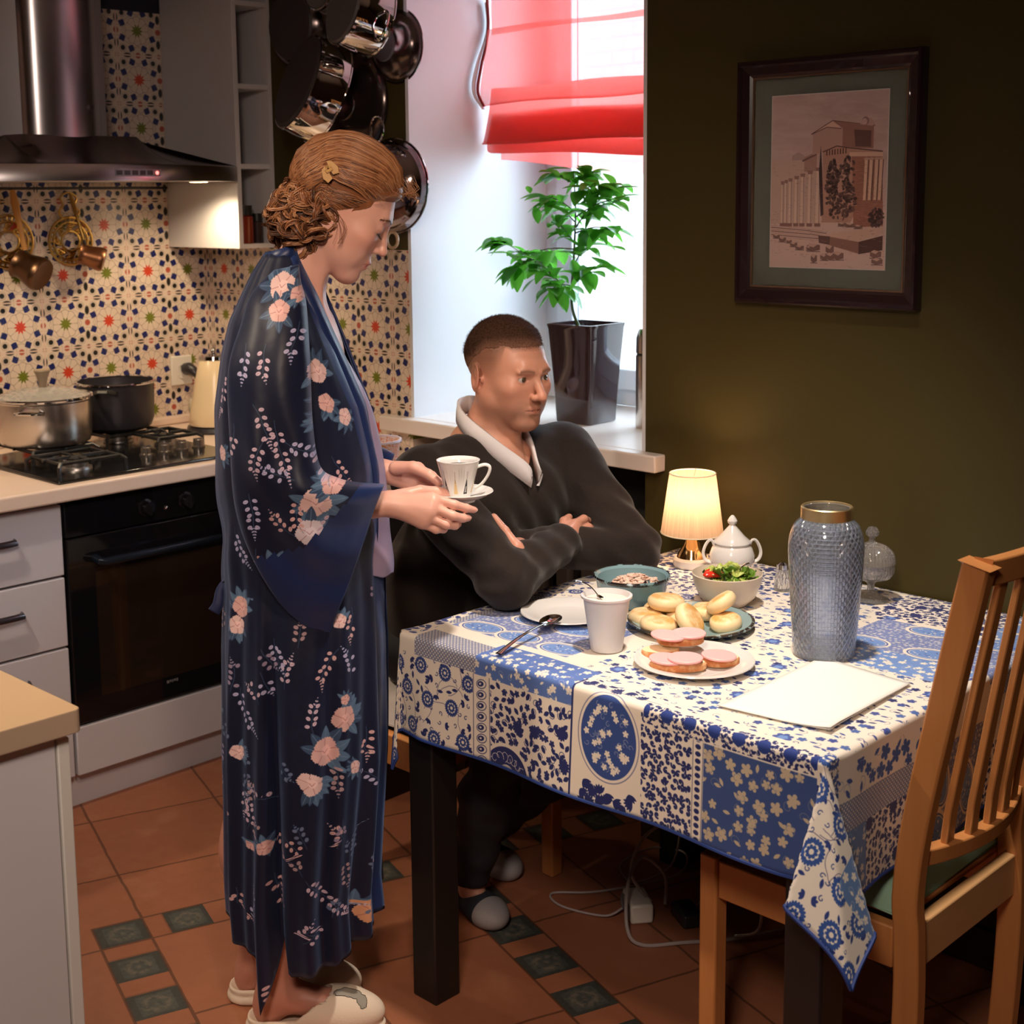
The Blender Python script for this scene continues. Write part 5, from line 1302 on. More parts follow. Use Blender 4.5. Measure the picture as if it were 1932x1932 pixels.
for (px, py, tx, ty, w_) in ((1075, 318, 1030, 318, .028), (1095, 385, 1150, 368, .034), (1020, 385, 1075, 400, .03), (1100, 500, 1113, 552, .04), (1080, 490, 1090, 530, .036), (1115, 485, 1160, 512, .036), (960, 478, 920, 476, .028), (955, 478, 985, 495, .028), (1145, 465, 1180, 470, .028), (1010, 390, 1015, 420, .026), (1155, 385, 1192, 368, .028), (1010, 525, 985, 550, .03), (1040, 530, 1010, 570, .026), (1000, 365, 995, 350, .02), (1130, 350, 1175, 345, .03), (1165, 355, 1205, 350, .022)):
    A_ = sill_pt(px, py, YP-.055); B_ = sill_pt(tx, ty, YP-.075); citrus_leaf(m, A_, B_-A_, (B_-A_).length, w_, .05)
tag(m.build('leaves', tl.m, pl, angle=180), kind='stuff')
t = thing('thermos', 'steel thermos flask at the right end of the windowsill', 'flask', (-2.345, 2.985, NZ0+.0005))
m = MB(); m.lathe([(0, 0), (.036, 0), (.038, .003), (.038, .192), (.036, .196), (0, .196)], 48); m.build('flask_body', M_steelpot, t)
m = MB(); m.lathe([(0, .1965), (.0355, .1965), (.0355, .201), (0, .201)], 40); m.build('seal_ring', M_blackmatte, t)
m = MB(); m.lathe([(0, .2015), (.0375, .2015), (.037, .240), (.031, .262), (.027, .2655), (0, .2655)], 48); m.build('flask_cup', M_steelpot, t)
# radiator under the sill
t = thing('radiator', 'dark radiator with valve in the shadow under the windowsill', 'radiator', (-2.46, 2.72, .12)); Mr = mat('dark_brown_radiator', srgb(58, 46, 40), .5)  # one even dark brown for fins and valve
for k in range(6):
    m = MB(); m.box((-.30+k*.085, -.035, .0), (-.245+k*.085, .035, .58)); m.build('radiator_fin', Mr, t, bevel=.012)
m = MB(); m.tube([(.17, 0, .54), (.24, 0, .54), (.275, 0, .54)], [.012, .012, .02], 12); m.tube([(.27, 0, .54), (.30, -.005, .52), (.305, -.005, .10)], .010, 10); m.ball((.255, -.02, .55), (.022, .025, .022), 14, 10); m.build('valve', Mr, t)

# framed picture
PX0, PX1, PZ0, PZ1 = -1.862, -1.418, 1.360, 1.886
t = thing('framed_picture', 'dark framed watercolour of columns and ruins on the olive wall', 'picture', ((PX0+PX1)/2, WY-.001, (PZ0+PZ1)/2)); t.rotation_euler.x = 0
W2, H2 = (PX1-PX0)/2, (PZ1-PZ0)/2
def frame(m, w2, h2, prof):
    """prof: (inset from outer edge, depth out of wall)"""
    rows = [[(-w2+i, -d, -h2+i), (w2-i, -d, -h2+i), (w2-i, -d, h2-i), (-w2+i, -d, h2-i)] for i, d in prof]
    m.grid(rows, wrap=True)
m = MB(); frame(m, W2, H2, [(0, 0), (0, .020), (.004, .026), (.010, .026), (.014, .020), (.030, .016), (.036, .012), (.036, .004)]); m.build('frame', mat('dark_frame_wood', (.022, .010, .012), .22, coat=.5), t, smooth=False)
m = MB(); frame(m, W2-.036, H2-.036, [(0, .006), (0, .0125), (.0035, .0125), (.0035, .006)]); m.build('gilt_fillet', mat('old_gilt', (.40, .26, .17), .35, .9), t, smooth=False)
m = MB(); m.box((-W2+.038, -.006, -H2+.038), (W2-.038, -.004, H2-.038)); m.build('mat_board', mat('grey_green_mat', srgb(112, 116, 106), .8), t, smooth=False)
MX0, MX1, MZ0, MZ1 = -1.778-(PX0+PX1)/2, -1.500-(PX0+PX1)/2, 1.442-(PZ0+PZ1)/2, 1.808-(PZ0+PZ1)/2
m = MB(); 
for a, b in (((MX0-.002, MZ0-.002), (MX1+.002, MZ0)), ((MX0-.002, MZ1), (MX1+.002, MZ1+.002)), ((MX0-.002, MZ0), (MX0, MZ1)), ((MX1, MZ0), (MX1+.002, MZ1))): m.box((a[0], -.0066, a[1]), (b[0], -.006, b[1]))
m.build('mat_bevel', mat('white_bevel', (.8, .7, .66), .8), t, smooth=False)
# the watercolour, painted in unit coordinates 0..1 x 0..1.317
pc = Canvas(0, 0, 1, 1.317, 700, c8(196, 168, 164)); rp = random.Random(12)
def px2(x, y): return ((x-345)/(1075-345), 1.317-(y-415)/(1520-415)*1.317)   # from measured picture coordinates
for k in range(260):
    x, y = rp.random(), rp.uniform(.78, 1.317); pc.ell(x, y, rp.uniform(.05, .2), rp.uniform(.01, .05), rp.uniform(-.2, .2), rp.choice((c8(206, 180, 176), c8(186, 156, 152), c8(170, 140, 138))), .12)
pc.poly([px2(345, 1100), px2(1075, 1150), px2(1075, 1525), px2(345, 1525)], c8(204, 176, 168))
def P_(pts, col, al=1.0): pc.poly([px2(*q) for q in pts], col, al)
def Ln_(pts, w_, col, al=1.0): pc.line([px2(*q) for q in pts], w_, col, al)
P_([(345, 825), (545, 835), (640, 790), (640, 1240), (345, 1240)], c8(196, 166, 154)); P_([(480, 800), (520, 778), (560, 800), (560, 830), (480, 830)], c8(176, 146, 140))
P_([(560, 810), (640, 780), (640, 900), (560, 905)], c8(168, 132, 120)); P_([(545, 830), (635, 790), (640, 800), (550, 842)], c8(120, 88, 84))
P_([(612, 668), (700, 630), (810, 640), (810, 760), (690, 780), (612, 800)], c8(182, 144, 134)); P_([(604, 668), (735, 588), (800, 610), (770, 640), (700, 632)], c8(206, 172, 160)); Ln_([(604, 668), (700, 628), (790, 640)], .006, c8(100, 70, 68)); Ln_([(604, 666), (735, 588), (995, 630)], .006, c8(104, 72, 70))
P_([(735, 590), (990, 628), (990, 770), (800, 760), (800, 640)], c8(150, 108, 98)); P_([(870, 650), (975, 660), (975, 760), (880, 755)], c8(104, 72, 68)); P_([(905, 620), (930, 575), (975, 585), (998, 620), (980, 632)], c8(188, 152, 144)); pc.ell(*px2(938, 600), .030, .032, 0, c8(150, 116, 112)); pc.ell(*px2(932, 604), .022, .024, 0, c8(196, 166, 162))
P_([(680, 770), (760, 745), (1045, 785), (1045, 830), (860, 1230), (680, 1230)], c8(180, 138, 122)); P_([(860, 800), (1045, 800), (1060, 1250), (880, 1260)], c8(158, 108, 92)); P_([(845, 790), (1048, 795), (1048, 822), (845, 815)], c8(206, 172, 156)); Ln_([(680, 782), (765, 748), (840, 762), (1045, 790)], .008, c8(96, 66, 64))
for k in range(8): P_([(700+k*17, 772-k*1.5), (707+k*17, 772-k*1.5), (707+k*17, 806-k*1.5), (700+k*17, 806-k*1.5)], c8(92, 62, 58))
for k in range(34):
    y = 850+k*12; 
    for j in range(4): x = 880+rp.uniform(0, 150); Ln_([(x, y), (x+rp.uniform(10, 40), y+2)], .003, c8(122, 80, 70), .7)
for k, x in enumerate((940, 970, 1003, 1030)): P_([(x, 835), (x+22, 835), (x+14, 1090), (x-6, 1090)], c8(212, 178, 158)); Ln_([(x+22, 835), (x+14, 1090)], .007, c8(104, 70, 62)); pc.ell(*px2(x+10, 834), .022, .010, 0, c8(190, 150, 134))
for x, w_ in ((420, 9), (444, 9), (472, 11), (512, 13), (552, 13), (600, 14), (652, 15)):
    top = 985-(x-420)*.36; P_([(x-w_-4, top-22), (x+w_+4, top-22), (x+w_, top), (x-w_, top)], c8(150, 112, 104)); P_([(x-w_*.8, top), (x+w_*.8, top), (x+w_*.9, 1245), (x-w_*.9, 1245)], c8(214, 188, 176)); Ln_([(x+w_*.5, top), (x+w_*.6, 1245)], .008, c8(146, 112, 104), .7); P_([(x-w_-4, 1235), (x+w_+4, 1235), (x+w_+4, 1256), (x-w_-4, 1256)], c8(140, 100, 92))
P_([(655, 905), (664, 740), (676, 900), (690, 1180), (672, 1190)], c8(78, 56, 58))
for k in range(420):
    a = rp.uniform(0, 6.3); q = rp.random()**.5; cx, cy, rx, ry = rp.choice(((740, 1010, 40, 170), (745, 950, 36, 120), (835, 920, 48, 110), (840, 1080, 52, 110), (790, 1130, 70, 80), (1020, 1200, 45, 60)))
    pc.ell(*px2(cx+rx*q*math.cos(a), cy+ry*q*math.sin(a)), rp.uniform(.008, .02), rp.uniform(.006, .014), a, rp.choice((c8(84, 62, 62), c8(64, 46, 48), c8(104, 78, 74))), .85)
for k in range(7): Ln_([(350, 1250+k*12), (560+k*20, 1268+k*13), (715-k*5, 1290+k*9)], .006, c8(118, 84, 78) if k % 2 else c8(188, 156, 146), .9)
P_([(660, 1310), (740, 1300), (1060, 1255), (1060, 1300), (915, 1345), (740, 1330)], c8(204, 170, 156)); P_([(735, 1320), (915, 1350), (915, 1425), (735, 1375)], c8(150, 110, 98)); P_([(660, 1312), (735, 1318), (735, 1372), (665, 1360)], c8(104, 76, 72)); P_([(915, 1350), (1060, 1310), (1060, 1400), (915, 1428)], c8(92, 64, 60))
for k in range(16): Ln_([(745+k*11, 1330+k*1.5), (745+k*11, 1376+k*2.5)], .003, c8(108, 76, 68), .6)
for (x, y, w_, h_) in ((385, 1320, 22, 14), (425, 1340, 24, 18), (470, 1352, 18, 12), (500, 1372, 24, 16), (540, 1392, 28, 16), (630, 1390, 42, 26), (735, 1400, 26, 30), (700, 1450, 24, 22), (740, 1445, 30, 24), (635, 1460, 20, 30), (790, 1440, 34, 28), (1020, 1425, 34, 26), (1030, 1470, 34, 22), (860, 1245, 26, 12), (910, 1255, 26, 12), (810, 1240, 26, 12), (600, 1395, 16, 14)):
    P_([(x-w_, y-h_*.5), (x-w_*.3, y-h_), (x+w_, y-h_*.6), (x+w_, y+h_*.6), (x-w_*.2, y+h_), (x-w_, y+h_*.5)], c8(128, 94, 88)); P_([(x-w_*.9, y-h_*.5), (x-w_*.3, y-h_), (x+w_*.6, y-h_*.7), (x, y)], c8(196, 162, 150)); Ln_([(x-w_, y+h_), (x+w_, y+h_)], .006, c8(84, 60, 58), .8)
for k in range(500):
    x, y = rp.random(), rp.uniform(0, .8); pc.ell(x, y, rp.uniform(.004, .02), .0025, rp.uniform(-.3, .3), rp.choice((c8(120, 86, 80), c8(214, 190, 178))), .25)
pc.a *= 1.14
IM_pic = pc.image('ruins_watercolour')
m = MB(); m.add([(MX0, -.0063, MZ0), (MX1, -.0063, MZ0), (MX1, -.0063, MZ1), (MX0, -.0063, MZ1)], [(0, 1, 2, 3)]); o = m.build('watercolour', None or NT('tmp').m, t, smooth=False)
uvn = [(0, 0), (1, 0), (1, 1.317), (0, 1.317)]; cloth_uv(o, pc, uvn); tp_ = NT('watercolour_print'); tp_.set(base=img_node(tp_, IM_pic), rough=.8); o.data.materials.clear(); o.data.materials.append(tp_.m)
m = MB(); m.box((-W2+.037, -.0095, -H2+.037), (W2-.037, -.0085, H2-.037)); m.build('picture_glass', NT('picture_glass').set(base=(1, 1, 1), rough=.02, trans=1, ior=1.1).m, t, smooth=False)
# ================================================================= signed distance modelling for bodies
def smin(a, b, k):
    h = np.maximum(k-np.abs(a-b), 0)/k; return np.minimum(a, b)-h*h*k*.25
def smax(a, b, k): return -smin(-a, -b, k)
def s_ball(c, r):
    c = np.array(c, float); r = np.array(r, float) if np.ndim(r) else r
    if np.ndim(r) == 0: return lambda P: np.linalg.norm(P-c, axis=1)-r
    def f(P):
        q = (P-c)/r; k0 = np.linalg.norm(q, axis=1); k1 = np.linalg.norm(q/r, axis=1)+1e-9; return k0*(k0-1)/k1
    return f
def s_ell(c, r, Rm):
    """rotated ellipsoid: Rm 3x3 columns = axes"""
    c = np.array(c, float); r = np.array(r, float); Rm = np.array(Rm, float)
    g = s_ball((0, 0, 0), r); return lambda P: g((P-c) @ Rm)
def s_cone(a, b, ra, rb):
    """capsule with two radii"""
    a = np.array(a, float); b = np.array(b, float); ba = b-a; L2 = ba@ba
    def f(P):
        pa = P-a; t = np.clip(pa@ba/L2, 0, 1); return np.linalg.norm(pa-t[:, None]*ba, axis=1)-(ra+(rb-ra)*t)
    return f
def s_chain(pts, rs): 
    fs = [s_cone(pts[i], pts[i+1], rs[i], rs[i+1]) for i in range(len(pts)-1)]
    def f(P):
        d = fs[0](P)
        for g in fs[1:]: d = smin(d, g(P), .004)
        return d
    return f
def s_plane(n, o): 
    n = np.array(n, float); n /= np.linalg.norm(n); o = np.array(o, float); return lambda P: (P-o)@n
def s_build(ops):
    """ops: (kind, fn, k) kind in + - & ; evaluated in order"""
    def f(P):
        d = None
        for kind, g, k in ops:
            e = g(P)
            if d is None: d = e
            elif kind == '+': d = smin(d, e, k)
            elif kind == '-': d = smax(d, -e, k)
            else: d = smax(d, e, k)
        return d
    return f
def s_xf(f, Mi):
    Mi = np.array(Mi, float); A_, b_ = Mi[:3, :3], Mi[:3, 3]
    return lambda P: f(P @ A_.T+b_)
def surface(f, lo, hi, h):
    """surface nets on a narrow band -> verts (n,3), quads"""
    lo = np.array(lo, float); hi = np.array(hi, float); n = np.ceil((hi-lo)/h/4).astype(int)*4+1
    C_ = [lo[i]+h*4*np.arange((n[i]-1)//4+1) for i in range(3)]
    G = np.stack(np.meshgrid(*C_, indexing='ij'), -1).reshape(-1, 3); cd_ = f(G).reshape([len(c) for c in C_])
    near = np.abs(cd_) < h*4*1.9
    V = np.repeat(np.repeat(np.repeat(cd_, 4, 0), 4, 1), 4, 2)[:n[0], :n[1], :n[2]].astype(np.float32).copy()
    Nr = near[:-1, :-1, :-1] | near[1:, :-1, :-1] | near[:-1, 1:, :-1] | near[:-1, :-1, 1:] | near[1:, 1:, :-1] | near[1:, :-1, 1:] | near[:-1, 1:, 1:] | near[1:, 1:, 1:]
    M_ = np.zeros(V.shape, bool)
    for ix, iy, iz in np.argwhere(Nr): M_[ix*4:ix*4+5, iy*4:iy*4+5, iz*4:iz*4+5] = True
    idx = np.argwhere(M_)
    for s_ in range(0, len(idx), 300000):
        q = idx[s_:s_+300000]; V[q[:, 0], q[:, 1], q[:, 2]] = f(lo+q*h)
    S = V < 0
    c = np.zeros([d-1 for d in V.shape], np.int8)
    for a in (0, 1):
        for b in (0, 1):
            for e in (0, 1): c += S[a:S.shape[0]-1+a, b:S.shape[1]-1+b, e:S.shape[2]-1+e]
    act = (c > 0) & (c < 8); cells = np.argwhere(act); vid = -np.ones(act.shape, np.int64); vid[tuple(cells.T)] = np.arange(len(cells))
    acc = np.zeros((len(cells), 3)); cnt = np.zeros(len(cells)); cor = [(a, b, e) for a in (0, 1) for b in (0, 1) for e in (0, 1)]
    for i in range(8):
        for j in range(i+1, 8):
            if sum(abs(x-y) for x, y in zip(cor[i], cor[j])) != 1: continue
            p = cells+cor[i]; q = cells+cor[j]; vp = V[tuple(p.T)]; vq = V[tuple(q.T)]; m = (vp < 0) != (vq < 0)
            t = np.where(m, vp/np.where(m, vp-vq, 1), 0); acc += np.where(m[:, None], p+(q-p)*t[:, None], 0); cnt += m
    verts = lo+h*acc/cnt[:, None]; quads = []
    for ax in range(3):
        sl = [slice(1, None)]*3; sl[ax] = slice(0, -1); s0 = S[:-1, :-1, :-1] if False else None
        A_ = S[tuple(slice(1, -1) if i != ax else slice(0, -1) for i in range(3))]; B_ = S[tuple(slice(1, -1) if i != ax else slice(1, None) for i in range(3))]
        e = np.argwhere(A_ != B_); flip = A_[tuple(e.T)]; base = e.copy()
        for i in range(3):
            if i != ax: base[:, i] += 1
        u, v = [i for i in range(3) if i != ax]; off = []
        for du, dv in ((0, 0), (-1, 0), (-1, -1), (0, -1)):
            q = base.copy(); q[:, u] += du; q[:, v] += dv; off.append(vid[tuple(q.T)])
        Q = np.stack(off, 1); 
        if ax == 1: flip = ~flip
        Q[~flip] = Q[~flip][:, ::-1]; quads.append(Q[(Q >= 0).all(1)])
    return verts, np.concatenate(quads)
def mesh_np(name, parts, mats, parent=None, smooth=2, tint=None):
    """parts: list of (verts, quads, material index); one mesh object"""
    vs = []; fs = []; mi = []; o_ = 0
    for v, q, k in parts: vs.append(v); fs.append(q+o_); mi.append(np.full(len(q), k)); o_ += len(v)
    v = np.concatenate(vs); q = np.concatenate(fs); mi = np.concatenate(mi)
    for _ in range(smooth):       # light relaxation
        acc = np.zeros_like(v); cnt = np.zeros(len(v))
        for a, b in ((0, 1), (1, 2), (2, 3), (3, 0)):
            np.add.at(acc, q[:, a], v[q[:, b]]); np.add.at(cnt, q[:, a], 1); np.add.at(acc, q[:, b], v[q[:, a]]); np.add.at(cnt, q[:, b], 1)
        v = v*.5+.5*acc/np.maximum(cnt, 1)[:, None]
    me = bpy.data.meshes.new(name); me.vertices.add(len(v)); me.vertices.foreach_set('co', v.astype(np.float32).ravel())
    me.loops.add(len(q)*4); me.loops.foreach_set('vertex_index', q.astype(np.int32).ravel()); me.polygons.add(len(q))
    me.polygons.foreach_set('loop_start', np.arange(0, len(q)*4, 4, dtype=np.int32)); me.update(calc_edges=True); me.validate()
    for m in (mats if isinstance(mats, (list, tuple)) else [mats]): me.materials.append(m)
    if len(mi) == len(me.polygons): me.polygons.foreach_set('material_index', mi.astype(np.int32))
    me.polygons.foreach_set('use_smooth', [True]*len(me.polygons))
    if tint is not None:
        ca = me.color_attributes.new('pigment', 'FLOAT_COLOR', 'POINT'); cc = np.ones((len(v), 4), np.float32); cc[:, :3] = tint(v); ca.data.foreach_set('color', cc.ravel())
    o = bpy.data.objects.new(name, me); C.objects.link(o)
    if parent is not None: o.parent = parent
    return o
def skin_mat(name, rough=.42):
    t = NT(name); a = t.node('ShaderNodeVertexColor'); a.layer_name = 'pigment'; p = t.pos(); n = t.noise(420, 3, .6, vec=t.vec); n2 = t.noise(28, 3, vec=t.vec)
    c = t.mix(n2*.22, E(t, a.outputs[0]), (.50, .16, .10)); t.set(base=c, rough=rough, sss=.22, spec=.4)
    t.b.inputs['Subsurface Radius'].default_value = (.012, .005, .003); t.b.inputs['Subsurface Scale'].default_value = 1.0; t.bump(n, .10, .001)
    return t.m
def head_sdf(sex):
    """head coordinates: x forward, y left, z up, origin between the ears"""
    f = sex == 'f'; o = []
    o += [('+', s_ball((-.016, 0, .036), (.098, .077, .086)), 0)]
    o += [('+', s_ball((.030, 0, -.020), (.060, .060 if f else .063, .082)), .035)]
    o += [('+', s_cone((-.012, .048, -.040), (.058, .016, -.096), .022 if f else .026, .018), .03), ('+', s_cone((-.012, -.048, -.040), (.058, -.016, -.096), .022 if f else .026, .018), .03)]
    if not f: o += [('+', s_ball((.004, s_*.054, -.060), (.022, .014, .020)), .02) for s_ in (-1, 1)]
    o += [('+', s_ball((.068, 0, -.098), (.018, .018 if f else .024, .017)), .018)]
    o += [('+', s_cone((.078, -.028, .022), (.078, .028, .022), .012 if not f else .0095, .012 if not f else .0095), .018)]   # brow
    o += [('+', s_ball((.056, .044, -.022), (.024, .020, .020)), .022), ('+', s_ball((.056, -.044, -.022), (.024, .020, .020)), .022)]   # cheekbones
    o += [('+', s_ball((.048, .030, -.055), (.030, .024, .030)), .02), ('+', s_ball((.048, -.030, -.055), (.030, .024, .030)), .02)]
    o += [('+', s_ball((.070, 0, -.066), (.022, .026, .022)), .014)]   # muzzle
    o += [('-', s_ball((.103, .034, .003), (.019, .020, .013)), .014), ('-', s_ball((.103, -.034, .003), (.019, .020, .013)), .014)]   # sockets
    for s in (-1, 1):    # lids over the eyeball
        o += [('+', s_ball((.0738, s*.0318, .002), .0139), .0025)]
    nz = -.034 if f else -.036; nx = .1075 if f else .115
    o += [('+', s_cone((.084, 0, .010), (nx-.006, 0, nz+.006), .0066 if f else .0072, .0080 if f else .0095), .010)]
    o += [('+', s_ball((nx-.004, 0, nz+(.001 if f else 0)), (.0092, .0092, .0082) if f else (.0105, .0105, .0090)), .006)]
    for s in (-1, 1):
        o += [('+', s_ball((nx-.017, s*(.0090 if f else .0105), nz-.002), (.0092, .0060, .0062) if f else (.0105, .0072, .0075)), .005), ('-', s_ball((nx-.012, s*.0060, nz-.0105), (.0065, .0032, .0035)), .002)]
    # lips
    lz = -.0675
    o += [('+', s_cone((.088, -.010, lz+.0045), (.088, .010, lz+.0045), .0050, .0050), .006), ('+', s_cone((.080, -.020, lz), (.0905, 0, lz+.003), .0028, .0045), .005), ('+', s_cone((.080, .020, lz), (.0905, 0, lz+.003), .0028, .0045), .005)]
    o += [('+', s_cone((.0865, -.009, lz-.0055), (.0865, .009, lz-.0055), .0058 if f else .0048, .0058 if f else .0048), .005)]
    o += [('-', s_cone((.083, -.021, lz-.001), (.0955, 0, lz-.0005), .0017, .0021), .0022), ('-', s_cone((.083, .021, lz-.001), (.0955, 0, lz-.0005), .0017, .0021), .0022)]
    o += [('-', s_ball((.096, 0, lz-.019), (.007, .016, .006)), .008)]
    for s in (-1, 1):    # eye openings: a narrow almond
        w_ = .0022 if f else .0052
        o += [('-', s_ball((.0865, s*.0325, (-.0060 if f else .0010)), (.010, .0140, w_)), .0012)]
        if not f: o += [('+', s_cone((.092, s*.010, .0165), (.083, s*.044, .0180), .0038, .0030), .009)]
        else: o += [('+', s_cone((.091, s*.013, .0195), (.083, s*.042, .0215), .0028, .0022), .006)]
    # ears (hers are covered by her hair)
    for s in (() if f else (-1, 1)):
        c_, n_ = math.cos(.42), math.sin(.42)*s
        Rm = [[c_, -n_ if s < 0 else -n_, 0], [n_, c_, 0], [0, 0, 1]]
        Rm = np.array([[math.cos(.35), s*math.sin(.35), 0], [-s*math.sin(.35), math.cos(.35), 0], [0, 0, 1]]).T
        o += [('+', s_ell((-.022, s*.0785, -.005), (.0210, .0060, .0330), Rm), .004), ('+', s_ball((-.013, s*.0745, -.032), (.008, .005, .009)), .004)]
        o += [('-', s_ell((-.020, s*.0845, -.001), (.0135, .0064, .0225), Rm), .003), ('+', s_ell((-.0205, s*.0785, .003), (.0060, .0035, .0125), Rm), .003), ('+', s_ball((-.003, s*.0745, -.008), (.005, .005, .008)), .004), ('-', s_ball((-.009, s*.0785, -.009), (.004, .006, .005)), .002)]
    return o
def tint_head(v, sex, skin, H):
    """pigment of the skin: v in head coordinates"""
    c = np.empty((len(v), 3)); c[:] = skin; x, y, z = v.T; f = sex == 'f'
    def mixc(m, col): 
        nonlocal c
        m = np.clip(m, 0, 1)[:, None]; c = c*(1-m)+np.array(col)*m
    g = lambda cx, cy, cz, sx, sy, sz: np.exp(-(((x-cx)/sx)**2+((np.abs(y)-cy)/sy)**2+((z-cz)/sz)**2))
    mixc(g(.066, .046, -.028, .03, .02, .018)*(.42 if f else .22), (.62, .20, .15)); mixc(g(.112, 0, -.034, .012, .012, .012)*.4, (.66, .22, .17)); mixc(g(-.01, .08, -.005, .03, .012, .04)*.35, (.62, .2, .15))
    lip = np.clip(1.6*np.exp(-((z+.0675+.0002)/(.0086 if f else .0070))**4-(y/.0215)**4)-.35, 0, 1)*(x > .076)*np.clip((.022-np.abs(y))/.004, 0, 1)
    mixc(lip*(.85 if f else .6), (.44, .11, .10) if f else (.46, .17, .13))
    t = (np.abs(y)-.010)/.034; bz = (.0205+.004*np.sin(np.clip(t, 0, 1)*PI*.8)) if f else (.0165+.0040*np.sin(np.clip(t, 0, 1)*PI*.8))
    br = np.exp(-((z-bz)/(.0036 if f else .0042))**2)*((t > 0) & (t < 1.0) & (x > .055))
    mixc(br*(.85 if f else .8), (.12, .06, .035) if not f else (.17, .075, .045))
    if not f:
        st = np.clip((-.040-z)/.03, 0, 1)*np.clip((x+.03)/.03, 0, 1)*np.clip((z+.135)/.02, 0, 1); st = np.maximum(st, g(.088, .012, -.054, .02, .02, .007)); st *= (1-g(.09, 0, -.068, .02, .02, .007))
        mixc(st*.38, (.13, .075, .055))
        fd = np.clip((z+.004+.35*(-.0-x)*(x < 0))/.045, 0, 1)*np.clip((.050-x)/.03, 0, 1); mixc(fd*.80, (.15, .075, .045))
    else: mixc(np.exp(-((z-.0015)/.003)**2)*(np.abs(np.abs(y)-.032) < .016)*(x > .078)*.35, (.2, .08, .07))
    ey = np.exp(-((z-.001)/.011)**2-((np.abs(y)-.032)/.02)**2)*(x > .06); mixc(ey*.22, (.40, .14, .11))
    return c
def frame_mat(o, x, y, z):
    return Matrix(((x[0], y[0], z[0], o[0]), (x[1], y[1], z[1], o[1]), (x[2], y[2], z[2], o[2]), (0, 0, 0, 1)))
def eye_obj(parent, Mh, s, gaze, iris, sc_=1.0):
    m = MB(); m.ball((0, 0, 0), .0122, 28, 20)
    m2 = MB(); c = Mh @ Vector((.0742, s*.0315, .0015)); o = MB(); 
    d = (Mh.to_3x3() @ Vector(gaze)).normalized(); q = d.to_track_quat('Z', 'Y').to_matrix().to_4x4(); MM = Matrix.Translation(c) @ q @ Matrix.Scale(sc_, 4)
    a = MB(); a.ball((0, 0, 0), .0122, 28, 20, M=MM, mi=0)
    a.lathe([(0, .01235), (.0026, .01225)], 20, mi=2, M=MM @ Matrix.Translation((0, 0, .0002))); a.lathe([(.0025, .01235), (.0062, .01085)], 24, mi=1, M=MM @ Matrix.Translation((0, 0, .0002)))
    return a.build('eye', [mat('eye_white', (.50, .44, .41), .12, spec=.7), iris, mat('pupil', (.004, .004, .004), .05, spec=.8)], parent, angle=180)
def hand_ops(o, wrist, fore, thumb, fingers, rw=.026, rf=None, palm=.011, k=.007):
    """fingers: list of joint lists MCP->tip ; radii in metres"""
    rf = rf or [.0092, .0088, .0078, .0066]
    o.append(('+', s_cone(fore, wrist, rw*1.25, rw*.92), .012))
    for i, F in enumerate(fingers):
        o.append(('+', s_cone(wrist, F[0], rw*.62, palm), .014))
    for i in range(len(fingers)-1):
        a = (np.array(fingers[i][0])+np.array(fingers[i+1][0]))/2; o.append(('+', s_cone(wrist, a, rw*.6, palm), .012))
    for i, F in enumerate(fingers):
        sc_ = 1.0 if i < 3 else .88
        o.append(('+', s_chain(F, [r_*sc_ for r_ in rf[:len(F)]]), .0035))
    o.append(('+', s_chain(thumb, [.0135, .0115, .0100, .0082][-len(thumb):]), .008))
def nails(m, F, up, r=.0062):
    """a nail plate on the last segment of finger F, facing up"""
    a, b = Vector(F[-2]), Vector(F[-1]); d = (b-a).normalized(); u = Vector(up); u = (u-d*u.dot(d)).normalized(); s_ = d.cross(u); rows = []
    for i in range(6):
        f = i/5; row = []
        for j in range(7):
            g = -1+2*j/6; w_ = r*.78*math.sqrt(max(0, 1-(2*f-1)**4*.6)); row.append(b+d*(-.006+.011*f)+s_*(w_*g)+u*(r*(.98-.33*g*g)+.0006-.0010*f))
        rows.append(row)
    m.grid(rows)
def fold_noise(P, amp, freq, seed=0):
    rs = np.random.RandomState(seed); d = np.zeros(len(P))
    for i in range(5):
        w_ = rs.normal(size=3)*freq*(1+.5*i); d += np.sin(P@w_+rs.uniform(0, 6.3))*amp/(1+.5*i)
    return d
# ================================================================= the seated man
HM = Vector((-2.166, 2.256, 1.215)); yaw = R(-5); pit = R(4)
_x = Vector((math.cos(yaw)*math.cos(pit), math.sin(yaw)*math.cos(pit), -math.sin(pit))); _y = Vector((-math.sin(yaw), math.cos(yaw), 0)); _z = _x.cross(_y)
Mh = frame_mat(HM, _x, _y, _z); Mhi = Mh.inverted()
hp = lambda x, y, z: np.array(Mh @ Vector((x, y, z)))
skinM = (.60, .30, .205)
ops = head_sdf('m'); fh = s_xf(s_build(ops), Mhi)
nb = np.array((-2.215, 2.232, 1.035))
neck = s_cone(hp(-.022, 0, -.065), nb, .058, .066); 
trap = s_cone(nb+np.array((.03, 0, -.03)), nb+np.array((-.02, 0, -.01)), .07, .08)
def fman(P): 
    d = smin(fh(P), neck(P), .022); d = smin(d, s_cone(hp(-.0, .045, -.045), nb+np.array((.06, -.012, -.01)), .016, .012)(P), .02); d = smin(d, s_cone(hp(-.0, -.045, -.045), nb+np.array((.06, .006, -.01)), .016, .012)(P), .02)
    return smin(d, trap(P), .04)
v1, q1 = surface(fman, HM+Vector((-.18, -.15, -.27)), HM+Vector((.17, .15, .17)), .0019)
shR, shL = np.array((-2.205, 2.025, 1.005)), np.array((-2.175, 2.445, 1.012)); elR, elL = np.array((-1.960, 2.030, .828)), np.array((-1.950, 2.425, .822))
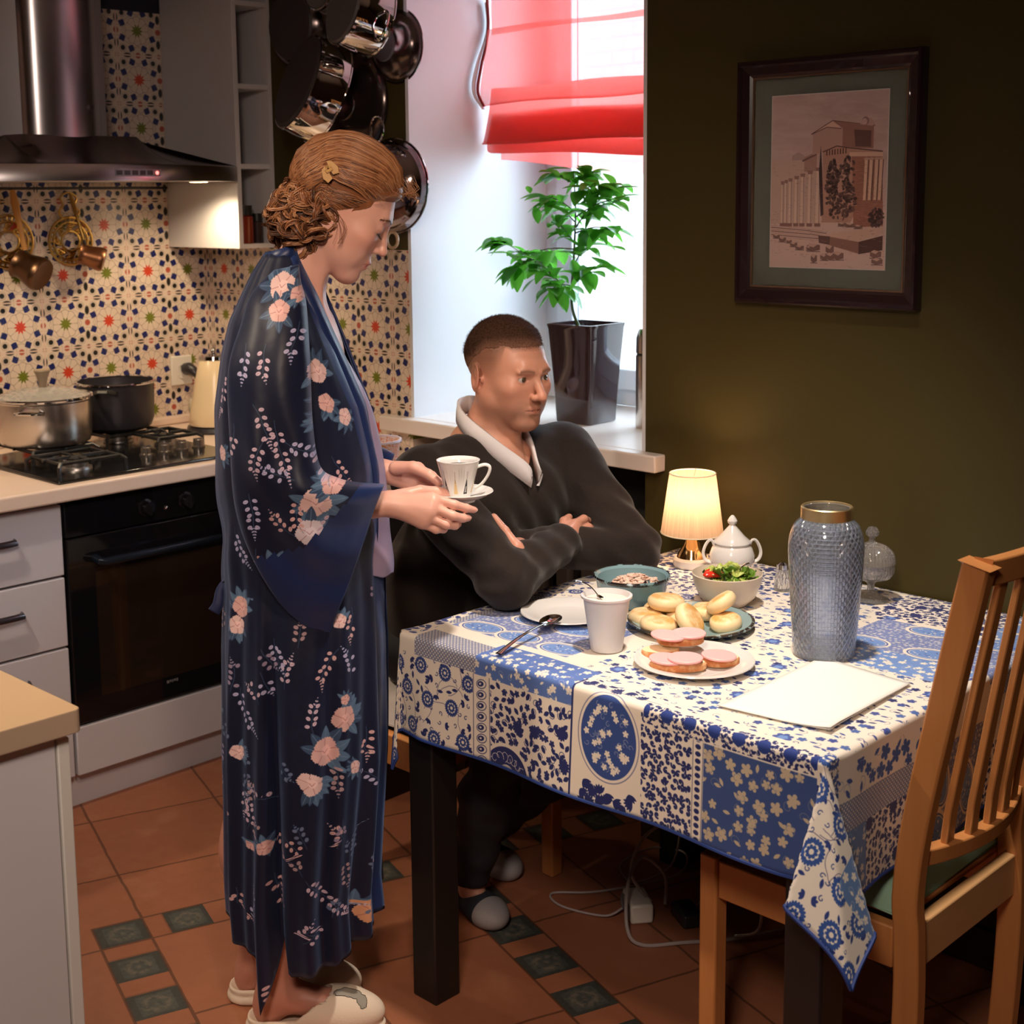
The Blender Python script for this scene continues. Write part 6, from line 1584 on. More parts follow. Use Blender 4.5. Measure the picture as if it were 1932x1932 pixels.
wrR, wrL = np.array((-1.990, 2.232, .866)), np.array((-2.050, 2.160, .850))
# right hand closes on the left upper arm, left hand lies on the right upper arm
o = []; FR = [[(-1.965, 2.345, .898), (-1.968, 2.378, .892), (-1.985, 2.395, .875)], [(-1.975, 2.345, .885), (-1.985, 2.380, .872), (-2.005, 2.392, .855)], [(-1.983, 2.340, .868), (-2.0, 2.370, .853), (-2.015, 2.380, .84)], [(-1.988, 2.33, .852), (-2.005, 2.352, .84), (-2.018, 2.36, .83)]]
_s = lambda F, d: [[tuple(np.array(p_)+np.array(d)) for p_ in f_] for f_ in F]
FR = [[(-1.972, 2.338, .900), (-1.975, 2.372, .905), (-1.985, 2.400, .895)], [(-1.968, 2.340, .885), (-1.966, 2.378, .886), (-1.975, 2.405, .876)], [(-1.968, 2.338, .870), (-1.966, 2.372, .868), (-1.975, 2.396, .860)], [(-1.970, 2.330, .856), (-1.970, 2.358, .852), (-1.978, 2.376, .846)]]
FR = _s(FR, (-.048, -.030, -.012))
hand_ops(o, wrR, wrR+np.array((0, -.06, -.012)), [(-2.015, 2.262, .880), (-2.035, 2.290, .895), (-2.045, 2.318, .898)], FR, rw=.030, rf=[.0105, .0095, .0080])
v2, q2 = surface(s_build(o), (-2.06, 2.15, .78), (-1.89, 2.45, .97), .0024)
o = []; FL = [[(-2.040, 2.105, .905), (-2.026, 2.078, .935), (-2.012, 2.068, .962)], [(-2.030, 2.100, .892), (-2.012, 2.068, .915), (-1.998, 2.056, .940)], [(-2.020, 2.098, .878), (-2.000, 2.062, .895), (-1.988, 2.048, .917)], [(-2.012, 2.100, .864), (-1.992, 2.068, .875), (-1.982, 2.054, .893)]]
FL = [[(-1.988, 2.064, .886), (-2.014, 2.061, .912), (-2.046, 2.060, .937)], [(-1.982, 2.066, .872), (-2.004, 2.062, .896), (-2.032, 2.060, .919)], [(-1.980, 2.072, .860), (-1.998, 2.068, .880), (-2.018, 2.066, .899)], [(-1.982, 2.082, .850), (-1.996, 2.078, .866), (-2.008, 2.076, .880)]]
FL = _s(FL, (.015, .006, .006))
hand_ops(o, wrL, wrL+np.array((.02, .055, -.01)), [(-2.05, 2.13, .868), (-2.065, 2.10, .885), (-2.075, 2.08, .90)], FL, rw=.030, rf=[.0105, .0092, .0080])
v3, q3 = surface(s_build(o), (-2.13, 1.99, .78), (-1.93, 2.28, 1.0), .0024)
def hair_dist(L_):
    x, y, z = L_.T
    return z-(np.where(x > 0, .060+.010*np.clip(x/.08, 0, 1), .060-.055*np.clip(-x/.07, 0, 1))+np.where(x > .03, 2.2*np.clip(np.abs(y)-.046, 0, .02)*np.clip((x-.03)/.03, 0, 1), 0))
def tm(v):
    
    h = np.array([list(Mhi[i]) for i in range(3)]); L_ = v@h[:, :3].T+h[:, 3]; c = tint_head(L_, 'm', skinM, None); hd_ = np.clip(1+hair_dist(L_)/np.where(L_[:, 0] < .045, .055, .010), 0, 1)[:, None]*(np.abs(L_[:, 1:2]) < .079)*.85; c = c*(1-hd_)+np.array((.22, .105, .066))*hd_
    far = np.linalg.norm(L_, axis=1) > .19; c[far] = (.62, .30, .21); return c
def mbody(P):
    d = smin(s_cone((-2.21, 2.235, 1.0), (-2.31, 2.19, .70), .09, .08)(P), s_cone(shR, shL, .045, .045)(P), .05)
    for a, b, c in ((shR, elR, wrR), (shL, elL, wrL)): d = smin(d, smin(s_cone(a, b, .045, .036)(P), s_cone(b, c, .036, .026)(P), .01), .02)
    for y in (2.10, 2.29): d = smin(d, smin(s_cone((-2.30, y, .585), (-2.03, y-.01, .495), .055, .045)(P), s_cone((-2.03, y-.01, .495), (-2.165 if y < 2.2 else -2.30, y+.015, .06), .045, .030)(P), .01), .03)
    return smin(d, s_cone((-2.165, 2.118, .045), (-2.09, 2.10, .035), .026, .022)(P), .01)
v0, q0 = surface(mbody, (-2.45, 1.95, .0), (-1.85, 2.52, 1.12), .008)
man = mesh_np('person', [(v1, q1, 0), (v2, q2, 0), (v3, q3, 0), (v0, q0, 0)], skin_mat('skin_man', .40), None, 2, tm)
tag(man, 'man with cropped hair in dark sweater sitting with folded arms at the table', 'person')
for s in (-1, 1): eye_obj(man, Mh, s, (1, .02, .03), mat('iris_brown', (.05, .035, .02), .1, spec=.8))
# cropped hair: a thin shell over the crown
def hair_f(P):
    L_ = P@np.array(Mhi)[:3, :3].T+np.array(Mhi)[:3, 3]; x, y, z = L_.T
    dist = hair_dist(L_); base = s_build(ops[:7])(L_)-.0012*np.clip(z/.1, 0, 1)-.0040*np.clip(dist/.030, 0, 1)**.8-.0002
    return smax(base, -dist+.0016*np.sin(y*700+x*300)+.001*np.sin(y*1900), .0015)
v, q = surface(hair_f, HM+Vector((-.15, -.11, -.02)), HM+Vector((.13, .11, .15)), .0022)
th = NT('cropped_hair'); p = th.pos(); n = th.noise(700, 3, .7, vec=th.vec); n2 = th.noise(40, 3, vec=th.vec)
a_ = th.node('ShaderNodeVertexColor'); a_.layer_name = 'pigment'
th.set(base=th.mix(n*.5, E(th, a_.outputs[0]), (.03, .016, .010)), rough=.75, spec=.15); th.bump(n, .7, .002)
def th_t(v):
    L_ = v@np.array(Mhi)[:3, :3].T+np.array(Mhi)[:3, 3]; d = hair_dist(L_); k = np.clip(d/.026, 0, 1)[:, None]; return np.array((.30, .145, .095))*(1-k)+np.array((.075, .034, .020))*k
hr = mesh_np('hair', [(v, q, 0)], th.m, man, 2, th_t)
# single short hairs standing out of the crop
rg = np.random.RandomState(5); fz_ = s_build(ops[:7]); N_ = 9000; D_ = rg.normal(size=(N_, 3)); D_[:, 2] = np.abs(D_[:, 2])*.9+.05; D_ /= np.linalg.norm(D_, axis=1)[:, None]
Q_ = D_*.12+np.array((-.014, 0, .036))
for _ in range(6): Q_ -= D_*fz_(Q_)[:, None]
hd2 = hair_dist(Q_); keep = rg.uniform(size=N_) < np.clip((hd2+.010)/.022, 0, 1); Q_ = Q_[keep]; D_ = D_[keep]; hd2 = hd2[keep]
tang = np.array((.75, 0, -.15))+rg.normal(size=Q_.shape)*.22; dr = D_*.55+tang*.75; dr /= np.linalg.norm(dr, axis=1)[:, None]; ln2 = (.0035+.0045*np.clip(hd2/.03, 0, 1))[:, None]
sd2 = np.cross(dr, rg.normal(size=Q_.shape)); sd2 /= np.linalg.norm(sd2, axis=1)[:, None]; th2 = np.cross(dr, sd2)
base_ = Q_+D_*(.0012+.003*np.clip(hd2/.03, 0, 1))[:, None]; r0_ = .00034
VV = np.stack([base_+sd2*r0_, base_-sd2*r0_*.5+th2*r0_*.87, base_-sd2*r0_*.5-th2*r0_*.87, base_+dr*ln2], 1).reshape(-1, 3)
VV = VV@np.array(Mh)[:3, :3].T+np.array(Mh)[:3, 3]; k_ = np.arange(len(Q_))*4; FF = np.concatenate([np.stack([k_, k_+1, k_+3], 1), np.stack([k_+1, k_+2, k_+3], 1), np.stack([k_+2, k_, k_+3], 1)])
m = MB(); m.v = [tuple(a) for a in VV]; m.f = [tuple(int(i) for i in a) for a in FF]; m.mi = [0]*len(m.f)
tag(m.build('hair_stubble', mat('stubble_brown', (.055, .026, .016), .6), hr, smooth=False), kind='stuff')
# sweater
def sweater(P):
    ch = s_ell((-2.205, 2.235, .885), (.118, .195, .175), np.array([[.97, 0, .22], [0, 1, 0], [-.22, 0, .97]]))(P)
    d = smin(ch, s_ball((-2.305, 2.195, .70), (.130, .175, .22))(P), .08)
    d = smin(d, s_cone((-2.215, 2.17, 1.035), shR+np.array((0, .02, .0)), .055, .066)(P), .05); d = smin(d, s_cone((-2.205, 2.29, 1.038), shL-np.array((0, .02, 0)), .055, .066)(P), .05)
    d = smin(d, s_ball((-2.145, 2.15, .93), (.06, .09, .08))(P), .05); d = smin(d, s_ball((-2.145, 2.32, .93), (.06, .09, .08))(P), .05)
    aR = smin(s_cone(shR, elR, .071, .056)(P), s_cone(elR, wrR+np.array((.004, -.005, .0)), .056, .041)(P), .025)
    aL = smin(s_cone(shL, elL, .071, .056)(P), s_cone(elL, wrL+np.array((0, .04, .0)), .056, .042)(P), .025)
    w_ = .0035*np.sin(P@np.array((60., 50, -95))+2*np.sin(P@np.array((20, 33., 18))))*np.exp(-(np.linalg.norm((P-elR)/np.array((.10, .09, .09)), axis=1))**2)
    w_ += .0035*np.sin(P@np.array((50., -60, -95))+2*np.sin(P@np.array((20, 33., 18))))*np.exp(-(np.linalg.norm((P-elL)/np.array((.10, .09, .09)), axis=1))**2)
    w_ += .0030*np.sin(P@np.array((80., 25, 60))+3)*np.exp(-(np.linalg.norm((P-shR+np.array((-.03, 0, .08)))/.10, axis=1))**2)
    w_ += .0028*np.sin(P@np.array((0., 95, 28))+3*np.sin(P[:, 2]*14))*np.exp(-((P[:, 2]-.90)/.10)**2)*(P[:, 0] > -2.2)
    d = smin(d, aR, .020); d = smin(d, aL, .020)+w_+fold_noise(P, .0012, 22, 3)
    # V neck opening
    vn = s_cone(nb+np.array((-.035, 0, .10)), nb+np.array((-.0, 0, -.01)), .085, .068)(P)
    vf = s_cone((-2.15, 2.245, 1.10), (-2.070, 2.238, .975), .078, .010)(P)
    d = smax(d, -smin(vn, vf, .02), .008)
    d = smax(d, -np.maximum(-(P[:, 0]+2.030), P[:, 2]-.7690), .004)
    d = smax(d, P[:, 2]*-1+.525, .01)
    return d
v, q = surface(sweater, (-2.47, 1.93, .51), (-1.86, 2.53, 1.13), .0048)
ts = NT('charcoal_knit'); p = ts.pos(); n = ts.noise(650, 2, .6, vec=ts.vec); n2 = ts.noise(18, 3, vec=ts.vec)
ts.set(base=ts.mix(n, (.010, .0075, .0065), (.038, .028, .0245)), rough=.88, sheen=.18, spec=.15, sheenr=.4); ts.bump(n, .5, .0015)
sw = mesh_np('sweater', [(v, q, 0)], ts.m, man, 2)
# white shirt: collar band and a sliver below the sweater hem
tw = mat('white_shirt_cotton', (.66, .62, .63), .7, bump=.1, bscale=500)
def collar(side):
    Pth = [(-2.276, 2.236-side*.004, 1.118), (-2.262, 2.236+side*.044, 1.112), (-2.215, 2.236+side*.070, 1.088), (-2.150, 2.236+side*.062, 1.042), (-2.098, 2.238+side*.030, .996), (-2.078, 2.238+side*.012, .975)]
    Lg = [(.0, .0, .040), (-.002, -side*.002, .040), (.0, side*.000, .040), (.014, -side*.010, .036), (.018, -side*.014, .032), (.012, side*.004, .026)]
    a = spline(Pth, 30); b = spline([tuple(np.array(p_)+np.array(l_)) for p_, l_ in zip(Pth, Lg)], 30); rows = []
    for i in range(30):
        e = b[i]; A_ = a[i]; mid_ = (A_+e)/2; out = np.array((mid_[0]+2.18, (mid_[1]-2.235), 0)); out /= np.linalg.norm(out)+1e-9
        rows.append([tuple(A_+out*.006), tuple(A_*.5+e*.5+out*.005), tuple(e+out*.002), tuple(e-out*.004), tuple(A_*.5+e*.5-out*.001), tuple(A_-out*.002)])
    m = MB(); m.grid(rows, wrap=True); return m
for s in (-1, 1): collar(s).build('shirt_collar', tw, man, angle=180)
m = MB(); 
# trousers and slippers
def trou(P):
    d = s_ball((-2.33, 2.18, .60), (.12, .17, .095))(P)
    for s, y in ((-1, 2.10), (1, 2.29)):
        kn = np.array((-2.015, y-.01, .495)); an = np.array((-2.165 if s < 0 else -2.30, y+.015, .09))
        d = smin(d, s_cone((-2.30, y, .580), kn, .080, .058)(P), .04); d = smin(d, smin(s_cone(kn, (-2.09, y, .30), .058, .060)(P), s_cone((-2.09, y, .30), an, .060, .046)(P), .03), .02)
    return smax(d+fold_noise(P, .0025, 30, 5), .075-P[:, 2], .005)
v, q = surface(trou, (-2.48, 1.97, .06), (-1.93, 2.42, .72), .0075)
mesh_np('trousers', [(v, q, 0)], mat('black_trousers', (.014, .013, .017), .8), man, 2)
for y in (2.118, 2.305):
    t = thing('slipper', 'dark slipper with white toe on the man\'s foot beside the table leg' if y < 2.2 else 'dark slipper with white toe on the man\'s further foot', 'slipper', (-2.15 if y < 2.2 else -2.285, y, 0), R(-14))
    def sl(P):
        d = smin(s_ball((.045, 0, .028), (.065, .044, .036))(P), s_ball((-.05, 0, .026), (.075, .038, .032))(P), .03); return smax(d, .002-P[:, 2], .004)
    v, q = surface(sl, (-.15, -.06, -.01), (.13, .06, .09), .004)
    c_ = v[q].mean(1); mi = (c_[:, 0] > .052) | (c_[:, 2] < .010)
    o = mesh_np('slipper_shell', [(v, q[~mi], 0), (v, q[mi], 1)], [mat('dark_slipper', (.02, .025, .04), .8), mat('slipper_white', (.34, .31, .31), .7)], t, 0)
# ================================================================= the standing woman with the cup
WW = Vector((-2.165, 1.62, 0)); ER = Vector((.7083, .7059, 0)); EC = Vector((.7059, -.7083, 0))
def wl(s, t, z): return WW+ER*s+EC*t+Vector((0, 0, z))      # s forward, t towards her right side, z up
MW = np.array([[ER.x, EC.x, 0, WW.x], [ER.y, EC.y, 0, WW.y], [0, 0, 1, 0]])
def toloc(P): return (P-MW[:, 3])@MW[:, :3]                  # world -> (s,t,z)
def sz(px, py, t):       # design helper: photo coordinate -> (s,z) on her side plane
    d = _f*F_PX+_r*(px-911.6)-_u*(py-769.9); P0 = wl(0, t, 0); k = (P0-CAM).dot(EC)/d.dot(EC); p_ = CAM+d*k-WW; return p_.dot(ER), p_.z
th0 = R(30); ks = 1.0
_x = ER*math.cos(th0)-Vector((0, 0, 1))*math.sin(th0); _z = ER*math.sin(th0)+Vector((0, 0, 1))*math.cos(th0); _y = -EC
HW = wl(.1325, 0, 1.581)
Mhw = frame_mat(HW, _x*ks, _y*ks, _z*ks); Mhwi = Mhw.inverted(); _A = np.array(Mhwi)
hq = lambda x, y, z: np.array(toloc(np.array(Mhw @ Vector((x, y, z)))[None])[0])
skinW = (.74, .42, .335)
opw = head_sdf('f'); fhw = s_build(opw)
def hwf(Lc):             # head in her local frame
    Pw = Lc@MW[:, :3].T+MW[:, 3]; return fhw(Pw@_A[:3, :3].T+_A[:3, 3])*ks
neckw = s_cone(hq(-.030, 0, -.060), (.022, 0, 1.385), .046, .052)
ms = [s_cone(hq(-.01, s*.045, -.045), (.075, s*-.012, 1.372), .012, .010) for s in (-1, 1)]
bust = s_ball((.055, 0, 1.30), (.075, .13, .10))
def fw1(L_):
    d = smin(hwf(L_), neckw(L_), .02)
    for g in ms: d = smin(d, g(L_), .02)
    d = smin(d, s_cone((.02, .02, 1.385), (.01, .12, 1.36), .04, .04)(L_), .04); d = smin(d, s_cone((.02, -.02, 1.385), (.01, -.12, 1.36), .04, .04)(L_), .04)
    d = smin(d, s_cone((.075, .01, 1.368), (.045, .10, 1.385), .010, .009)(L_), .02)
    return smin(d, bust(L_), .05)
def part(f, lo, hi, h):
    v, q = surface(f, lo, hi, h); return v@MW[:, :3].T+MW[:, 3], q[:, ::-1].copy()
v1, q1 = part(fw1, (-.04, -.16, 1.22), (.28, .16, 1.72), .0021)
FWR = [[(.296, .122, 1.058), (.336, .120, 1.044), (.357, .108, 1.035), (.371, .095, 1.029)], [(.296, .132, 1.043), (.333, .131, 1.026), (.351, .116, 1.018), (.360, .102, 1.015)],
       [(.288, .133, 1.026), (.320, .132, 1.010), (.336, .118, 1.005), (.342, .103, 1.004)], [(.276, .128, 1.012), (.301, .127, 1.000), (.315, .114, .997), (.319, .103, .998)]]
THR = [(.235, .098, 1.057), (.272, .082, 1.062), (.303, .068, 1.058), (.322, .062, 1.053)]
o = []; hand_ops(o, (.218, .112, 1.046), (.10, .125, 1.040), THR, FWR, rw=.0245, rf=[.0092, .0086, .0078, .0066])
v2, q2 = part(s_build(o), (.06, .03, .95), (.40, .18, 1.12), .0021)
FWL = [[(.262, -.050, 1.082), (.290, -.040, 1.068), (.306, -.020, 1.058), (.316, -.006, 1.052)], [(.262, -.058, 1.070), (.290, -.050, 1.052), (.308, -.030, 1.043), (.320, -.014, 1.040)],
       [(.256, -.060, 1.056), (.282, -.054, 1.040), (.300, -.034, 1.032), (.312, -.020, 1.030)], [(.246, -.056, 1.044), (.268, -.050, 1.030), (.284, -.034, 1.024), (.294, -.024, 1.023)]]
THL = [(.220, -.030, 1.086), (.255, -.012, 1.090), (.285, .002, 1.078), (.303, .010, 1.064)]
o = []; hand_ops(o, (.190, -.062, 1.074), (.08, -.09, 1.066), THL, FWL, rw=.0235, rf=[.0088, .0082, .0074, .0063])
v3, q3 = part(s_build(o), (.05, -.14, .98), (.36, .04, 1.13), .0021)
o = [('+', s_cone((-.010, .09, .46), (-.030, .09, .31), .052, .052), .02), ('+', s_cone((-.030, .09, .31), (-.028, .09, .085), .050, .033), .03), ('+', s_ball((-.052, .09, .32), (.034, .040, .085)), .03),
     ('+', s_ball((-.042, .09, .045), (.032, .030, .040)), .02), ('+', s_cone((-.02, .09, .07), (.085, .09, .042), .032, .030), .03), ('+', s_ball((.115, .09, .034), (.055, .036, .020)), .02)]
o2 = [('+', s_xf(s_build(o), [[1, 0, 0, .055], [0, 1, 0, .112], [0, 0, 1, 0]]), .01)]
v4, q4 = part(s_build(o), (-.12, .03, .0), (.20, .15, .5), .0045); v5, q5 = part(s_build(o2), (-.18, -.10, .0), (.15, .04, .5), .0045)
def tw_(v):
    L_ = v@_A[:3, :3].T+_A[:3, 3]; c = tint_head(L_, 'f', skinW, None); far = np.linalg.norm(L_, axis=1) > .17; c[far] = (.78, .44, .35)
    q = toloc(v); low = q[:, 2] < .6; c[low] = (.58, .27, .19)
    for F in FWR+FWL+[THR, THL]: 
        m = np.clip(1-np.linalg.norm(q-np.array(F[-1]), axis=1)/.016, 0, 1)[:, None]*.5; c = c*(1-m)+np.array((.74, .30, .25))*m
    m = np.clip(1-np.linalg.norm(q-np.array((.074, .05, 1.454)), axis=1)/.0035, 0, 1)[:, None]; return c*(1-m)+np.array((.2, .08, .05))*m
def wbody(Lc):
    d = smin(s_cone((.02, 0, 1.34), (.03, 0, 1.05), .085, .075)(Lc), s_cone((.03, 0, 1.05), (.02, 0, .90), .08, .105)(Lc), .06); d = smin(d, s_cone((.01, -.13, 1.36), (.01, .13, 1.36), .035, .035)(Lc), .04)
    for sg, el, wr in ((1, (.02, .165, 1.06), (.12, .122, 1.040)), (-1, (.01, -.165, 1.07), (.09, -.088, 1.066))): d = smin(d, smin(s_cone((.01, sg*.14, 1.34), el, .036, .032)(Lc), s_cone(el, wr, .032, .027)(Lc), .01), .02)
    for t_, k_ in ((.085, -.010), (-.022, -.062)): d = smin(d, s_cone((.02, t_, .84), (k_, t_, .44), .080, .050)(Lc), .04)
    return d
v0, q0 = part(wbody, (-.16, -.22, .36), (.20, .22, 1.42), .009)
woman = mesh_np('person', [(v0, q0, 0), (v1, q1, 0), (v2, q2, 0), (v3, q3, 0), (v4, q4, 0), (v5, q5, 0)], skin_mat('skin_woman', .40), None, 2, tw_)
tag(woman, 'woman in a navy floral robe standing in profile and holding out a teacup', 'person')
for s in (-1, 1): eye_obj(woman, Mhw, s, (1, 0, -.75), mat('iris_grey', (.12, .13, .14), .1, spec=.8))
# lashes
m = MB()
for s in (-1, 1):
    for k in range(15):
        f = -1+2*k/14; a = Vector((.0862-.004*f*f, s*(.0325+.0125*f), -.0068+.002*f*f)); b = a+Vector((.0075-.002*abs(f), s*.003*f, -.0050)); m.tube([Mhw @ a, Mhw @ ((a+b)/2+Vector((.001, 0, -.0008))), Mhw @ b], [.0005, .0004, .00015], 4)
    m.tube([Mhw @ Vector((.0868-.0045*f*f, s*(.0325+.0130*f), -.0066+.002*f*f)) for f in np.linspace(-1, 1, 11)], .0007, 5)
m.build('eyelashes', mat('lash_brown', (.03, .015, .012), .5), woman, angle=180)
m = MB(); rb_ = random.Random(2)
for s in (-1, 1):
    for k in range(90):
        f = rb_.random(); z_ = .0215+.0045*math.sin(PI*min(1, f*.9))-.004*max(0, f-.6)+rb_.uniform(-.0018, .0018)*(1-.6*f); y_ = .013+.034*f; x_ = .0912-.0150*f**1.8
        for _q in range(5): x_ -= float(s_build(opw)(np.array([[x_, s*y_, z_]]))[0])*.8 if k % 9 == 0 or _q < 2 else 0
        a = Vector((x_+.0003, s*y_, z_)); b = a+Vector((-.001-.001*f, s*.0055, .0012-.003*f)); m.tube([Mhw @ a, Mhw @ b], [.00055, .00025], 4)
m.build('eyebrows', mat('brow_brown', (.11, .055, .032), .6), woman, angle=180)
# nails of the near hand
m = MB()
for F in FWR[:4]: nails(m, [wl(*q) for q in F], EC*.8+Vector((0, 0, .3))-ER*.0, .0060)
m.build('fingernails', mat('nail_pink', (.80, .50, .44), .18, coat=.4), woman, angle=180)

# ---- hair: smooth cap plus combed strands and a low bun of curls
def hcap(Lc):
    Pw = Lc@MW[:, :3].T+MW[:, 3]; H = Pw@_A[:3, :3].T+_A[:3, 3]; x, y, z = H.T
    d = smin(s_ball((-.014, 0, .044), (.1015, .0795, .0860))(H), s_ball((.018, 0, .064), (.062, .062, .047))(H), .03)*ks
    # hairline: keep what lies behind a tilted surface
    line = x-(.030+.60*np.clip(z, -.03, .09)+.038*np.clip((z-.045)/.03, 0, 1))+.004*np.sin(z*160)
    kk = np.clip(-line/.034, 0, 1); kk = kk*kk*(3-2*kk); d = kk*d+(1-kk)*(s_build(opw[:7])(H)*ks-.0012)
    low = -.055-z-.0*x
    return smax(smax(d, line*.8, .008), low, .01)
v, q = part(hcap, (-.03, -.12, 1.46), (.30, .12, 1.73), .0032)
hm = []
for nm, a, b in (('hair_honey', srgb(188, 136, 94), srgb(132, 84, 54)), ('hair_brown', srgb(150, 96, 62), srgb(96, 56, 36)), ('hair_dark', srgb(98, 62, 42), srgb(50, 30, 20))):
    t = NT(nm); p = t.pos(local=True); n = t.noise(60, 3, .6, vec=t.vec); t.set(base=t.mix(n, a, b), rough=.34, spec=.5); t.put(t.b.inputs['Anisotropic'], .6); hm.append(t.m)
rh = random.Random(17)
hair = mesh_np('hair', [(v, q, 0)], hm[1], woman, 2)
m = MB(); CN = Vector((-.014, 0, .046)); RD = Vector((.110, .085, .094))
def onell(v, off=0.0):
    d = Vector(((v[0]-CN.x)/RD.x, (v[1]-CN.y)/RD.y, (v[2]-CN.z)/RD.z)); L_ = d.length; d /= L_
    f = 1+off; return Vector((CN.x+d.x*RD.x*f, CN.y+d.y*RD.y*f, CN.z+d.z*RD.z*f))
HLn = [(.098, 0, .088), (.094, .022, .086), (.084, .044, .078), (.066, .060, .062), (.048, .070, .042), (.030, .076, .020), (.012, .080, .0), (-.004, .080, -.020), (-.02, .076, -.040)]
def hl(f):      # f in -1..1 over the hairline, negative = her right, near side
    a = abs(f)*(len(HLn)-1); i = min(int(a), len(HLn)-2); g = a-i; p_ = Vector(HLn[i]).lerp(Vector(HLn[i+1]), g); p_.y *= -1 if f < 0 else 1; return p_
BUN = Vector((-.076, 0, -.040))
def strand(m, pts, r, mi): m.tube(pts, r, 4, mi=mi, cap=False)
for k in range(2600):
    f = rh.choice((-1, 1))*rh.random()**1.35; a = hl(f); side = -1 if f < 0 else 1; af = abs(f)
    if af < .52: clip = Vector((-.040, side*.078, .052+rh.uniform(-.012, .016))); end = Vector((-.085, side*.035, -.02+rh.uniform(-.02, .02)))
    else: clip = Vector((-.020-.03*rh.random(), side*.082, .020-.06*(af-.52)+rh.uniform(-.01, .01))); end = Vector((-.072, side*.045, -.050+rh.uniform(-.02, .02)))
    if af < .30: g_ = 1-af/.30; clip = clip.lerp(Vector((-.05, side*.012, .130)), g_**.7); end = end.lerp(Vector((-.112, side*.01, .01)), g_)
    ctl = [a, a.lerp(clip, .35)+Vector((-.004, 0, .014*(1-af))), a.lerp(clip, .7)+Vector((-.004, 0, .008*(1-af))), clip, clip.lerp(end, .55), end]
    sp_ = spline([tuple(c) for c in ctl], 13); lift = rh.uniform(-.012, .026); ph = rh.uniform(0, 6.3); out = []
    for i, p_ in enumerate(sp_):
        g = i/12; o_ = onell(p_, lift*math.sin(PI*min(1, g*1.25+.05))+.035*math.exp(-((g-.15)/.2)**2)*max(0, 1-af*1.6)-.085*math.exp(-(g/.10)**2)*(1 if af < .6 else .4)+.004*math.sin(g*9+ph)); out.append(Mhw @ o_)
    r_ = rh.uniform(.0006, .0012); strand(m, out, [r_*(.35+.65*math.sin(PI*(.1+.85*i/12))) for i in range(13)], rh.choices((0, 1, 2), (5, 4, 1) if af < .55 else (2, 4, 3))[0])
# flyaway wisps at the brow and nape
for k in range(60):
    a = hl(rh.uniform(-.5, .35)); b = a+Vector((rh.uniform(.004, .018), rh.uniform(-.01, .01), rh.uniform(-.006, .02))); c = b+Vector((-.02, rh.uniform(-.006, .006), rh.uniform(.0, .02))); strand(m, [Mhw @ Vector(q_) for q_ in spline([tuple(a), tuple(b), tuple(c)], 7)], .0004, 0)
# curls
bc = Vector((.074, 0, 1.568)); BRX = (.088, .096, .080)
for k in range(380):
    u = rh.uniform(-1, 1); a = rh.uniform(0, 2*PI); d = Vector((math.sqrt(1-u*u)*math.cos(a), math.sqrt(1-u*u)*math.sin(a), u))
    if d.x > .45 and d.z > .35: continue
    c = Vector((bc.x+d.x*BRX[0]*.80, bc.y+d.y*BRX[1]*.80, bc.z+d.z*BRX[2]*.80)); rr = rh.uniform(.012, .026)
    ax = (d+Vector((rh.uniform(-.9, .9), rh.uniform(-.9, .9), rh.uniform(-.9, .9)))).normalized(); e1 = ax.orthogonal().normalized(); e2 = ax.cross(e1); a0 = rh.uniform(0, 6.3); tn = rh.uniform(1.2, 2.0)*PI; pit_ = rh.uniform(-.014, .014)
    cm = rh.choices((0, 1, 2), (3, 4, 4) if d.z < .2 else (5, 4, 1))[0]
    for j in range(13):
        of = Vector((rh.gauss(0, .0020), rh.gauss(0, .0020), rh.gauss(0, .0020))); pts = []
        for i in range(14):
            g = i/13; an = a0+tn*g; r2_ = rr*(1-.35*g); q_ = c+of+e1*(r2_*math.cos(an))+e2*(r2_*math.sin(an))+ax*(pit_*g); pts.append(wl(q_.x, q_.y, q_.z))
        strand(m, pts, [.0013*(.4+.6*math.sin(PI*(.08+.84*i/13))) for i in range(14)], min(2, max(0, cm+rh.choice((0, 0, 0, -1, 1)))))
for (px, py, dx, dy, t_) in ((636, 400, 10, 60, .075),):
    for j in range(7):
        s0, z0 = sz(px+rh.uniform(-8, 8), py+rh.uniform(-8, 8), t_); s1, z1 = sz(px+dx, py+dy*.5, t_); s2_, z2_ = sz(px+dx*.3, py+dy, t_); pts = [wl(a_, t_+.004*j*.3, b_) for a_, b_ in spline([(s0, z0), (s1+rh.gauss(0, .005), z1), (s2_+rh.gauss(0, .006), z2_)], 12)]; strand(m, pts, .00035, 1)
core = MB(); core.ball((0, 0, 0), 1, 24, 16); 
m.ball((0, 0, 0), 1, 24, 16, mi=2, M=Matrix.Translation(wl(bc.x, 0, bc.z)) @ Matrix(((ER.x*.066, EC.x*.078, 0, 0), (ER.y*.066, EC.y*.078, 0, 0), (0, 0, .060, 0), (0, 0, 0, 1))))
m.build('hair_strands', hm, hair, angle=180)
hc = thing('hair_clip', None, None); del_ = hc; bpy.data.objects.remove(hc)
m = MB(); s0, z0 = sz(622, 322, .088)
Mc = Matrix.Translation(wl(s0, .090, z0)) @ Matrix(((ER.x, 0, EC.x, 0), (ER.y, 0, EC.y, 0), (0, 1, 0, 0), (0, 0, 0, 1)))
for sg in (-1, 1):
    pts = [(sg*.002, -.012), (sg*.013, -.015), (sg*.017, -.004), (sg*.012, .010), (sg*.004, .014), (sg*.002, .004)]
    rows = [[(x, y, z) for x, y in pts] for z in (.0, .004)]; m.prism([(x, y+sg*.003) for x, y in (pts if sg > 0 else pts[::-1])], 0, .0035, M=Mc @ RZ(.5))
